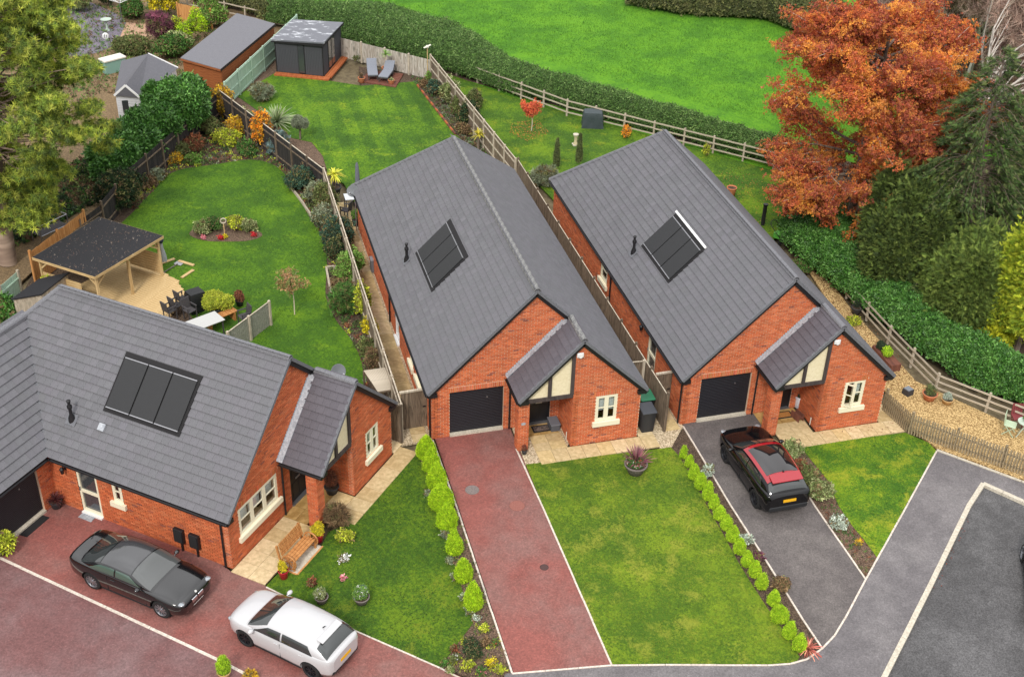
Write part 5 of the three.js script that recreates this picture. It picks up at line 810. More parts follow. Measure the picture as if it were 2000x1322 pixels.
// ---------------------------------------------------------------- cars
function loftBody(st) { // closed shell through sections: [x, half width, sill y, belt y, centre top y]
  const sec = ([x, w, y0, yb, yt]) => { const m = (yb - y0), r = [[0, y0], [w * 0.72, y0], [w * 0.94, y0 + 0.04], [w * 0.985, y0 + m * 0.22], [w, y0 + m * 0.5], [w * 0.995, y0 + m * 0.78], [w * 0.965, yb - 0.02], [w * 0.9, yb + 0.015], [w * 0.72, yb + (yt - yb) * 0.62], [w * 0.4, yb + (yt - yb) * 0.92], [0, yt]]; return [...r.map(([z, y]) => V(x, y, z)), ...r.slice(1, -1).reverse().map(([z, y]) => V(x, y, -z))]; };
  const fine = []; const cs = [0, 1, 2, 3, 4].map((k) => new THREE.CatmullRomCurve3(st.map((s) => V(s[0], s[k], 0)), false, 'centripetal'));
  const N = 44; for (let i = 0; i <= N; i++) { const x = st[0][0] + (st[st.length - 1][0] - st[0][0]) * (0.5 - 0.5 * Math.cos(PI * i / N)); let j = 0; while (j < st.length - 2 && st[j + 1][0] < x) j++; const a = st[j], b = st[j + 1], t = (x - a[0]) / (b[0] - a[0]), pr = st[Math.max(0, j - 1)], nx = st[Math.min(st.length - 1, j + 2)]; const h = (k) => { const m0 = (b[k] - pr[k]) / Math.max(1e-6, b[0] - pr[0]) * (b[0] - a[0]), m1 = (nx[k] - a[k]) / Math.max(1e-6, nx[0] - a[0]) * (b[0] - a[0]), t2 = t * t, t3 = t2 * t; return (2 * t3 - 3 * t2 + 1) * a[k] + (t3 - 2 * t2 + t) * m0 + (-2 * t3 + 3 * t2) * b[k] + (t3 - t2) * m1; }; fine.push([x, h(1), h(2), h(3), h(4)]); }
  const S = fine.map(sec), n = S[0].length, pos = [], idx = []; for (const s of S) for (const p of s) pos.push(p.x, p.y, p.z);
  for (let i = 0; i < S.length - 1; i++) for (let k = 0; k < n; k++) { const a = i * n + k, b = i * n + (k + 1) % n, c = a + n, d = b + n; idx.push(a, c, b, b, c, d); }
  for (const [i, flip] of [[0, 0], [S.length - 1, 1]]) { const c = pos.length / 3, m = S[i].reduce((q, p) => q.add(p), V(0, 0, 0)).multiplyScalar(1 / n); pos.push(m.x, m.y, m.z); for (let k = 0; k < n; k++) { const a = i * n + k, b = i * n + (k + 1) % n; idx.push(...(flip ? [c, b, a] : [c, a, b])); } }
  const g = new THREE.BufferGeometry(); g.setAttribute('position', new THREE.Float32BufferAttribute(pos, 3)); g.setIndex(idx); g.computeVertexNormals();
  const mid = g.attributes.normal.getZ(Math.floor(S.length / 2) * n + 4); if (mid < 0) { const ix = g.index.array; for (let i = 0; i < ix.length; i += 3) { const t = ix[i]; ix[i] = ix[i + 1]; ix[i + 1] = t; } g.computeVertexNormals(); }
  g.setAttribute('uv', new THREE.Float32BufferAttribute(new Float32Array(pos.length / 3 * 2), 2)); return g;
}
function cabin(pf, yb) { // smooth glasshouse: u runs front to back, t from one side over the roof to the other
  const at = (x, k) => { let j = 0; while (j < pf.length - 2 && pf[j + 1][0] > x) j++; const a = pf[j], b = pf[j + 1], pr = pf[Math.max(0, j - 1)], nx = pf[Math.min(pf.length - 1, j + 2)], t = (x - a[0]) / (b[0] - a[0]), L = b[0] - a[0], m0 = (b[k] - pr[k]) / (b[0] - pr[0]) * L, m1 = (nx[k] - a[k]) / (nx[0] - a[0]) * L, t2 = t * t, t3 = t2 * t; return (2 * t3 - 3 * t2 + 1) * a[k] + (t3 - 2 * t2 + t) * m0 + (-2 * t3 + 3 * t2) * b[k] + (t3 - t2) * m1; };
  const raw = (u, t) => { const x = pf[0][0] + (pf[pf.length - 1][0] - pf[0][0]) * u, yc = at(x, 1), w = at(x, 2), a = t * PI / 2, sn = Math.sin(a), cs = Math.max(0, Math.cos(a)); return V(x, yb + (yc - yb) * Math.pow(cs, 0.62), w * Math.sign(sn) * Math.pow(Math.abs(sn), 0.86)); };
  return (u, t, off = 0) => { u = Math.min(0.999, Math.max(0.001, u)); const p = raw(u, t); if (!off) return p; const e = 0.004, d1 = raw(Math.min(1, u + e), t).sub(raw(Math.max(0, u - e), t)), d2 = raw(u, Math.min(1, t + e)).sub(raw(u, Math.max(-1, t - e))), n = d1.cross(d2).normalize(); if (n.dot(V(0, p.y - yb + 0.05, p.z)) < 0) n.negate(); return p.addScaledVector(n, off); };
}
function cabinPatch(S, q, off, nx, ny) { const pos = [], idx = []; for (let j = 0; j <= ny; j++) for (let i = 0; i <= nx; i++) { const a = i / nx, b = j / ny, f = (k) => (q[0][k] * (1 - a) + q[1][k] * a) * (1 - b) + (q[2][k] * (1 - a) + q[3][k] * a) * b, p = S(f(0), f(1), off); pos.push(p.x, p.y, p.z); } for (let j = 0; j < ny; j++) for (let i = 0; i < nx; i++) { const k = j * (nx + 1) + i; idx.push(k, k + 1, k + nx + 1, k + 1, k + nx + 2, k + nx + 1); } const g = new THREE.BufferGeometry(); g.setAttribute('position', new THREE.Float32BufferAttribute(pos, 3)); g.setIndex(idx); g.computeVertexNormals(); if (g.attributes.normal.getY((ny / 2 | 0) * (nx + 1) + (nx / 2 | 0)) < 0) { const x = g.index.array; for (let i = 0; i < x.length; i += 3) { const t = x[i]; x[i] = x[i + 1]; x[i + 1] = t; } g.computeVertexNormals(); } g.setAttribute('uv', new THREE.Float32BufferAttribute(new Float32Array(pos.length / 3 * 2), 2)); return g; }
const CM = { rubber: mat({ c: 0x1a1a1b, roughness: 0.9 }), tint: mat({ lin: [0.03, 0.035, 0.035], roughness: 0.04, clearcoat: 1, clearcoatRoughness: 0.02, side: THREE.DoubleSide }), clear: mat({ c: 0xb9cfc4, transmission: 1, thickness: 0, roughness: 0.02, ior: 1.5, side: THREE.DoubleSide }), chrome: mat({ c: 0xd0d2d6, metalness: 1, roughness: 0.2 }), lamp: mat({ c: 0x9aa0a6, roughness: 0.1, metalness: 0.4, clearcoat: 1 }), tail: mat({ c: 0x8a0c16, roughness: 0.15, clearcoat: 1 }), plateY: mat({ c: 0xe0a818, roughness: 0.5 }), plateW: mat({ c: 0xdcdcd8, roughness: 0.5 }), rim: mat({ c: 0xa6a8ae, metalness: 0.8, roughness: 0.35 }), rimDark: mat({ c: 0x34353a, metalness: 0.6, roughness: 0.4 }), plastic: mat({ c: 0x202124, roughness: 0.7 }), seat: mat({ c: 0x55584f, roughness: 0.8 }), seatPale: mat({ c: 0x7d8078, roughness: 0.8 }) };
function wheel(parent, x, y, z, r, side, rimMat, spokes, tw = 0.22) {
  const w = new THREE.Group(); w.name = 'wheel'; w.position.set(x, y, z); w.rotation.y = side > 0 ? 0 : PI; parent.add(w);
  const h = tw / 2, ty = lathe([[r * 0.66, -h], [r * 0.9, -h], [r * 0.98, -h * 0.8], [r, -h * 0.4], [r, h * 0.4], [r * 0.98, h * 0.8], [r * 0.9, h], [r * 0.68, h], [r * 0.66, h * 0.6]], 28).rotateX(PI / 2); mesh('tyre', ty, CM.rubber, w);
  const rg = [lathe([[r * 0.68, h * 0.95], [r * 0.63, h * 0.9], [r * 0.62, -h * 0.5]], 28).rotateX(PI / 2), cyl(r * 0.14, r * 0.12, 0.05, 0, 0, h * 0.5, 14, PI / 2)]; for (let i = 0; i < spokes; i++) { const a = i / spokes * 6.283; rg.push(tf(box(r * 0.11, r * 0.56, 0.025, 0, r * 0.09, 0), 0, 0, h * 0.62, 0, 0, a)); } mesh('rim', rg, rimMat, w); mesh('brake_disc', cyl(r * 0.5, r * 0.5, 0.02, 0, 0, -h * 0.1, 20, PI / 2), CM.plastic, w);
}
function car(name, label, rearPx, frontPx, c) {
  const a = P(...rearPx), b = P(...frontPx), d = b.clone().sub(a).setY(0).normalize(), toC = CAM.clone().sub(a).setY(0), n = V(-d.z, 0, d.x); if (n.dot(toC) > 0) n.negate();
  const ctr = a.clone().lerp(b, 0.5).addScaledVector(n, c.track / 2 + 0.1).addScaledVector(d, -(c.fa + c.ra) / 2); ctr.y = 0.02; 
  const g = thing(name, label, 'car', ctr, Math.atan2(-d.z, d.x)), r = c.wr; let body = new Brush(loftBody(c.st)); body.updateMatrixWorld(); const ev = new Evaluator(); ev.useGroups = false;
  for (const x of [c.fa, c.ra]) for (const s of [-1, 1]) { const k = new Brush(new THREE.CylinderGeometry(r * 1.16, r * 1.16, 0.5, 32).rotateX(PI / 2)); k.position.set(x, r + 0.01, s * (c.track / 2 + 0.12)); k.updateMatrixWorld(); body = ev.evaluate(body, k, SUBTRACTION); body.updateMatrixWorld(); }
  mesh('body', body.geometry, c.paint, g);
  mesh('wheel_arch', [c.fa, c.ra].flatMap((x) => [-1, 1].map((s) => cyl(r * 1.15, r * 1.15, 0.3, x, r + 0.01, s * (c.track / 2 - 0.18) - 0.15, 24, PI / 2))), CM.plastic, g);
  for (const x of [c.fa, c.ra]) for (const s of [-1, 1]) wheel(g, x, r, s * (c.track / 2), r, s, c.rim ?? CM.rim, c.spokes ?? 5);
  const S = cabin(c.pf, c.beltY - 0.06), X0 = c.pf[0][0], X1 = c.pf[c.pf.length - 1][0], ux = (x) => (x - X0) / (X1 - X0), win = c.win;
  mesh('cabin_shell', cabinPatch(S, [[0.001, -1], [0.999, -1], [0.001, 1], [0.999, 1]], 0, 40, 28), c.paint, g);
  const q4 = (xa, ta, xb, tb, xc, tc, xd, td) => [[ux(xa), ta], [ux(xb), tb], [ux(xc), tc], [ux(xd), td]];
  mesh('windscreen', cabinPatch(S, q4(win.f0, -0.82, win.f0, 0.82, win.f1, -0.6, win.f1, 0.6), 0.008, 14, 10), c.screen ?? CM.tint, g);
  mesh('rear_window', cabinPatch(S, q4(win.r0, -0.78, win.r0, 0.78, win.r1, -0.58, win.r1, 0.58), 0.008, 14, 10), c.back ?? CM.tint, g);
  if (c.roof) { mesh('roof_panel', cabinPatch(S, q4(win.f1 - 0.04, -0.62, win.f1 - 0.04, 0.62, win.r1 + 0.04, -0.6, win.r1 + 0.04, 0.6), 0.008, 12, 12), c.roof, g); if (c.sunroof) mesh('glass_roof', cabinPatch(S, q4(win.f1 - 0.22, -0.5, win.f1 - 0.22, 0.5, win.r1 + 0.3, -0.48, win.r1 + 0.3, 0.48), 0.014, 12, 12), c.sunroof, g); }
  for (const s of [1, -1]) {
    const md = (win.sa + win.sd) / 2 + 0.05;
    mesh('side_window', cabinPatch(S, q4(win.sa, 0.945 * s, md + 0.03, 0.945 * s, win.sb, 0.68 * s, md + 0.03, 0.68 * s), 0.009, 10, 6), c.side ?? CM.tint, g); mesh('side_window', cabinPatch(S, q4(md - 0.03, 0.945 * s, win.sd, 0.945 * s, md - 0.03, 0.68 * s, win.sc, 0.68 * s), 0.009, 10, 6), c.side ?? CM.tint, g);
    mesh('window_trim', tube([win.sa, md, win.sd].map((x) => S(ux(x), 0.955 * s, 0.008)), 0.012, 5), CM.plastic, g);
    const mp = S(ux(win.sa), 0.95 * s, 0); mesh('door_mirror', [ball(0.08, 0.065, 0.11, mp.x - 0.02, mp.y + 0.06, mp.z + s * 0.17, 14), bar(mp.clone(), V(mp.x - 0.02, mp.y + 0.05, mp.z + s * 0.12), 0.04)], c.mirror ?? c.paint, g);
    for (const x of c.handles) mesh('door_handle', rbox(0.17, 0.03, 0.03, 0.012, x, c.beltY - 0.12, s * (c.handleZ)), c.paint, g);
    for (const x of c.seams) mesh('door_seam', box(0.01, c.beltY - 0.36, 0.014, x, 0.3, s * (c.handleZ - 0.008)), CM.plastic, g);
    mesh('headlight', tf(ball(0.2, 0.055, 0.13, 0, 0, 0, 16), ...c.head.map((v, i) => i === 2 ? v * s : v), 0, s * -0.55, 0.22), CM.lamp, g); mesh('tail_light', tf(ball(0.09, 0.07, 0.22, 0, 0, 0, 16), ...c.tail.map((v, i) => i === 2 ? v * s : v), 0, s * 0.4, 0), c.tailMat ?? CM.tail, g);
    mesh('sill', rbox(c.fa - c.ra - 0.75, 0.1, 0.05, 0.02, (c.fa + c.ra) / 2, c.st[4][2], s * (c.track / 2 + 0.06)), CM.plastic, g);
  }
  mesh('front_plate', box(0.015, 0.1, 0.5, c.nose, c.noseY, 0, 0, 0, 0.15), CM.plateW, g); mesh('rear_plate', box(0.015, 0.11, 0.5, c.boot, c.bootY, 0, 0, 0, -0.1), CM.plateY, g);
  return g;
}
const paintCoupe = mat({ lin: [0.006, 0.006, 0.007], roughness: 0.12, clearcoat: 1, clearcoatRoughness: 0.04 }), paintBlack = mat({ lin: [0.004, 0.004, 0.005], metalness: 0, roughness: 0.1 }), paintWhite = mat({ lin: [0.5, 0.5, 0.515], roughness: 0.35, clearcoat: 1, clearcoatRoughness: 0.05 }), paintRed = mat({ c: 0x9c0c1e, roughness: 0.35, clearcoat: 1, clearcoatRoughness: 0.05 }), paintGrey = mat({ lin: [0.05, 0.051, 0.055], metalness: 0.1, roughness: 0.16, clearcoat: 1 });
const coupe = car('coupe_car', 'black two door coupe parked on the red forecourt by the brick wall', [179.6, 1150.7], [317.7, 1208.5], { paint: paintCoupe, track: 1.56, fa: 1.5, ra: -1.31, wr: 0.345, spokes: 10, rim: CM.rim, beltY: 0.93, handleZ: 0.905, handles: [-0.35], seams: [0.95, -0.6], seatX: 0.05, head: [2.14, 0.7, 0.62], tail: [-2.16, 0.78, 0.62], nose: 2.325, noseY: 0.38, boot: -2.33, bootY: 0.62, seat: CM.seatPale, roof: paintGrey, side: mat({ lin: [0.06, 0.1, 0.08], roughness: 0.06, clearcoat: 1, side: THREE.DoubleSide }), screen: mat({ lin: [0.07, 0.075, 0.075], roughness: 0.06, clearcoat: 1, side: THREE.DoubleSide }),
  st: [[-2.33, 0.64, 0.4, 0.84, 0.92], [-2.26, 0.78, 0.3, 0.92, 1.02], [-1.95, 0.87, 0.25, 0.94, 1.03], [-1.31, 0.912, 0.22, 0.96, 1.03], [-0.6, 0.905, 0.2, 0.935, 0.99], [0.3, 0.905, 0.2, 0.9, 0.95], [0.9, 0.91, 0.2, 0.88, 0.95], [1.5, 0.915, 0.22, 0.84, 0.93], [2.0, 0.87, 0.24, 0.77, 0.86], [2.2, 0.79, 0.26, 0.71, 0.79], [2.29, 0.7, 0.29, 0.64, 0.71], [2.33, 0.56, 0.34, 0.54, 0.59]],
  pf: [[1.24, 0.9, 0.78], [0.85, 1.13, 0.83], [0.4, 1.33, 0.845], [-0.1, 1.4, 0.85], [-0.6, 1.39, 0.85], [-1.1, 1.28, 0.845], [-1.6, 1.1, 0.82], [-1.92, 1.0, 0.78]], win: { f0: 1.1, f1: 0.36, r1: -0.95, r0: -1.72, sa: 0.78, sb: 0.28, sc: -0.95, sd: -1.42 } });
mesh('grille', [rbox(0.05, 0.16, 0.26, 0.03, 2.315, 0.5, 0.15), rbox(0.05, 0.16, 0.26, 0.03, 2.315, 0.5, -0.15)], CM.chrome, coupe); mesh('badge', cyl(0.04, 0.04, 0.02, 2.25, 0.75, 0, 16, 0, 0, -0.9), CM.plateW, coupe);
const hatch = car('hatchback_car', 'white five door hatchback parked beside the front lawn', [606, 1326], [479.7, 1263.7], { paint: paintWhite, track: 1.5, fa: 1.21, ra: -1.33, wr: 0.325, spokes: 8, rim: CM.rimDark, beltY: 0.93, handleZ: 0.862, handles: [-0.05, -1.0], seams: [0.85, -0.2, -1.05], seatX: 0.05, head: [1.8, 0.68, 0.58], tail: [-1.93, 0.84, 0.5], tailMat: mat({ c: 0x5a2430, roughness: 0.2, clearcoat: 1 }), nose: 2.04, noseY: 0.4, boot: -2.07, bootY: 0.6, side: CM.tint, screen: CM.tint, rail: paintWhite,
  st: [[-2.06, 0.6, 0.4, 0.86, 0.94], [-2.0, 0.73, 0.32, 0.94, 1.0], [-1.82, 0.81, 0.28, 0.96, 1.02], [-1.33, 0.872, 0.22, 0.96, 1.02], [0, 0.862, 0.2, 0.93, 0.98], [0.9, 0.87, 0.2, 0.91, 0.99], [1.21, 0.872, 0.22, 0.88, 0.98], [1.6, 0.83, 0.24, 0.85, 0.95], [1.83, 0.75, 0.26, 0.79, 0.89], [1.97, 0.62, 0.3, 0.7, 0.78], [2.04, 0.46, 0.36, 0.6, 0.66]],
  pf: [[1.26, 0.92, 0.75], [0.85, 1.17, 0.8], [0.4, 1.38, 0.815], [-0.2, 1.46, 0.82], [-0.9, 1.44, 0.815], [-1.4, 1.37, 0.8], [-1.78, 1.19, 0.77], [-2.0, 0.94, 0.72]], win: { f0: 1.1, f1: 0.36, r1: -1.5, r0: -1.9, sa: 0.82, sb: 0.3, sc: -1.2, sd: -1.4 } });
mesh('roof_aerial', [bar(V(-1.25, 1.4, 0), V(-1.34, 1.5, 0), 0.03)], CM.plastic, hatch); mesh('rear_spoiler', rbox(0.24, 0.035, 1.0, 0.016, -1.5, 1.35, 0, 0, 0, 0.2), paintWhite, hatch); mesh('light_bar', box(0.02, 0.07, 1.0, -2.0, 0.86, 0), CM.plastic, hatch); mesh('rear_bumper', rbox(0.12, 0.16, 1.3, 0.05, -2.0, 0.32, 0), CM.plastic, hatch);
const suv = car('suv_car', 'black compact car with red roof edges parked on the grey driveway', [1470, 988.7], [1413.7, 903.7], { paint: paintBlack, track: 1.62, fa: 1.33, ra: -1.33, wr: 0.37, spokes: 7, rim: CM.rimDark, beltY: 1.02, handleZ: 0.94, handles: [0.1, -0.85], seams: [0.9, -0.05, -1.0], seatX: 0.05, head: [1.95, 0.86, 0.66], tail: [-2.06, 0.98, 0.62], tailMat: mat({ c: 0x4a1016, roughness: 0.15, clearcoat: 1 }), nose: 2.2, noseY: 0.55, boot: -2.21, bootY: 0.78, side: CM.tint, screen: CM.tint, roof: paintRed, sunroof: mat({ lin: [0.012, 0.01, 0.011], roughness: 0.05, clearcoat: 1 }), mirror: paintBlack,
  st: [[-2.18, 0.74, 0.42, 0.95, 1.05], [-2.08, 0.86, 0.34, 1.06, 1.12], [-1.7, 0.92, 0.3, 1.08, 1.13], [-1.33, 0.95, 0.28, 1.07, 1.12], [0, 0.94, 0.26, 1.03, 1.08], [0.9, 0.95, 0.26, 1.01, 1.08], [1.33, 0.95, 0.28, 0.99, 1.07], [1.8, 0.9, 0.3, 0.93, 1.02], [2.1, 0.78, 0.32, 0.82, 0.9], [2.18, 0.64, 0.38, 0.7, 0.76]],
  pf: [[1.14, 1.03, 0.8], [0.78, 1.29, 0.86], [0.3, 1.53, 0.88], [-0.3, 1.62, 0.885], [-1.0, 1.59, 0.87], [-1.55, 1.5, 0.845], [-1.92, 1.3, 0.8], [-2.12, 1.06, 0.75]], win: { f0: 0.98, f1: 0.3, r1: -1.72, r0: -2.02, sa: 0.72, sb: 0.22, sc: -1.35, sd: -1.55 } });
mesh('rear_spoiler', rbox(0.4, 0.05, 1.2, 0.022, -1.68, 1.47, 0, 0, 0, 0.24), paintRed, suv); mesh('rear_bumper', rbox(0.14, 0.2, 1.5, 0.05, -2.14, 0.4, 0), CM.plastic, suv); mesh('roof_aerial', rbox(0.1, 0.06, 0.04, 0.02, -1.45, 1.54, 0), CM.plastic, suv);
{ // edge of a further car at the right border of the view
  const g = car('parked_car', 'dark car standing on the asphalt road', [2003, 1176], [1996, 1104], { paint: mat({ lin: [0.02, 0.025, 0.03], roughness: 0.3, clearcoat: 1 }), track: 1.56, fa: 1.3, ra: -1.3, wr: 0.33, beltY: 0.93, handleZ: 0.862, handles: [-0.05], seams: [0.85, -0.2], seatX: 0.05, head: [1.8, 0.68, 0.58], tail: [-1.93, 0.84, 0.5], nose: 2.04, noseY: 0.4, boot: -2.07, bootY: 0.6, side: CM.tint, screen: CM.tint,
    st: [[-2.03, 0.68, 0.38, 0.84, 0.93], [-1.95, 0.8, 0.3, 0.93, 1.0], [-1.6, 0.85, 0.25, 0.95, 1.02], [-1.33, 0.872, 0.22, 0.95, 1.02], [0, 0.862, 0.2, 0.93, 0.98], [0.9, 0.87, 0.2, 0.91, 0.99], [1.21, 0.872, 0.22, 0.88, 0.97], [1.7, 0.82, 0.25, 0.78, 0.88], [1.95, 0.7, 0.28, 0.64, 0.72], [2.03, 0.56, 0.34, 0.52, 0.58]],
    pf: [[1.26, 0.92, 0.75], [0.85, 1.17, 0.8], [0.4, 1.38, 0.815], [-0.2, 1.46, 0.82], [-0.9, 1.44, 0.815], [-1.4, 1.37, 0.8], [-1.78, 1.19, 0.77], [-2.0, 0.94, 0.72]], win: { f0: 1.1, f1: 0.36, r1: -1.5, r0: -1.9, sa: 0.82, sb: 0.3, sc: -1.2, sd: -1.4 } }); g.position.y = -0.1;
}
// ---------------------------------------------------------------- fittings on the bungalows
reseed(701);
const SIDE = -PI / 2;
function glazedDoor(H, z, w, h, m = M.cream) { const d = new THREE.Group(); d.name = 'side_door'; d.position.set(-0.0, 0.06, z); d.rotation.y = SIDE; H.add(d); mesh('frame', [box(0.09, h, 0.1, -w / 2 + 0.045, 0, -0.06), box(0.09, h, 0.1, w / 2 - 0.045, 0, -0.06), box(w - 0.18, 0.09, 0.1, 0, h - 0.09, -0.06), box(w - 0.18, 0.14, 0.1, 0, 0, -0.06), box(w - 0.18, 0.12, 0.09, 0, h * 0.44, -0.06)], m, d); mesh('pane', box(w - 0.18, h * 0.44 - 0.14, 0.02, 0, 0.14, -0.07), M.glass, d); mesh('pane', box(w - 0.18, h * 0.56 - 0.21, 0.02, 0, h * 0.44 + 0.12, -0.07), M.glass, d); mesh('handle', box(0.03, 0.16, 0.05, -w / 2 + 0.06, h * 0.48, 0.01), M.silver, d); mesh('door_step', box(w, 0.07, 0.14, 0, -0.05, 0.04), M.white, d); return d; }
windowUnit(house1, 2.22, 1.14, 3, true, V(1.69, 1.0, -0.05), 0); windowUnit(house1, 0.42, 0.88, 1, true, V(0.05, 1.12, -4.63), SIDE); glazedDoor(house1, -5.95, 0.9, 2.0);
windowUnit(house2, 0.7, 1.15, 1, true, V(0.05, 0.9, -3.95), SIDE); glazedDoor(house2, -7.05, 0.9, 2.0, M.white); windowUnit(house2, 1.4, 1.05, 2, false, V(0.05, 1.0, -2.3), SIDE); windowUnit(house3, 0.9, 1.05, 1, true, V(0.05, 1.0, -9.65), SIDE); glazedDoor(house3, -3.45, 0.9, 2.0);
function lantern(H, x, y, z, dx, dz) { mesh('wall_lantern', [box(0.03, 0.2, 0.1, x, y - 0.05, z), bar(V(x, y + 0.12, z), V(x + dx * 0.16, y + 0.14, z + dz * 0.16), 0.025), lathe([[0, -0.14], [0.05, -0.12], [0.075, 0.06], [0.09, 0.08], [0.02, 0.16], [0, 0.17]], 8, x + dx * 0.16, y, z + dz * 0.16)], M.black, H); }
lantern(house1, -0.02, 1.8, -6.85, -1, 0); lantern(house3, -0.02, 1.8, -4.4, -1, 0); lantern(house2, 3.66, 1.75, 0.02, 0, 1);
for (const z of [-2.08, -1.44]) { const b = mesh('meter_box', rbox(0.14, 0.58, 0.4, 0.02, -0.075, 0.42, z), M.black, house1); mesh('box_door', rbox(0.02, 0.5, 0.33, 0.008, -0.15, 0.46, z), M.blackMatt, b); mesh('cable_duct', box(0.06, 0.42, 0.06, -0.05, 0, z + 0.05), M.black, b); }
mesh('number_plate', box(0.16, 0.1, 0.015, 3.2, 1.25, 1.518), M.lead, house2); mesh('vent_pipe', cyl(0.02, 0.02, 0.35, bl0(), 0.05, 1.25, 8), M.offWhite, house2); mesh('vent_pipe', cyl(0.02, 0.02, 0.35, bl0(), 0.05, 1.25, 8), M.offWhite, house3);
function bl0() { return HS.bl - 0.05; }
function dish(label, pos, ry, pole) { const g = thing('satellite_dish', label, 'satellite dish', pos, ry), y = pole; mesh('mast', [rod(V(0, 0, 0), V(0, y, 0), 0.025), bar(V(0, y, 0), V(0, y + 0.02, 0.12), 0.05)], M.potGrey, g); mesh('reflector', lathe([[0, 0], [0.15, 0.02], [0.28, 0.08], [0.29, 0.085], [0.27, 0.085], [0.14, 0.035], [0, 0.015]], 22).scale(1.12, 1, 1).rotateX(1.0).translate(0, y + 0.12, 0.14), mat({ c: 0x6f7276, roughness: 0.8, side: THREE.DoubleSide }), g); mesh('feed_arm', [rod(V(0, y - 0.12, 0.18), V(0, y + 0.2, 0.55), 0.014), ball(0.04, 0.04, 0.06, 0, y + 0.22, 0.54)], M.silver, g); return g; }
{ const l = (H, x, y, z) => { H.updateMatrixWorld(true); return V(x, y, z).applyMatrix4(H.matrixWorld); }; dish('round grey satellite dish behind the ridge of the left bungalow', l(house1, 8.1, 0, -0.9), 0.5, 2.75); dish('grey satellite dish at the back corner of the middle bungalow', V(-0.14, 0, -17.2), -0.6, 2.15); }
// ---------------------------------------------------------------- pots and planters
function pot(name, label, px, py, r, h, m, o = {}) { const g = thing(name, label, o.cat ?? 'plant pot', P(px, py, o.y ?? 0.03), 0, o.group); mesh('pot', lathe([[0, 0], [r * (o.foot ?? 0.72), 0], [r * 0.95, h * 0.85], [r * 1.06, h * 0.86], [r * 1.06, h], [r * 0.92, h], [r * 0.88, h * 0.86], [0, h * 0.84]], 20), m, g); mesh('compost', cyl(r * 0.88, r * 0.88, 0.02, 0, h * 0.85, 0, 16), M.soil, g); return g; }
function fill(g, w, h, y, pal, o = {}) { const L = lumps(w, h, w, o.n ?? 4, 0.5).map((l) => ({ c: l.c.setY(l.c.y + y), r: l.r })); if (!o.open) cores(g, L, 0.72, coreOf(PAL[pal])); foliage(g, 'foliage', L, o.per ?? 600, o.size ?? 0.05, G[o.geo ?? 'broad'], leafMat, PAL[pal], { low: -0.8, ...(o.f ?? {}) }); if (o.flowers) for (const fl of [].concat(o.flowers)) foliage(g, 'flowers', L, o.fper ?? 60, o.fsize ?? 0.045, G.petal, leafMat, PAL[fl], { in: 0.95, low: -0.2 }); return g; }
fill(pot('planter', 'red pot of yellow flowers beside the brick porch pillar', 622, 1056, 0.19, 0.34, M.potRed), 0.5, 0.5, 0.28, 'yellow', { size: 0.06 }); fill(pot('planter', 'small red pot of yellow flowers at the end of the bench', 554, 1128, 0.17, 0.34, M.potRed), 0.36, 0.34, 0.3, 'yellow', { size: 0.05 });
fill(pot('planter', 'round stone planter of blue and white flowers on the front lawn', 706, 1176, 0.26, 0.26, M.potGrey), 0.68, 0.5, 0.18, 'lightGreen', { flowers: ['white', 'blue'], size: 0.05 }); fill(pot('planter', 'small stone planter with trailing plants on the front lawn', 628, 1175, 0.22, 0.24, M.potGrey), 0.46, 0.42, 0.18, 'variegated', { flowers: 'white', size: 0.05 });
{ const g = pot('planter', 'wide weathered tub with a purple cordyline on the olive lawn', 1241, 922, 0.42, 0.42, M.potGrey, { foot: 0.66 }); fill(g, 0.86, 0.34, 0.34, 'green', { flowers: ['red', 'pink', 'white'], size: 0.05, fper: 50 }); strap(g, 110, 0.85, 0.028, [[118, 66, 80], [142, 84, 96], [96, 56, 66], [150, 110, 100]], { up: 0.5, y: 0.42, droop: 0.15 }); }
{ const g = pot('planter', 'clay pot with a lime dwarf conifer on the pale edging line', 438, 1322, 0.2, 0.26, M.potTan); const L = [{ c: V(0, 0.46, 0), r: V(0.2, 0.3, 0.2) }, { c: V(0, 0.68, 0), r: V(0.12, 0.22, 0.12) }]; cores(g, L, 0.75, coreOf(PAL.lime)); foliage(g, 'foliage', L, 900, 0.06, G.fine, leafMat, PAL.lime, {}); }
{ const g = pot('planter', 'grey pot with a dark red spiky plant by the side door', 110, 990, 0.22, 0.3, M.potDark); strap(g, 70, 0.55, 0.02, [[92, 44, 48], [70, 38, 40], [116, 60, 56]], { up: 0.25, y: 0.3, droop: 0.25 }); }
{ const g = pot('planter', 'dark trough of heather inside the porch of the left bungalow', 648, 962, 0.26, 0.32, M.potDark); fill(g, 0.6, 0.7, 0.26, 'russet', { size: 0.06 }); }
{ const g = pot('planter', 'tall white bag planter in the porch of the right bungalow', 1560, 793, 0.2, 0.52, M.potWhite, { foot: 0.9 }); fill(g, 0.4, 0.2, 0.46, 'dark', { flowers: 'white' }); }
fill(pot('planter', 'red clay pot on the gravel by the corner fence post', 1815, 779, 0.3, 0.3, M.terracotta), 0.5, 0.5, 0.22, 'olive', { size: 0.05, open: true, per: 200 }); fill(pot('planter', 'tan bowl of pale leaves on the gravel by the rail fence', 1850, 787, 0.24, 0.22, M.potTan), 0.36, 0.3, 0.18, 'silver', { size: 0.06 });
pot('planter', 'empty clay urn on the lawn behind the right bungalow', 1428, 382, 0.26, 0.5, M.terracotta); fill(pot('planter', 'dark tub against the rail fence on the narrow gravel path', 1672, 612, 0.24, 0.34, M.potDark), 0.3, 0.5, 0.3, 'dark', { open: true, per: 200 });
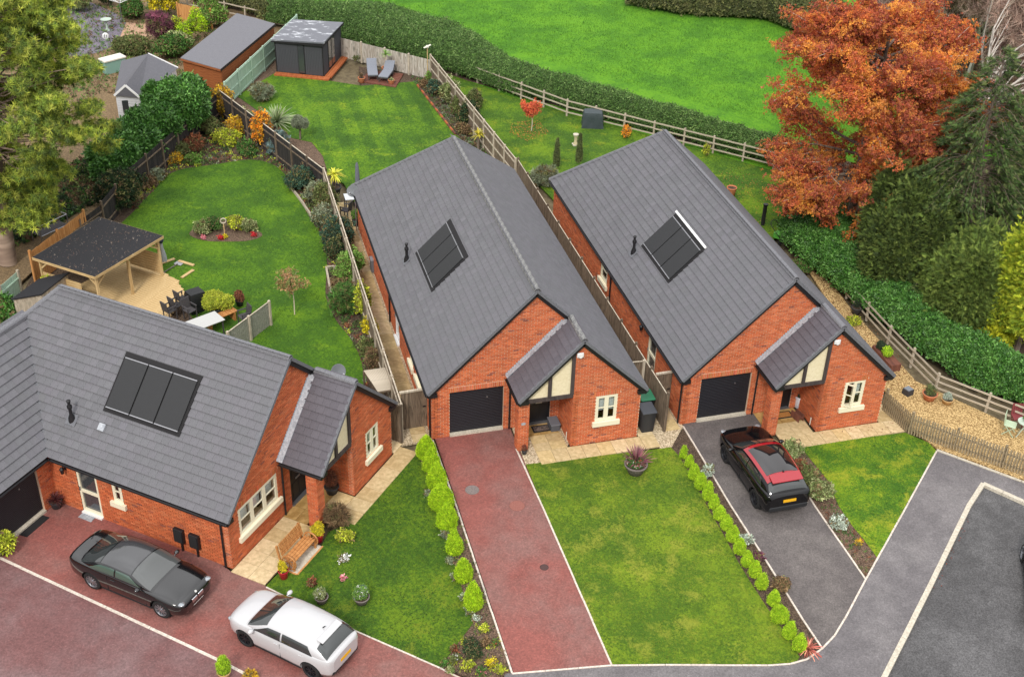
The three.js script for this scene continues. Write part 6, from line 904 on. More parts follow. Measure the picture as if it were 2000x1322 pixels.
{ const g = pot('planter', 'clay pot with a slim cordyline behind the sun loungers', 754, 143, 0.27, 0.42, M.terracotta); mesh('stem', rod(V(0, 0.36, 0), V(0.02, 1.25, 0), 0.04), M.twigPale, g); strap(g, 60, 0.55, 0.02, 'lightGreen', { up: 0.15, y: 1.25, droop: 0.35 }); }
{ const g = pot('planter', 'clay pot with a dry plant left of the sun loungers', 706, 161, 0.22, 0.34, M.terracotta); fill(g, 0.3, 0.36, 0.28, 'brown', { open: true, per: 200 }); } { const g = pot('planter', 'clay pot of pale grass at the foot of the right lounger', 764, 165, 0.2, 0.32, M.terracotta); strap(g, 40, 0.3, 0.015, 'variegated', { up: 0.3, y: 0.3 }); }
{ const g = pot('planter', 'dark pot with a yellow palm at the end of the slab path', 654, 381, 0.34, 0.5, M.potDark); mesh('stem', rod(V(0, 0.4, 0), V(0, 1.15, 0), 0.07), M.bark, g); strap(g, 70, 0.72, 0.035, [[196, 196, 40], [170, 178, 40], [216, 210, 70]], { up: 0.05, y: 1.15, droop: 0.45 }); }
fill(pot('planter', 'grey pot with a leafy plant against the side wall', 694, 440, 0.18, 0.4, M.potDark), 0.4, 0.5, 0.34, 'lightGreen', { size: 0.07 }); fill(pot('planter', 'small dark red flower pot beside the porch pillar', 1024, 886, 0.11, 0.18, M.potDark), 0.26, 0.26, 0.14, 'russet', { flowers: 'red', size: 0.04 });
// ---------------------------------------------------------------- clipped conifers along the drives
reseed(711);
const ORD = ['first', 'second', 'third', 'fourth', 'fifth', 'sixth', 'seventh', 'eighth', 'ninth', 'tenth', 'eleventh', 'twelfth', 'thirteenth', 'fourteenth', 'fifteenth', 'sixteenth', 'seventeenth']; let ci = 0, cj = 0, ck = 0, cl = 0, cm = 0;
function cone(label, group, px, py, w, h, pal) { const g = thing('dwarf_conifer', label, 'conifer', P(px, py, 0.01), rnd() * 6, group), k0 = (w *= (w < 0.6 ? 0.82 : 1) * rr(0.86, 1.16), h *= rr(0.84, 1.1), 0), L = [{ c: V(0, h * 0.25, 0), r: V(w * 0.46, h * 0.25, w * 0.46) }, { c: V(0.01, h * 0.44, 0), r: V(w * 0.42, h * 0.28, w * 0.42) }, { c: V(0, h * 0.64, 0.01), r: V(w * 0.3, h * 0.26, w * 0.3) }, { c: V(0, h * 0.84, 0), r: V(w * 0.15, h * 0.2, w * 0.15) }]; cores(g, L, 0.82, coreOf(PAL[pal])); foliage(g, 'foliage', L, 1000, 0.06, G.fine, leafMatDense, PAL[pal], { in: 0.82, stray: 0.16, low: -0.8 }); }
for (const [x, y, w, h] of [[832, 892, 0.74, 1.0], [843, 920, 0.78, 1.05], [853, 952, 0.82, 1.1], [862, 990, 0.84, 1.1], [873, 1030, 0.84, 1.1], [887, 1080, 0.62, 1.0], [905, 1132, 0.6, 1.0], [924, 1188, 0.64, 1.05]]) cone(`${ORD[ci++]} tall lime conifer counted from the side gate along the red driveway`, 'tall lime conifers by the red driveway', x, y, w, h, 'lime');
for (const [x, y, w, h] of [[1334, 895, 0.36, 0.62], [1346, 911, 0.42, 0.6], [1355, 934, 0.46, 0.7], [1368, 953, 0.48, 0.75], [1382, 976, 0.5, 0.76], [1394, 992, 0.42, 0.6], [1405, 1012, 0.48, 0.56], [1418, 1033, 0.48, 0.62], [1431, 1055, 0.48, 0.64], [1444, 1079, 0.52, 0.66], [1458, 1104, 0.52, 0.68], [1474, 1124, 0.48, 0.6], [1487, 1147, 0.5, 0.6], [1510, 1180, 0.56, 0.66], [1522, 1209, 0.6, 0.66], [1541, 1244, 0.58, 0.72], [1560, 1268, 0.46, 0.66]]) cone(`${ORD[cj++]} small lime conifer counted from the garage along the grey driveway`, 'row of small conifers by the grey driveway', x, y, w, h, 'lime2');
// ---------------------------------------------------------------- shrubs and border plants
reseed(721);
{ const g = thing('phormium', 'salmon pink strap leaved plant at the end of the grey driveway', 'plant', P(1578, 1268)); strap(g, 80, 0.62, 0.022, [[206, 120, 100], [180, 92, 80], [224, 150, 124], [150, 84, 70]], { up: 0.1, droop: 0.4 }); }
shrub('shrub', 'variegated shrub beside the parked black and red car', 1546, 893, 0.75, 0.7, 'variegated'); shrub('shrub', 'reddish low shrub in the bed beside the parked car', 1562, 922, 0.7, 0.5, 'russet'); shrub('shrub', 'mottled green and brown shrub in the driveway bed', 1576, 940, 0.8, 0.5, 'olive'); shrub('shrub', 'pale loose shrub behind the parked car', 1598, 974, 0.85, 0.7, 'variegated', { size: 0.08 }); shrub('shrub', 'silver leaved mound in the driveway bed', 1640, 1030, 0.55, 0.34, 'silver', { size: 0.09 }); shrub('shrub', 'small orange tufted plant at the end of the driveway bed', 1676, 1064, 0.3, 0.2, 'gold', { geo: 'needle', n: 2 });
shrub('shrub', 'grey leaved shrub between the small conifers and the edging', 1382, 928, 0.45, 0.4, 'silver'); shrub('shrub', 'brownish low shrub beside the row of conifers', 1522, 1150, 0.55, 0.4, 'brown'); shrub('shrub', 'dark red low plant among the small conifers', 1478, 1092, 0.4, 0.25, 'purple'); shrub('shrub', 'pale flowering shrub among the small conifers', 1456, 1060, 0.4, 0.3, 'silver');
shrub('shrub', 'leafless reddish twiggy shrub in front of the porch', 660, 1022, 0.8, 0.7, 'brown', { geo: 'needle', size: 0.16, per: 160, core: 0.5 }); shrub('shrub', 'yellow green shrub on the front lawn below the porch', 674, 1056, 0.5, 0.4, 'yellowGreen'); shrub('shrub', 'white leaved little plant on the front lawn', 671, 1094, 0.3, 0.2, 'white', { n: 3 }); shrub('shrub', 'rusty little plant on the front lawn', 610, 1146, 0.26, 0.3, 'russet', { n: 3 }); shrub('shrub', 'pinkish seedling on the front lawn', 668, 1133, 0.2, 0.12, 'pink', { n: 2 });
shrub('shrub', 'pale green bush at the left edge of the forecourt', 8, 1080, 0.7, 0.7, 'yellowGreen', { size: 0.09 }); shrub('shrub', 'orange ornamental grass at the edge of the forecourt', 487, 1325, 0.45, 0.35, 'gold', { geo: 'needle', n: 3 });
shrub('shrub', 'dark green dome at the bottom of the conifer bed', 923, 1276, 0.62, 0.42, 'dark', { geo: 'fine' });
const BED = ['left of the dark dome', 'beside the last tall conifer', 'in the corner by the driveway edging', 'at the very tip of the bed', 'below the dark dome', 'between the dome and the pavement', 'at the lawn edge below the dome', 'right of the dark dome', 'by the forecourt edging', 'in the gap under the last tall conifer', 'halfway along the driveway edging', 'at the lawn edge above the dome', 'in the corner by the forecourt'];
for (const [x, y, w, pal, fl] of [[905, 1258, 0.25, 'yellowGreen'], [946, 1232, 0.3, 'yellowGreen'], [960, 1300, 0.34, 'yellow', 'yellow'], [975, 1312, 0.35, 'yellowGreen'], [912, 1308, 0.4, 'yellowGreen'], [940, 1318, 0.36, 'green', 'pink'], [888, 1290, 0.35, 'olive', 'white'], [950, 1260, 0.3, 'brown'], [880, 1312, 0.3, 'variegated'], [930, 1210, 0.22, 'silver'], [966, 1258, 0.24, 'green', 'red'], [885, 1272, 0.26, 'russet'], [870, 1300, 0.3, 'green']]) shrub('bedding_plant', `${pal.replace(/[A-Z]/, (c) => ' ' + c.toLowerCase())} bedding plant${fl ? ' with ' + fl + ' flowers' : ''} in the mulch, ${BED[cl++]}`, x, y, w, w * 0.7, pal, { n: 3, flowers: fl, group: 'bedding plants at the end of the conifer bed', cat: 'plant', size: 0.05 });
for (const [x, y] of [[836, 968], [866, 1050], [880, 1100], [888, 1130], [906, 1172], [915, 1196]]) shrub('heather', `${ORD[ck++]} grey heather counted from the side gate beside the tall lime conifers`, x, y, 0.34, 0.2, 'greyGreen', { n: 3, group: 'low heathers between the lime conifers', cat: 'plant', size: 0.05 });
// left garden borders
const B1 = 'border shrubs along the slab path fence', B2 = 'border plants under the dark fence';
[['dark blue green shrub at the bend of the back lawn', 588, 372, 1.2, 1.2, 'blueGreen'], ['grey green shrub beside the timber lawn edge', 618, 398, 1.1, 1.0, 'greyGreen'], ['tall olive shrub by the fence near the potted palm', 640, 415, 0.9, 1.4, 'olive'], ['pale leaved shrub at the corner of the timber edge', 632, 440, 1.0, 1.0, 'greyGreen'], ['dark bushy shrub at the narrow part of the border', 655, 485, 1.2, 1.5, 'blueGreen'], ['dark shrub with pale pink flowers in the border', 655, 505, 0.9, 0.9, 'dark', 'pink'], ['light green shrub behind the timber edged bed', 684, 548, 1.1, 1.2, 'lightGreen'], ['brown leaved low shrub in the timber edged bed', 664, 560, 0.8, 0.5, 'brown'], ['rounded dark conifer below the timber edged bed', 679, 606, 1.35, 1.1, 'green'], ['yellow leaved climber on the fence by the round conifer', 708, 612, 0.7, 1.3, 'yellowGreen'], ['yellow flowering shrub low on the fence', 722, 655, 0.6, 0.8, 'yellow'], ['loose mixed plants at the narrow end of the border', 722, 690, 0.7, 0.6, 'olive'], ['brown stems beside the satellite dish', 732, 715, 0.7, 0.7, 'brown']].forEach(([l, x, y, w, h, p, f]) => shrub('border_shrub', l, x, y, w * 1.2, h * 1.1, p, { flowers: f, fper: 12, geo: p === 'green' ? 'needle' : 'broad', size: p === 'green' ? 0.13 : 0.08, per: 300 }));
[['golden leaved shrub in the corner of the dark fences', 432, 228, 1.2, 1.6, 'gold'], ['bright orange shrub against the dark fence', 516, 290, 0.95, 1.9, 'orange'], ['blue spruce bush right of the orange shrub', 544, 300, 1.2, 1.2, 'blue'], ['dark round shrub against the black fence', 236, 405, 1.9, 1.7, 'dark'], ['coppery shrub right of the golden one', 462, 262, 1.1, 0.9, 'gold'], ['dark green shrub below the golden corner shrub', 410, 262, 1.1, 0.9, 'olive'], ['yellow green low shrub in the far corner bed', 440, 280, 1.2, 0.7, 'yellowGreen'], ['orange brown low shrub in the far corner bed', 378, 292, 1.1, 0.6, 'russet'], ['green mound by the curve of the back lawn', 480, 298, 1.0, 0.6, 'green'], ['variegated mound between the golden shrub and the fence', 478, 248, 0.8, 0.9, 'variegated'], ['grey lavender mound left of the back lawn', 306, 350, 0.8, 0.5, 'greyGreen'], ['brown heather mound left of the back lawn', 290, 362, 0.8, 0.4, 'brown'], ['green low plants in front of the black fence', 352, 300, 1.0, 0.6, 'olive'], ['small pale shrub at the edge of the back lawn', 376, 318, 0.7, 0.35, 'lightGreen'], ['gold tinted low shrub in the curve of the dark fence', 340, 316, 0.7, 0.4, 'gold']].forEach(([l, x, y, w, h, p]) => shrub('border_shrub', l, x, y, w * 1.2, h * 1.1, p, { per: 280, size: 0.09, geo: p === 'blue' ? 'needle' : 'broad' }));
for (const [x, y, w, pal] of [[395, 455, 0.9, 'variegated'], [418, 448, 0.9, 'green'], [464, 446, 0.9, 'yellowGreen'], [486, 452, 0.8, 'variegated']]) shrub('bed_shrub', { variegated: x < 440 ? 'white edged dwarf shrub at the left end of the oval bed' : 'white edged dwarf shrub at the right end of the oval bed', green: 'green dwarf shrub in the oval bed', yellowGreen: 'yellow green dwarf shrub in the oval bed' }[pal], x, y, w, 0.62, pal, { y: 0.04, size: 0.07 });
for (const [x, y, f] of [[397, 467, 'pink'], [432, 468, 'red'], [439, 466, 'yellow'], [496, 462, 'red']]) shrub('bed_flowers', { pink: 'pink flowers at the rim of the oval bed', red: x > 460 ? 'clump of red flowers at the tip of the oval bed' : 'red flowers in the front of the oval bed', yellow: 'yellow flowers in the front of the oval bed' }[f], x, y, 0.25, 0.2, f, { y: 0.04, n: 3, size: 0.05, cat: 'flowers' });
{ const g = thing('garden_ornament', 'pale ring shaped ornament on a post in the oval bed', 'ornament', P(438, 456, 0.04)); mesh('post', rod(V(0, 0, 0), V(0, 0.55, 0), 0.03), M.newWood, g); mesh('ring', new THREE.TorusGeometry(0.13, 0.035, 8, 20).translate(0, 0.7, 0), M.fencePale, g); }
{ reseed(731); const g = thing('young_tree', 'slim young tree with pinkish leaves on the back lawn', 'tree', P(575, 615)), out = [[], [], []], tips = []; out[0].push(branchTube([V(0, 0, 0), V(0.02, 0.7, 0), V(0, 1.3, 0)], 0.03, 0.02, 6)); for (let i = 0; i < 7; i++) grow(out, tips, V(0, rr(0.9, 1.3), 0), V(gauss() * 0.7, 0.8, gauss() * 0.7).normalize(), 0.55, 0.014, 1, { max: 2, kids: [0, 4], spread: 0.7, tipFrom: 1 }); mesh('trunk', out[0], M.twigPale, g); mesh('limbs', [...out[1], ...out[2]], M.twigPale, g); instances('crown', G.broad, leafMat, tips.flatMap((t) => Array.from({ length: 7 }, () => [t.clone().add(V(gauss() * 0.2, gauss() * 0.16, gauss() * 0.2)), rq(), rr(0.06, 0.1), pick([[176, 138, 92], [196, 150, 110], [120, 140, 70], [150, 150, 84]])])), g); }
// middle garden
shrub('border_shrub', 'grey lavender mound below the mint fence', 510, 196, 1.3, 0.9, 'greyGreen', { geo: 'needle', size: 0.16 });
{ const g = thing('yucca', 'large spiky grey green yucca in the mulch bed', 'plant', P(540, 246)); strap(g, 170, 1.4, 0.035, [[150, 164, 120], [120, 140, 96], [172, 180, 140]], { up: 0.02, y: 0.25, droop: 0.2 }); }
{ const g = thing('olive_tree', 'small round headed olive tree in the mulch bed', 'tree', P(586, 272)); mesh('trunk', rod(V(0, 0, 0), V(0.03, 0.7, 0), 0.06, 0.05), M.bark, g); const L = lumps(1.1, 0.8, 1.1, 6).map((l) => ({ c: l.c.setY(l.c.y + 0.6), r: l.r })); cores(g, L, 0.7, coreOf(PAL.greyGreen)); foliage(g, 'crown', L, 420, 0.08, G.fine, leafMat, PAL.greyGreen, { low: -0.9 }); }
[['pale variegated shrub against the brown garden fence', 882, 205, 1.3, 1.4, 'variegated'], ['dark green shrub against the brown garden fence', 918, 248, 1.2, 1.5, 'dark'], ['blue green shrub at the far end of the shrub border', 848, 185, 0.9, 0.9, 'blueGreen'], ['olive shrub between the pale and the dark shrub', 898, 226, 1.1, 1.2, 'olive'], ['dry brown plant by the red edging', 830, 172, 0.5, 0.5, 'brown'], ['grassy plant beside the garden room deck', 706, 118, 0.8, 0.5, 'olive'], ['low brown plant near the roof corner', 905, 262, 0.8, 0.6, 'brown'], ['green leafy plant behind the two pots by the fence', 838, 160, 0.5, 0.6, 'lightGreen']].forEach(([l, x, y, w, h, p]) => shrub('border_shrub', l, x, y, w, h, p, { per: 260, size: 0.09 }));
{ const g = thing('palm_plant', 'yellow spiky palm by the fence above the roof edge', 'plant', P(934, 292)); mesh('stem', rod(V(0, 0, 0), V(0, 0.9, 0), 0.09, 0.07), M.bark, g); strap(g, 60, 0.6, 0.03, [[206, 190, 60], [180, 170, 50], [150, 150, 50]], { up: 0.05, y: 0.9, droop: 0.35 }); }
// right garden
{ reseed(741); const g = thing('maple_sapling', 'little orange red maple sapling on the lawn by the rail fence', 'tree', P(1038, 256)), out = [[], [], []], tips = []; out[0].push(branchTube([V(0, 0, 0), V(0.03, 0.6, 0), V(0, 1.1, 0)], 0.03, 0.02, 6)); for (let i = 0; i < 8; i++) grow(out, tips, V(0, rr(0.7, 1.1), 0), V(gauss() * 0.6, 1, gauss() * 0.6).normalize(), 0.5, 0.014, 1, { max: 2, kids: [0, 4], spread: 0.6, tipFrom: 1 }); mesh('trunk', out[0], M.twigPale, g); mesh('limbs', [...out[1], ...out[2]], M.twigPale, g); instances('crown', G.broad, leafMat, tips.flatMap((t) => Array.from({ length: 10 }, () => [t.clone().add(V(gauss() * 0.16, gauss() * 0.16, gauss() * 0.16)), rq(), rr(0.07, 0.11), pick([[224, 108, 70], [236, 132, 84], [206, 84, 60]])])), g); }
for (const [l, x, y] of [['slim dark cypress left of the stone pedestal', 1086, 336], ['slim dark cypress in line with the stone pedestal', 1130, 326]]) { const g = thing('cypress', l, 'conifer', P(x, y)); const L = [{ c: V(0, 0.75, 0), r: V(0.16, 0.75, 0.16) }, { c: V(0, 1.4, 0), r: V(0.1, 0.6, 0.1) }]; cores(g, L, 0.6, coreOf(PAL.olive)); foliage(g, 'foliage', L, 500, 0.1, G.needle, leafMat, PAL.olive, {}); }
shrub('border_shrub', 'orange flowering plant by the rail fence', 1222, 270, 0.5, 0.8, 'orange', { per: 200 }); shrub('border_shrub', 'grey lavender bush at the back corner of the right bungalow', 1064, 362, 1.3, 1.0, 'greyGreen', { geo: 'needle', size: 0.16 }); shrub('border_shrub', 'thin yellow green plant by the rail fence', 1378, 306, 0.4, 0.8, 'yellowGreen', { per: 120, core: 0.3 }); shrub('border_shrub', 'green shrub at the end of the brown fence', 928, 212, 1.1, 1.2, 'olive'); shrub('border_shrub', 'green plants at the edge of the narrow gravel path', 1568, 528, 0.9, 0.5, 'green'); shrub('border_shrub', 'mossy low plants by the dark tub', 1665, 632, 0.8, 0.25, 'yellowGreen'); shrub('border_shrub', 'white flowering plant at the garden corner', 1546, 410, 0.7, 0.4, 'olive', { flowers: 'white' });
{ const g = thing('raised_planter', 'dark wooden planter of ferns against the right bungalow wall', 'planter', P(1730, 706)); mesh('trough', box(0.5, 0.35, 1.6, 0, 0, 0), M.deckDark, g); fill(g, 0.6, 0.4, 0.3, 'lime2', { size: 0.07 }); fill(g, 0.5, 0.35, 0.3, 'dark', { size: 0.07 }).children.slice(-2).forEach((o) => o.position.set(0, 0, -0.5)); }
// far neighbour garden
[['bright yellow shrub in the far neighbour garden', 318, 30, 2.4, 2.4, 'yellow', 'broad'], ['purple brown twiggy shrub below the yellow one', 312, 76, 1.8, 1.7, 'purple', 'needle'], ['small lime cone shaped conifer by the store', 362, 84, 1.0, 1.3, 'lime', 'fine'], ['tall lime cone shaped conifer by the store', 386, 76, 1.2, 1.9, 'lime', 'fine'], ['pale variegated bush behind the lime cones', 416, 50, 2.0, 1.8, 'lightGreen', 'broad'], ['round olive bush at the far edge of the slate circle', 150, 18, 2.6, 1.9, 'variegated', 'fine'], ['dark green bush between the summer house and the store', 338, 112, 2.2, 1.4, 'green', 'broad'], ['pale green low bush above the dark one', 350, 98, 1.6, 1.0, 'variegated', 'broad'], ['brown green low shrub above the summer house roof', 262, 104, 2.6, 1.0, 'olive', 'broad'], ['green shrub beside the rotary dryer', 262, 36, 1.8, 1.5, 'green', 'broad'], ['dark shrub behind the rotary dryer', 210, 10, 1.6, 1.6, 'dark', 'broad'], ['yellow green shrub near the lime cones', 345, 62, 1.0, 0.9, 'yellowGreen', 'broad'], ['tufted green shrub right of the brown gravel', 335, 92, 1.2, 0.8, 'lightGreen', 'broad'], ['reddish shrub at the corner of the rail fence', 585, 40, 1.6, 1.4, 'olive', 'broad']].forEach(([l, x, y, w, h, p, g]) => shrub('garden_shrub', l, x, y, w, h, p, { geo: g, size: g === 'needle' ? 0.22 : 0.11, per: 170 }));
panelFence('panel_fence', 'tan board fence behind the yellow shrub', [nail(P(345, 6, 1.4)), nail(P(410, 18, 1.4))], { h: 1.4, boards: M.fenceOrange, post: M.fenceOrange, side: 1 });
shrub('border_shrub', 'ivy like green shrub at the left edge above the wing roof', 8, 632, 1.4, 1.3, 'laurel', { gloss: true, size: 0.12 }); shrub('border_shrub', 'trailing yellow vine over the lean-to', 100, 592, 1.0, 1.2, 'yellowGreen', { per: 120, size: 0.1 });
// ---------------------------------------------------------------- garden furniture and small things
reseed(751);
function lounger(label, px, py, turn) { const g = thing('sun_lounger', label, 'sun lounger', P(px, py, 0.1), turn, 'grey sun loungers'); mesh('frame', [box(0.62, 0.05, 1.25, 0, 0.26, 0.35), box(0.62, 0.04, 0.7, 0, 0.3, -0.55, 0, 0.7)], M.rattan, g); for (const [x, z] of [[-0.27, 0.9], [0.27, 0.9], [-0.27, -0.2], [0.27, -0.2]]) mesh('leg', box(0.05, 0.28, 0.05, x, 0, z), M.rattan, g); mesh('seat_cushion', rbox(0.64, 0.09, 1.25, 0.03, 0, 0.31, 0.35), M.fabricGrey, g); mesh('back_cushion', rbox(0.64, 0.09, 0.8, 0.03, 0, 0.5, -0.53, 0, 0.72), M.fabricGrey, g); }
{ const q = [[698, 160], [724, 140], [788, 146], [773, 172]].map((p) => P(...p)), g = new THREE.Group(); g.name = 'lounger_deck'; scene.add(g); tag(g, 'small dark red deck under the sun loungers', 'deck', null, 'structure'); mesh('deck_base', slabGeo(q, 0.08), M.deckDark, g); for (let i = 0; i < 9; i++) { const a = q[0].clone().lerp(q[1], (i + 0.5) / 9).setY(0.09), b = q[3].clone().lerp(q[2], (i + 0.5) / 9).setY(0.09); mesh('deck_board', bar(a, b, 0.14, 0.025), M.deckDark, g); } }
lounger('grey sun lounger nearer the charcoal garden room', 727, 146, -0.12); lounger('grey sun lounger beside the potted cordyline', 756, 150, -0.45);
{ const a = P(815, 168), b = P(889, 264), g = new THREE.Group(); g.name = 'log_edging'; scene.add(g); tag(g, 'red brown log edging between striped lawn and shrub border', 'edging'); const n = 16; for (let i = 0; i < n; i++) mesh('log', bar(a.clone().lerp(b, i / n).setY(0.06), a.clone().lerp(b, (i + 0.96) / n).setY(0.06), 0.1, 0.12), mat7(i), g); }
function mat7(i) { return i % 2 ? M.deckDark : M.redWood; }
function sleeper(label, path, m = M.railWood) { const g = new THREE.Group(); g.name = numbered('timber_edging'); scene.add(g); tag(g, label, 'edging'); const p = pix(path); for (let i = 0; i + 1 < p.length; i++) mesh('sleeper', bar(p[i].clone().setY(0.08), p[i + 1].clone().setY(0.08), 0.09, 0.18), m, g); }
sleeper('pale timber edging at the bend of the back lawn', [[566, 366], [590, 398], [611, 430], [628, 432]]); sleeper('pale timber edging of the small square bed by the fence', [[660, 524], [637, 526], [643, 560], [655, 596]]);
function chair(name, label, x, y, turn, m, o = {}) { const g = thing(name, label, 'chair', P(x, y, o.y ?? 0.03), turn, o.group), s = 0.44; mesh('seat', rbox(s, 0.05, s, 0.02, 0, 0.42, 0), m, g); mesh('backrest', o.slats ? [0, 1, 2, 3, 4].map((i) => box(s / 6, 0.46, 0.02, -s / 2 + s * (i + 0.5) / 5, 0.46, -s / 2, 0, -0.12)) : [rbox(s, 0.5, 0.05, 0.02, 0, 0.46, -s / 2, 0, -0.15)], o.back ?? m, g); for (const [a, b] of [[-1, -1], [1, -1], [-1, 1], [1, 1]]) mesh('leg', o.fold ? bar(V(a * s * 0.45, 0, b * s * 0.5), V(a * s * 0.45, 0.43, -b * s * 0.35), 0.03) : box(0.04, 0.42, 0.04, a * s * 0.45, 0, b * s * 0.45), o.leg ?? m, g); if (o.arms) for (const a of [-1, 1]) mesh('armrest', [box(0.05, 0.04, s, a * s * 0.5, 0.64, 0), box(0.04, 0.22, 0.04, a * s * 0.5, 0.43, s * 0.4)], m, g); return g; }
const dg = 'dark dining chairs around the garden table'; for (const [x, y, t] of [[357, 600, 2.2], [346, 612, 2.2], [333, 622, 2.2], [478, 634, -1.2]]) chair('dining_chair', ['dark metal garden chair next to the covered barbecue', 'dark metal garden chair in the middle of the row by the patio table', 'dark metal garden chair at the deck end of the row', 'dark metal garden chair beside the trellis screen'][cm++], x, y, t, M.rattan, { group: dg, arms: true });
chair('armchair', 'low dark armchair with woven back near the barbecue', 372, 622, 0.6, M.rattan, { arms: true });
{ const g = thing('patio_table', 'pale glass topped patio table behind the left roof ridge', 'table', P(402, 655, 0.03), 0.45); mesh('table_top', rbox(1.5, 0.04, 0.9, 0.015, 0, 0.7, 0), mat({ c: 0xb8b8b6, roughness: 0.3 }), g); for (const [a, b] of [[-1, -1], [1, -1], [-1, 1], [1, 1]]) mesh('leg', box(0.05, 0.7, 0.05, a * 0.65, 0, b * 0.38), M.rattan, g); }
{ const g = thing('garden_bench', 'orange wooden bench beside the patio table', 'bench', P(432, 632, 0.03), 0.5); for (let i = 0; i < 3; i++) mesh('slat', box(1.5, 0.04, 0.12, 0, 0.42, -0.14 + i * 0.14), M.benchWood, g); for (const x of [-0.6, 0.6]) mesh('leg', box(0.08, 0.42, 0.4, x, 0, 0), M.benchWood, g); }
fill(pot('planter', 'large tub of yellow green shrubs on the patio', 425, 612, 0.4, 0.4, M.potDark), 1.35, 0.75, 0.3, 'yellowGreen', { size: 0.07, n: 8, per: 380 }); fill(pot('planter', 'pot of dark reddish leaves on the patio', 468, 596, 0.2, 0.3, M.potDark), 0.5, 0.5, 0.25, 'russet', { size: 0.07 });
function cover(name, label, px, py, w, h, d, turn, m) { reseed(px | 0); const g = new THREE.BoxGeometry(w, h, d, 9, 6, 7), p = g.attributes.position; for (let i = 0; i < p.count; i++) { const v = V(p.getX(i), p.getY(i), p.getZ(i)), t = (v.y / h + 0.5), k = 1 + 0.16 * (1 - t) + 0.05 * (fbm(v.x * 0.9 + v.z + 4, v.y * 0.4 + 3, 8, 3) - 0.5) * 4 - (t > 0.98 && (Math.abs(v.x) > w * 0.48 || Math.abs(v.z) > d * 0.48) ? 0.07 : 0); p.setXYZ(i, v.x * k, v.y + h / 2 - (t > 0.98 ? 0.03 * Math.abs(v.x) : 0), v.z * k); } g.computeVertexNormals(); const o = tag(mesh(name, g, m), label, 'barbecue'); o.position.copy(P(px, py, 0.02)); o.rotation.y = turn; return o; }
const tarp = mat({ c: 0x3a4448, roughness: 0.55, side: THREE.DoubleSide }); cover('covered_barbecue', 'barbecue under a grey green cover by the rail fence', 1157, 246, 1.1, 0.95, 0.75, -0.3, tarp); cover('covered_barbecue', 'black covered barbecue on the patio', 384, 604, 0.7, 0.95, 0.6, 0.4, mat({ c: 0x1c1d20, roughness: 0.6 }));
{ const g = thing('stone_pedestal', 'pale stone baluster pedestal on the right back lawn', 'pedestal', P(1124, 283, 0.03)); mesh('base', box(0.34, 0.07, 0.34), M.concrete, g); mesh('shaft', lathe([[0.13, 0.07], [0.14, 0.12], [0.09, 0.2], [0.085, 0.45], [0.13, 0.55], [0.13, 0.6]], 16), mat({ map: speck([176, 164, 128], [212, 200, 164], 20, 0.6), roughness: 0.95 }), g); mesh('bowl', cyl(0.16, 0.17, 0.07, 0, 0.6, 0, 16), M.concrete, g); }
function bin(label, x, y, t, lid) { const g = thing('wheelie_bin', label, 'bin', P(x, y), t, null); const b = new THREE.CylinderGeometry(0.4, 0.33, 0.95, 4, 1).rotateY(PI / 4).translate(0, 0.52, 0); mesh('body', b.scale(1, 1, 1.1), mat({ c: 0x2c2e33, roughness: 0.6 }), g); mesh('lid', [rbox(0.6, 0.06, 0.7, 0.025, 0, 1.0, 0.02, 0, 0.06), box(0.5, 0.05, 0.06, 0, 0.98, -0.36)], lid, g); for (const s of [-1, 1]) mesh('wheel', cyl(0.1, 0.1, 0.05, s * 0.26 - 0.025, 0.1, -0.26, 14, 0, 0, -PI / 2), CM.rubber, g); mesh('handle', bar(V(-0.2, 1.0, -0.38), V(0.2, 1.0, -0.38), 0.03), CM.plastic, g); }
bin('dark grey wheelie bin at the right corner of the middle bungalow', 1260, 838, 0, mat({ c: 0x3c3f46, roughness: 0.5 })); bin('wheelie bin with green lid behind the dark one', 1257, 812, 0, mat({ c: 0x2e7a58, roughness: 0.5 }));
{ const g = thing('garden_bench', 'wooden bench with wagon wheel ends on the front lawn', 'bench', P(586, 1090, 0.02), A1 + PI / 2 - PI / 2); g.rotation.y = A1; for (let i = 0; i < 4; i++) mesh('slat', box(1.25, 0.03, 0.1, 0, 0.42, -0.16 + i * 0.115), M.benchWood, g); for (let i = 0; i < 4; i++) mesh('back_slat', box(1.25, 0.1, 0.03, 0, 0.5 + i * 0.125, -0.27 - i * 0.03, 0, -0.22), M.benchWood, g); for (const x of [-0.66, 0.66]) { const w = mesh('wheel_arm', [new THREE.TorusGeometry(0.27, 0.03, 6, 24).rotateY(PI / 2).translate(x, 0.36, 0.02), ...[0, 1, 2, 3].map((k) => tf(box(0.025, 0.52, 0.03, 0, -0.26, 0), x, 0.36, 0.02, k * PI / 4))], M.benchWood, g); mesh('leg', [box(0.06, 0.9, 0.06, x * 0.97, 0, -0.3, 0, -0.18), box(0.06, 0.44, 0.06, x * 0.97, 0, 0.2)], M.benchWood, g); } }
{ const g = new THREE.Group(); g.name = 'bench_base'; g.position.copy(O1); g.rotation.y = A1; scene.add(g); tag(g, 'pale concrete slab under the wagon wheel bench', 'paving', null, 'structure'); mesh('slab', box(1.5, 0.08, 0.62, 1.5, -0.03, 1.75), M.concrete, g); mesh('slab_rim', [box(1.56, 0.07, 0.06, 1.5, -0.02, 2.09), box(0.06, 0.07, 0.62, 0.72, -0.02, 1.75)], M.fenceOrange, g); }
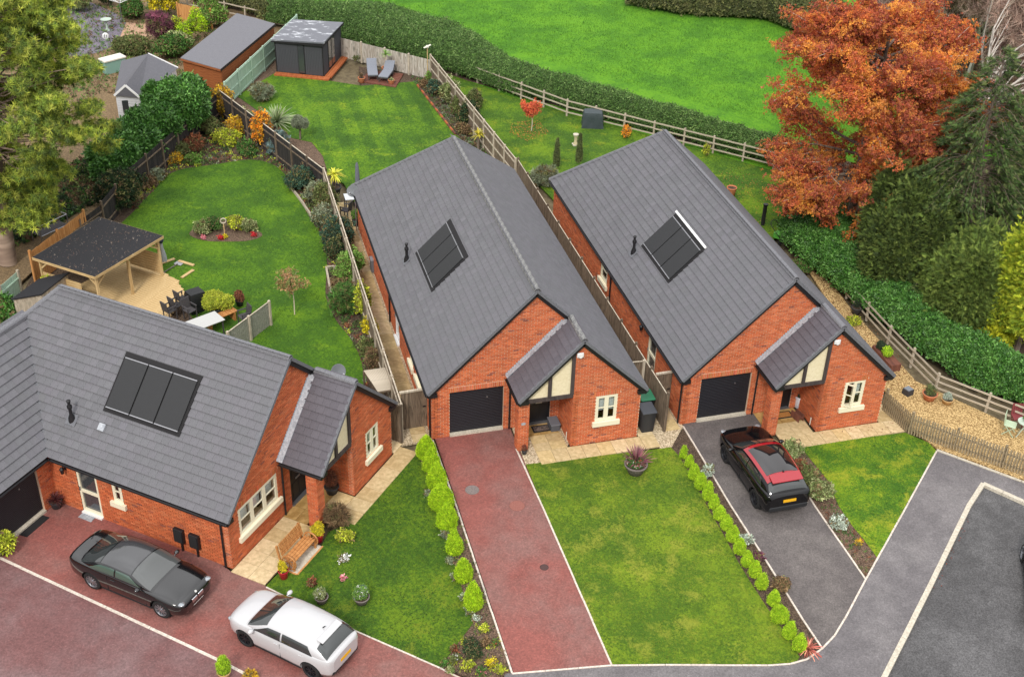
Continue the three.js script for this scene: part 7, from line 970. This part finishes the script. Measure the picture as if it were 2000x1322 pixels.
// bistro set at the right edge
chair('bistro_chair', 'dark red slatted folding chair on the gravel', 1984, 832, -0.3, mat({ c: 0x7a3438, roughness: 0.7 }), { slats: true, fold: true }); chair('bistro_chair', 'pale green folding chair on the gravel', 1970, 846, 0.8, mat({ c: 0xb4c4a8, roughness: 0.7 }), { slats: true, fold: true }); { const g = thing('bistro_table', 'round pale green bistro table beside the folding chairs', 'table', P(1996, 852, 0.02)), m = mat({ c: 0xb9c8ba, roughness: 0.6 }); mesh('table_top', cyl(0.3, 0.3, 0.03, 0, 0.7, 0, 24), m, g); for (let i = 0; i < 4; i++) mesh('leg', bar(V(Math.cos(i * 1.57) * 0.25, 0, Math.sin(i * 1.57) * 0.25), V(-Math.cos(i * 1.57) * 0.15, 0.7, -Math.sin(i * 1.57) * 0.15), 0.025), m, g); fill(g, 0.3, 0.25, 0.73, 'lightGreen', { open: true, per: 200 }); }
{ const g = thing('air_vent_unit', 'grey cube shaped unit on the gravel by the picket fence', 'unit', P(1773, 770), 0.3); mesh('case', rbox(0.34, 0.28, 0.34, 0.02), M.potDark, g); mesh('top_panel', box(0.28, 0.02, 0.28, 0, 0.28, 0), mat({ c: 0x7d828a, roughness: 0.4 }), g); }
// parasol, patio corner behind the middle bungalow
{ const g = thing('parasol', 'closed slate grey parasol behind the middle bungalow', 'parasol', P(700, 398)), m = mat({ c: 0x6a6d78, roughness: 0.9 }); mesh('pole', rod(V(0, 0, 0), V(0, 2.3, 0), 0.02), M.silver, g); mesh('canopy', lathe([[0.03, 2.35], [0.08, 2.2], [0.11, 1.7], [0.13, 1.1], [0.09, 0.85], [0.03, 0.85]], 10), m, g); mesh('foot', cyl(0.25, 0.22, 0.08, 0, 0, 0), M.potDark, g); }
chair('armchair', 'dark woven armchair on the slab path by the pale table', 676, 425, -2.2, M.rattan, { arms: true, y: 0.05 }); { const g = thing('side_table', 'pale square table at the corner of the middle bungalow', 'table', P(684, 408, 0.05)); mesh('table_top', box(0.55, 0.04, 0.7, 0, 0.68, 0), mat({ c: 0xc8ccd2, roughness: 0.5 }), g); for (const [a, b] of [[-1, -1], [1, -1], [-1, 1], [1, 1]]) mesh('leg', box(0.05, 0.68, 0.05, a * 0.23, 0, b * 0.3), M.rattan, g); }
{ const g = thing('storage_box', 'grey upright box beside the door on the slab path', 'box', P(731, 528, 0.04)); mesh('case', rbox(0.34, 0.62, 0.4, 0.02, 0, 0, 0), mat({ c: 0x6c6e74, roughness: 0.7 }), g); mesh('lid', rbox(0.38, 0.05, 0.44, 0.02, 0, 0.62, 0), mat({ c: 0x86888e, roughness: 0.7 }), g); }
{ // slatted log store between the left bungalow and the fence
  const c = [[710, 724], [752, 718], [768, 760], [738, 765]].map(([x, y]) => P(x, y, 1.15)), g = thing('slatted_store', 'grey slatted roof of a bin store behind the left bungalow', 'store'); for (let i = 0; i < 13; i++) mesh('slat', bar(c[0].clone().lerp(c[1], (i + 0.5) / 13), c[3].clone().lerp(c[2], (i + 0.5) / 13), 0.06, 0.025), M.fencePale, g); for (const p of c) mesh('leg', box(0.07, 1.12, 0.07, p.x, 0, p.z), M.fenceGrey, g); mesh('bearer', [bar(c[0].clone().setY(1.1), c[1].clone().setY(1.1), 0.05), bar(c[3].clone().setY(1.1), c[2].clone().setY(1.1), 0.05)], M.fenceGrey, g); }
// mats, covers, planks
function flat(name, label, cat, px, m, h = 0.02, y = 0.02) { return tag(mesh(name, slabGeo(pix(px), y + h, h), m), label, cat); }
flat('doormat', 'dark rubber mat in front of the left garage door', 'mat', [[27, 1043], [66, 1002], [96, 1012], [52, 1050]], M.blackMatt); flat('doormat', 'pale grey mat at the side door of the left bungalow', 'mat', [[152, 1011], [163, 1001], [187, 1010], [177, 1021]], M.lead);
function doorMat(label, x, z, O, m2) { const g = thing('doormat', label, 'mat', V(O.x + x, 0.045, O.z + z)); mesh('border', box(0.72, 0.015, 0.42), M.blackMatt, g); mesh('pile', box(0.6, 0.01, 0.3, 0, 0.014, 0), m2, g); }
doorMat('black patterned doormat at the middle front door', 4.28, 0.38, O2, mat({ map: speck([58, 48, 46], [120, 104, 96], 10, 0.5), roughness: 1 })); doorMat('brown coir doormat at the right front door', 4.28, 0.42, O3, mat({ map: speck([150, 96, 44], [184, 130, 70], 30, 0.5), roughness: 1 }));
{ const g = thing('storage_chest', 'dark lidded box in the porch of the middle bungalow', 'chest', V(4.78, 0.04, 0.4)); mesh('body', rbox(0.36, 0.28, 0.56, 0.02), mat({ c: 0x53565e, roughness: 0.7 }), g); mesh('lid', rbox(0.4, 0.05, 0.6, 0.02, 0, 0.28, 0), mat({ c: 0x6d7078, roughness: 0.6 }), g); }
{ const g = thing('boot_rack', 'small dark boot rack in the porch of the right bungalow', 'rack', V(O3.x + 4.72, 0.04, O3.z + 0.75), 0.2); mesh('frame', [box(0.03, 0.3, 0.5, -0.12, 0, 0), box(0.03, 0.3, 0.5, 0.12, 0, 0)], M.deckDark, g); mesh('shelf', box(0.22, 0.02, 0.5, 0, 0.15, 0), M.deckDark, g); }
for (const [l, x, y, r, m] of [['pale round manhole cover on the red driveway', 922, 957, 0.24, M.potGrey], ['faint round manhole cover on the red driveway', 1010, 988, 0.26, mat({ map: speck([128, 76, 68], [150, 100, 90], 20, 0.5), roughness: 0.9 })], ['small dark drain cover on the red driveway', 1063, 1108, 0.13, mat({ c: 0x4a3432, roughness: 0.8 })]]) { const g = thing('manhole_cover', l, 'cover', P(x, y, 0.02)); mesh('plate', cyl(r, r, 0.008, 0, 0, 0, 28), m, g); mesh('rim', new THREE.TorusGeometry(r + 0.01, 0.012, 5, 32).rotateX(PI / 2).translate(0, 0.004, 0), m, g); }
for (const [i, q] of [[[312, 515], [340, 505]], [[348, 509], [378, 518]], [[354, 542], [377, 527]], [[284, 592], [348, 548]]].entries()) tag(mesh('timber_plank', bar(P(...q[0], 0.07), P(...q[1], 0.07), 0.14, 0.045), M.newWood), ['short plank on the lawn beside the spade', 'plank lying across the lawn right of the spade', 'plank lying on the lawn beside the deck edge', 'long beam lying along the edge of the deck'][i], 'plank', 'loose timber by the pergola');
{ const g = thing('covered_tools', 'grey covered bundle leaning on the pergola post', 'cover', P(318, 512)); const L = new THREE.CylinderGeometry(0.08, 0.22, 1.2, 9, 5), p = L.attributes.position; reseed(77); for (let i = 0; i < p.count; i++) p.setXYZ(i, p.getX(i) * rr(0.8, 1.2), p.getY(i) + 0.6, p.getZ(i) * rr(0.8, 1.2)); L.computeVertexNormals(); mesh('cloth', L, mat({ c: 0xa4a6aa, roughness: 0.9 }), g); mesh('hood', ball(0.16, 0.2, 0.16, 0, 1.2, 0), mat({ c: 0x33384a, roughness: 0.9 }), g); }
{ const g = thing('spade', 'grey spade lying on the lawn by the pergola', 'spade', P(336, 524, 0.05), 0.9); mesh('blade', rbox(0.3, 0.02, 0.4, 0.01, 0.5, 0, 0), M.silver, g); mesh('shaft', bar(V(-0.6, 0.04, -0.1), V(0.4, 0.04, 0), 0.035), M.potGrey, g); }
// far neighbour things
{ const g = thing('rotary_dryer', 'white rotary clothes dryer in the far neighbour garden', 'clothes dryer', P(238, 42)); mesh('pole', rod(V(0, 0, 0), V(0, 1.9, 0), 0.03), M.silver, g); const arm = [], ln = []; for (let i = 0; i < 4; i++) { const a = i * PI / 2 + 0.4; arm.push(rod(V(0, 1.3, 0), V(Math.cos(a) * 1.4, 1.95, Math.sin(a) * 1.4), 0.022)); } mesh('arms', arm, M.white, g); for (const k of [0.5, 0.75, 1]) for (let i = 0; i < 4; i++) { const a = i * PI / 2 + 0.4, b = a + PI / 2; ln.push(rod(V(Math.cos(a) * 1.4 * k, 1.3 + 0.65 * k, Math.sin(a) * 1.4 * k), V(Math.cos(b) * 1.4 * k, 1.3 + 0.65 * k, Math.sin(b) * 1.4 * k), 0.014, 0.014, 4)); } mesh('lines', ln, M.white, g); }
{ const g = thing('bird_bath', 'pale green bird bath on the slate circle', 'bird bath', P(209, 60)), m = mat({ c: 0xa9b8ac, roughness: 0.7 }); mesh('stem', lathe([[0.18, 0], [0.16, 0.08], [0.06, 0.2], [0.06, 0.62], [0.12, 0.7]], 14), m, g); mesh('basin', lathe([[0.08, 0.68], [0.3, 0.74], [0.38, 0.82], [0.35, 0.82], [0.26, 0.77], [0, 0.75]], 20), m, g); }
{ const g = thing('garden_ornament', 'white wire ornament on the slate circle', 'ornament', P(206, 76)); for (let i = 0; i < 4; i++) mesh('hoop', new THREE.TorusGeometry(0.2, 0.03, 6, 16).rotateY(i * 0.78).translate(0, 0.2, 0), M.white, g); }
{ const g = thing('metal_frame', 'bare metal bench frame below the pine', 'frame', P(100, 462), 0.7), m = M.silver; for (const s of [-0.8, 0.8]) for (const z of [-0.35, 0.35]) mesh('leg', rod(V(s, 0, z), V(s, 1.0, z), 0.025), m, g); mesh('rail', [rod(V(-0.8, 1, -0.35), V(0.8, 1, -0.35), 0.022), rod(V(-0.8, 1, 0.35), V(0.8, 1, 0.35), 0.022), rod(V(-0.8, 1, -0.35), V(-0.8, 1, 0.35), 0.022), rod(V(0.8, 1, -0.35), V(0.8, 1, 0.35), 0.022), rod(V(-0.8, 0.45, 0.35), V(0.8, 0.45, 0.35), 0.022)], m, g); mesh('mesh_seat', box(1.55, 0.03, 0.65, 0, 0.42, 0), M.rattan, g); }
{ const g = thing('bird_ornament', 'white bird ornament on a post at the fence corner', 'ornament', V(7.4, 0, -35.9)); mesh('post', rod(V(0, 0, 0), V(0, 2.1, 0), 0.03), M.newWood, g); mesh('bird', [ball(0.1, 0.08, 0.2, 0, 2.2, 0), ball(0.06, 0.06, 0.07, 0, 2.28, 0.18), box(0.5, 0.02, 0.14, 0, 2.22, 0, 0.3, 0, 0.25)], M.offWhite, g); }
// corner by the rail fence: mower, post, pot
{ const g = thing('lawn_mower', 'black and green lawn mower on the gravel corner', 'mower', P(1538, 478), 0.6); mesh('deck_body', rbox(0.5, 0.25, 0.7, 0.08, 0, 0.12, 0), mat({ c: 0x24262a, roughness: 0.5 }), g); mesh('engine', rbox(0.3, 0.25, 0.3, 0.08, 0, 0.35, 0.05), mat({ c: 0xb8421e, roughness: 0.5 }), g); mesh('grass_box', rbox(0.42, 0.3, 0.4, 0.06, 0, 0.2, -0.55), mat({ c: 0x4f9a3a, roughness: 0.6 }), g); for (const [x, z] of [[-0.28, 0.26], [0.28, 0.26], [-0.28, -0.28], [0.28, -0.28]]) mesh('wheel', cyl(0.13, 0.13, 0.06, x - 0.03, 0.13, z, 16, 0, 0, -PI / 2), CM.rubber, g); mesh('handle', [tube([V(-0.22, 0.3, -0.3), V(-0.22, 0.95, -0.95), V(0.22, 0.95, -0.95), V(0.22, 0.3, -0.3)], 0.018, 6, 24)], M.black, g); }
{ const g = thing('black_post', 'short round black pipe behind the right bungalow roof', 'pipe', P(1490, 440)); mesh('pipe', cyl(0.1, 0.1, 1.15, 0, 0, 0, 16), M.blackMatt, g); mesh('pipe_cap', cyl(0.12, 0.12, 0.06, 0, 1.15, 0, 16), M.black, g); }
fill(pot('planter', 'pink and white flower pot on the narrow gravel path', 1563, 500, 0.18, 0.2, M.potWhite), 0.45, 0.35, 0.12, 'pink', { flowers: ['white', 'red'], size: 0.06 });
// fallen leaves
reseed(761);
function litter(label, poly, n, pal, y) { const pts = pix(poly), bb = new THREE.Box3().setFromPoints(pts), list = []; while (list.length < n) { const x = rr(bb.min.x, bb.max.x), z = rr(bb.min.z, bb.max.z); if (inside(pts, x, z)) list.push([V(x, y, z), new THREE.Quaternion().setFromEuler(new THREE.Euler(rr(-0.3, 0.3), rnd() * 6, rr(-0.3, 0.3))), rr(0.7, 1.3), pick(pal)]); } tag(instances('fallen_leaves', litterGeo, leafMat, list, scene), label, 'leaves', null, 'stuff'); }
const litterGeo = (() => { const s = new THREE.Shape(); s.moveTo(-0.035, 0); s.quadraticCurveTo(0, 0.028, 0.035, 0); s.quadraticCurveTo(0, -0.028, -0.035, 0); return new THREE.ShapeGeometry(s, 3).rotateX(-PI / 2).translate(0, 0.008, 0); })();
litter('brown leaves scattered over the yellow gravel path', [[1560, 490], [1590, 500], [1760, 700], [1800, 760], [1740, 760], [1640, 620]], 900, [[120, 76, 44], [150, 96, 54], [96, 62, 40]], 0.03); litter('brown leaves on the slabs by the picket fence', [[1600, 850], [1720, 790], [1770, 845], [1620, 862]], 45, [[130, 70, 40], [110, 60, 40]], 0.06); litter('orange leaves fallen round the maple sapling', [[1000, 240], [1050, 235], [1075, 262], [1030, 278], [995, 262]], 420, [[220, 120, 60], [206, 160, 60], [196, 90, 50]], 0.06); litter('leaves scattered on the lawn beneath the autumn beech', [[1400, 330], [1560, 350], [1555, 400], [1480, 450], [1420, 400]], 420, [[190, 120, 50], [150, 84, 44], [206, 150, 70]], 0.06); litter('few brown leaves along the kerb of the road', [[1885, 1010], [1900, 1000], [1840, 1150], [1825, 1145]], 26, [[120, 60, 46]], -0.09);

// low ground cover in the beds, too dense to count
reseed(771);
function groundCover(label, poly, n, pals, size, y = 0.02, g0 = G.broad) { const pts = pix(poly), bb = new THREE.Box3().setFromPoints(pts), list = [], all = Object.values(lawns); for (let i = 0; i < n * 4 && list.length < n; i++) { const x = rr(bb.min.x, bb.max.x), z = rr(bb.min.z, bb.max.z); if (!inside(pts, x, z) || all.some((l) => inside(l, x, z))) continue; const k = fbm(x * 0.09 + 4, z * 0.09 + 2, 32, 3), pal = PAL[pals[Math.min(pals.length - 1, Math.max(0, Math.floor((k - 0.3) * 2.5 * pals.length)))]]; if (fbm(x * 0.2 + 1, z * 0.2 + 8, 64, 2) < 0.47) continue; list.push([V(x, y + rr(0, size * 0.8), z), rq(), size * rr(0.6, 1.4), pick(pal)]); } tag(instances('ground_cover', g0, leafMat, list, scene), label, 'plants', null, 'stuff'); }
groundCover('low mixed planting in the borders of the left back garden', [[428, 205], [520, 260], [625, 335], [648, 400], [690, 520], [735, 660], [775, 770], [705, 760], [660, 640], [636, 540], [610, 440], [545, 335], [500, 315], [335, 335], [262, 412], [240, 400], [262, 345]], 5200, ['olive', 'green', 'brown', 'russet', 'lightGreen', 'greyGreen', 'yellowGreen'], 0.11);
groundCover('low plants along the shrub border of the middle garden', [[800, 140], [845, 150], [890, 185], [990, 300], [960, 330], [889, 262], [808, 160]], 1200, ['olive', 'brown', 'green', 'greyGreen'], 0.1);
groundCover('weeds and seedlings in the mulch of the conifer bed', [[846, 870], [892, 990], [999, 1314], [940, 1330], [860, 1303], [924, 1218], [892, 1120], [864, 1022]], 700, ['olive', 'brown', 'green', 'yellowGreen'], 0.05);
groundCover('seedlings in the bed beside the grey driveway', [[1520, 872], [1562, 871], [1618, 940], [1664, 1026], [1714, 1090], [1691, 1129]], 420, ['olive', 'brown', 'russet', 'green'], 0.055);
groundCover('undergrowth below the conifers behind the laurel hedge', [[1640, 440], [1800, 500], [2100, 560], [2100, 700], [1900, 640], [1760, 560]], 3000, ['dark', 'green', 'olive'], 0.2, 0.05);
groundCover('rough grass and weeds in the far neighbour garden', [[-20, 10], [440, 10], [430, 160], [330, 210], [200, 180], [-20, 300]], 4200, ['olive', 'lightGreen', 'brown', 'green'], 0.12);
groundCover('dark undergrowth between the pine and the black fence', [[-40, 520], [60, 470], [180, 400], [262, 320], [230, 280], [120, 330], [-40, 380]], 3600, ['dark', 'green', 'olive', 'brown'], 0.16, 0.03);
renderer.render(scene, camera);
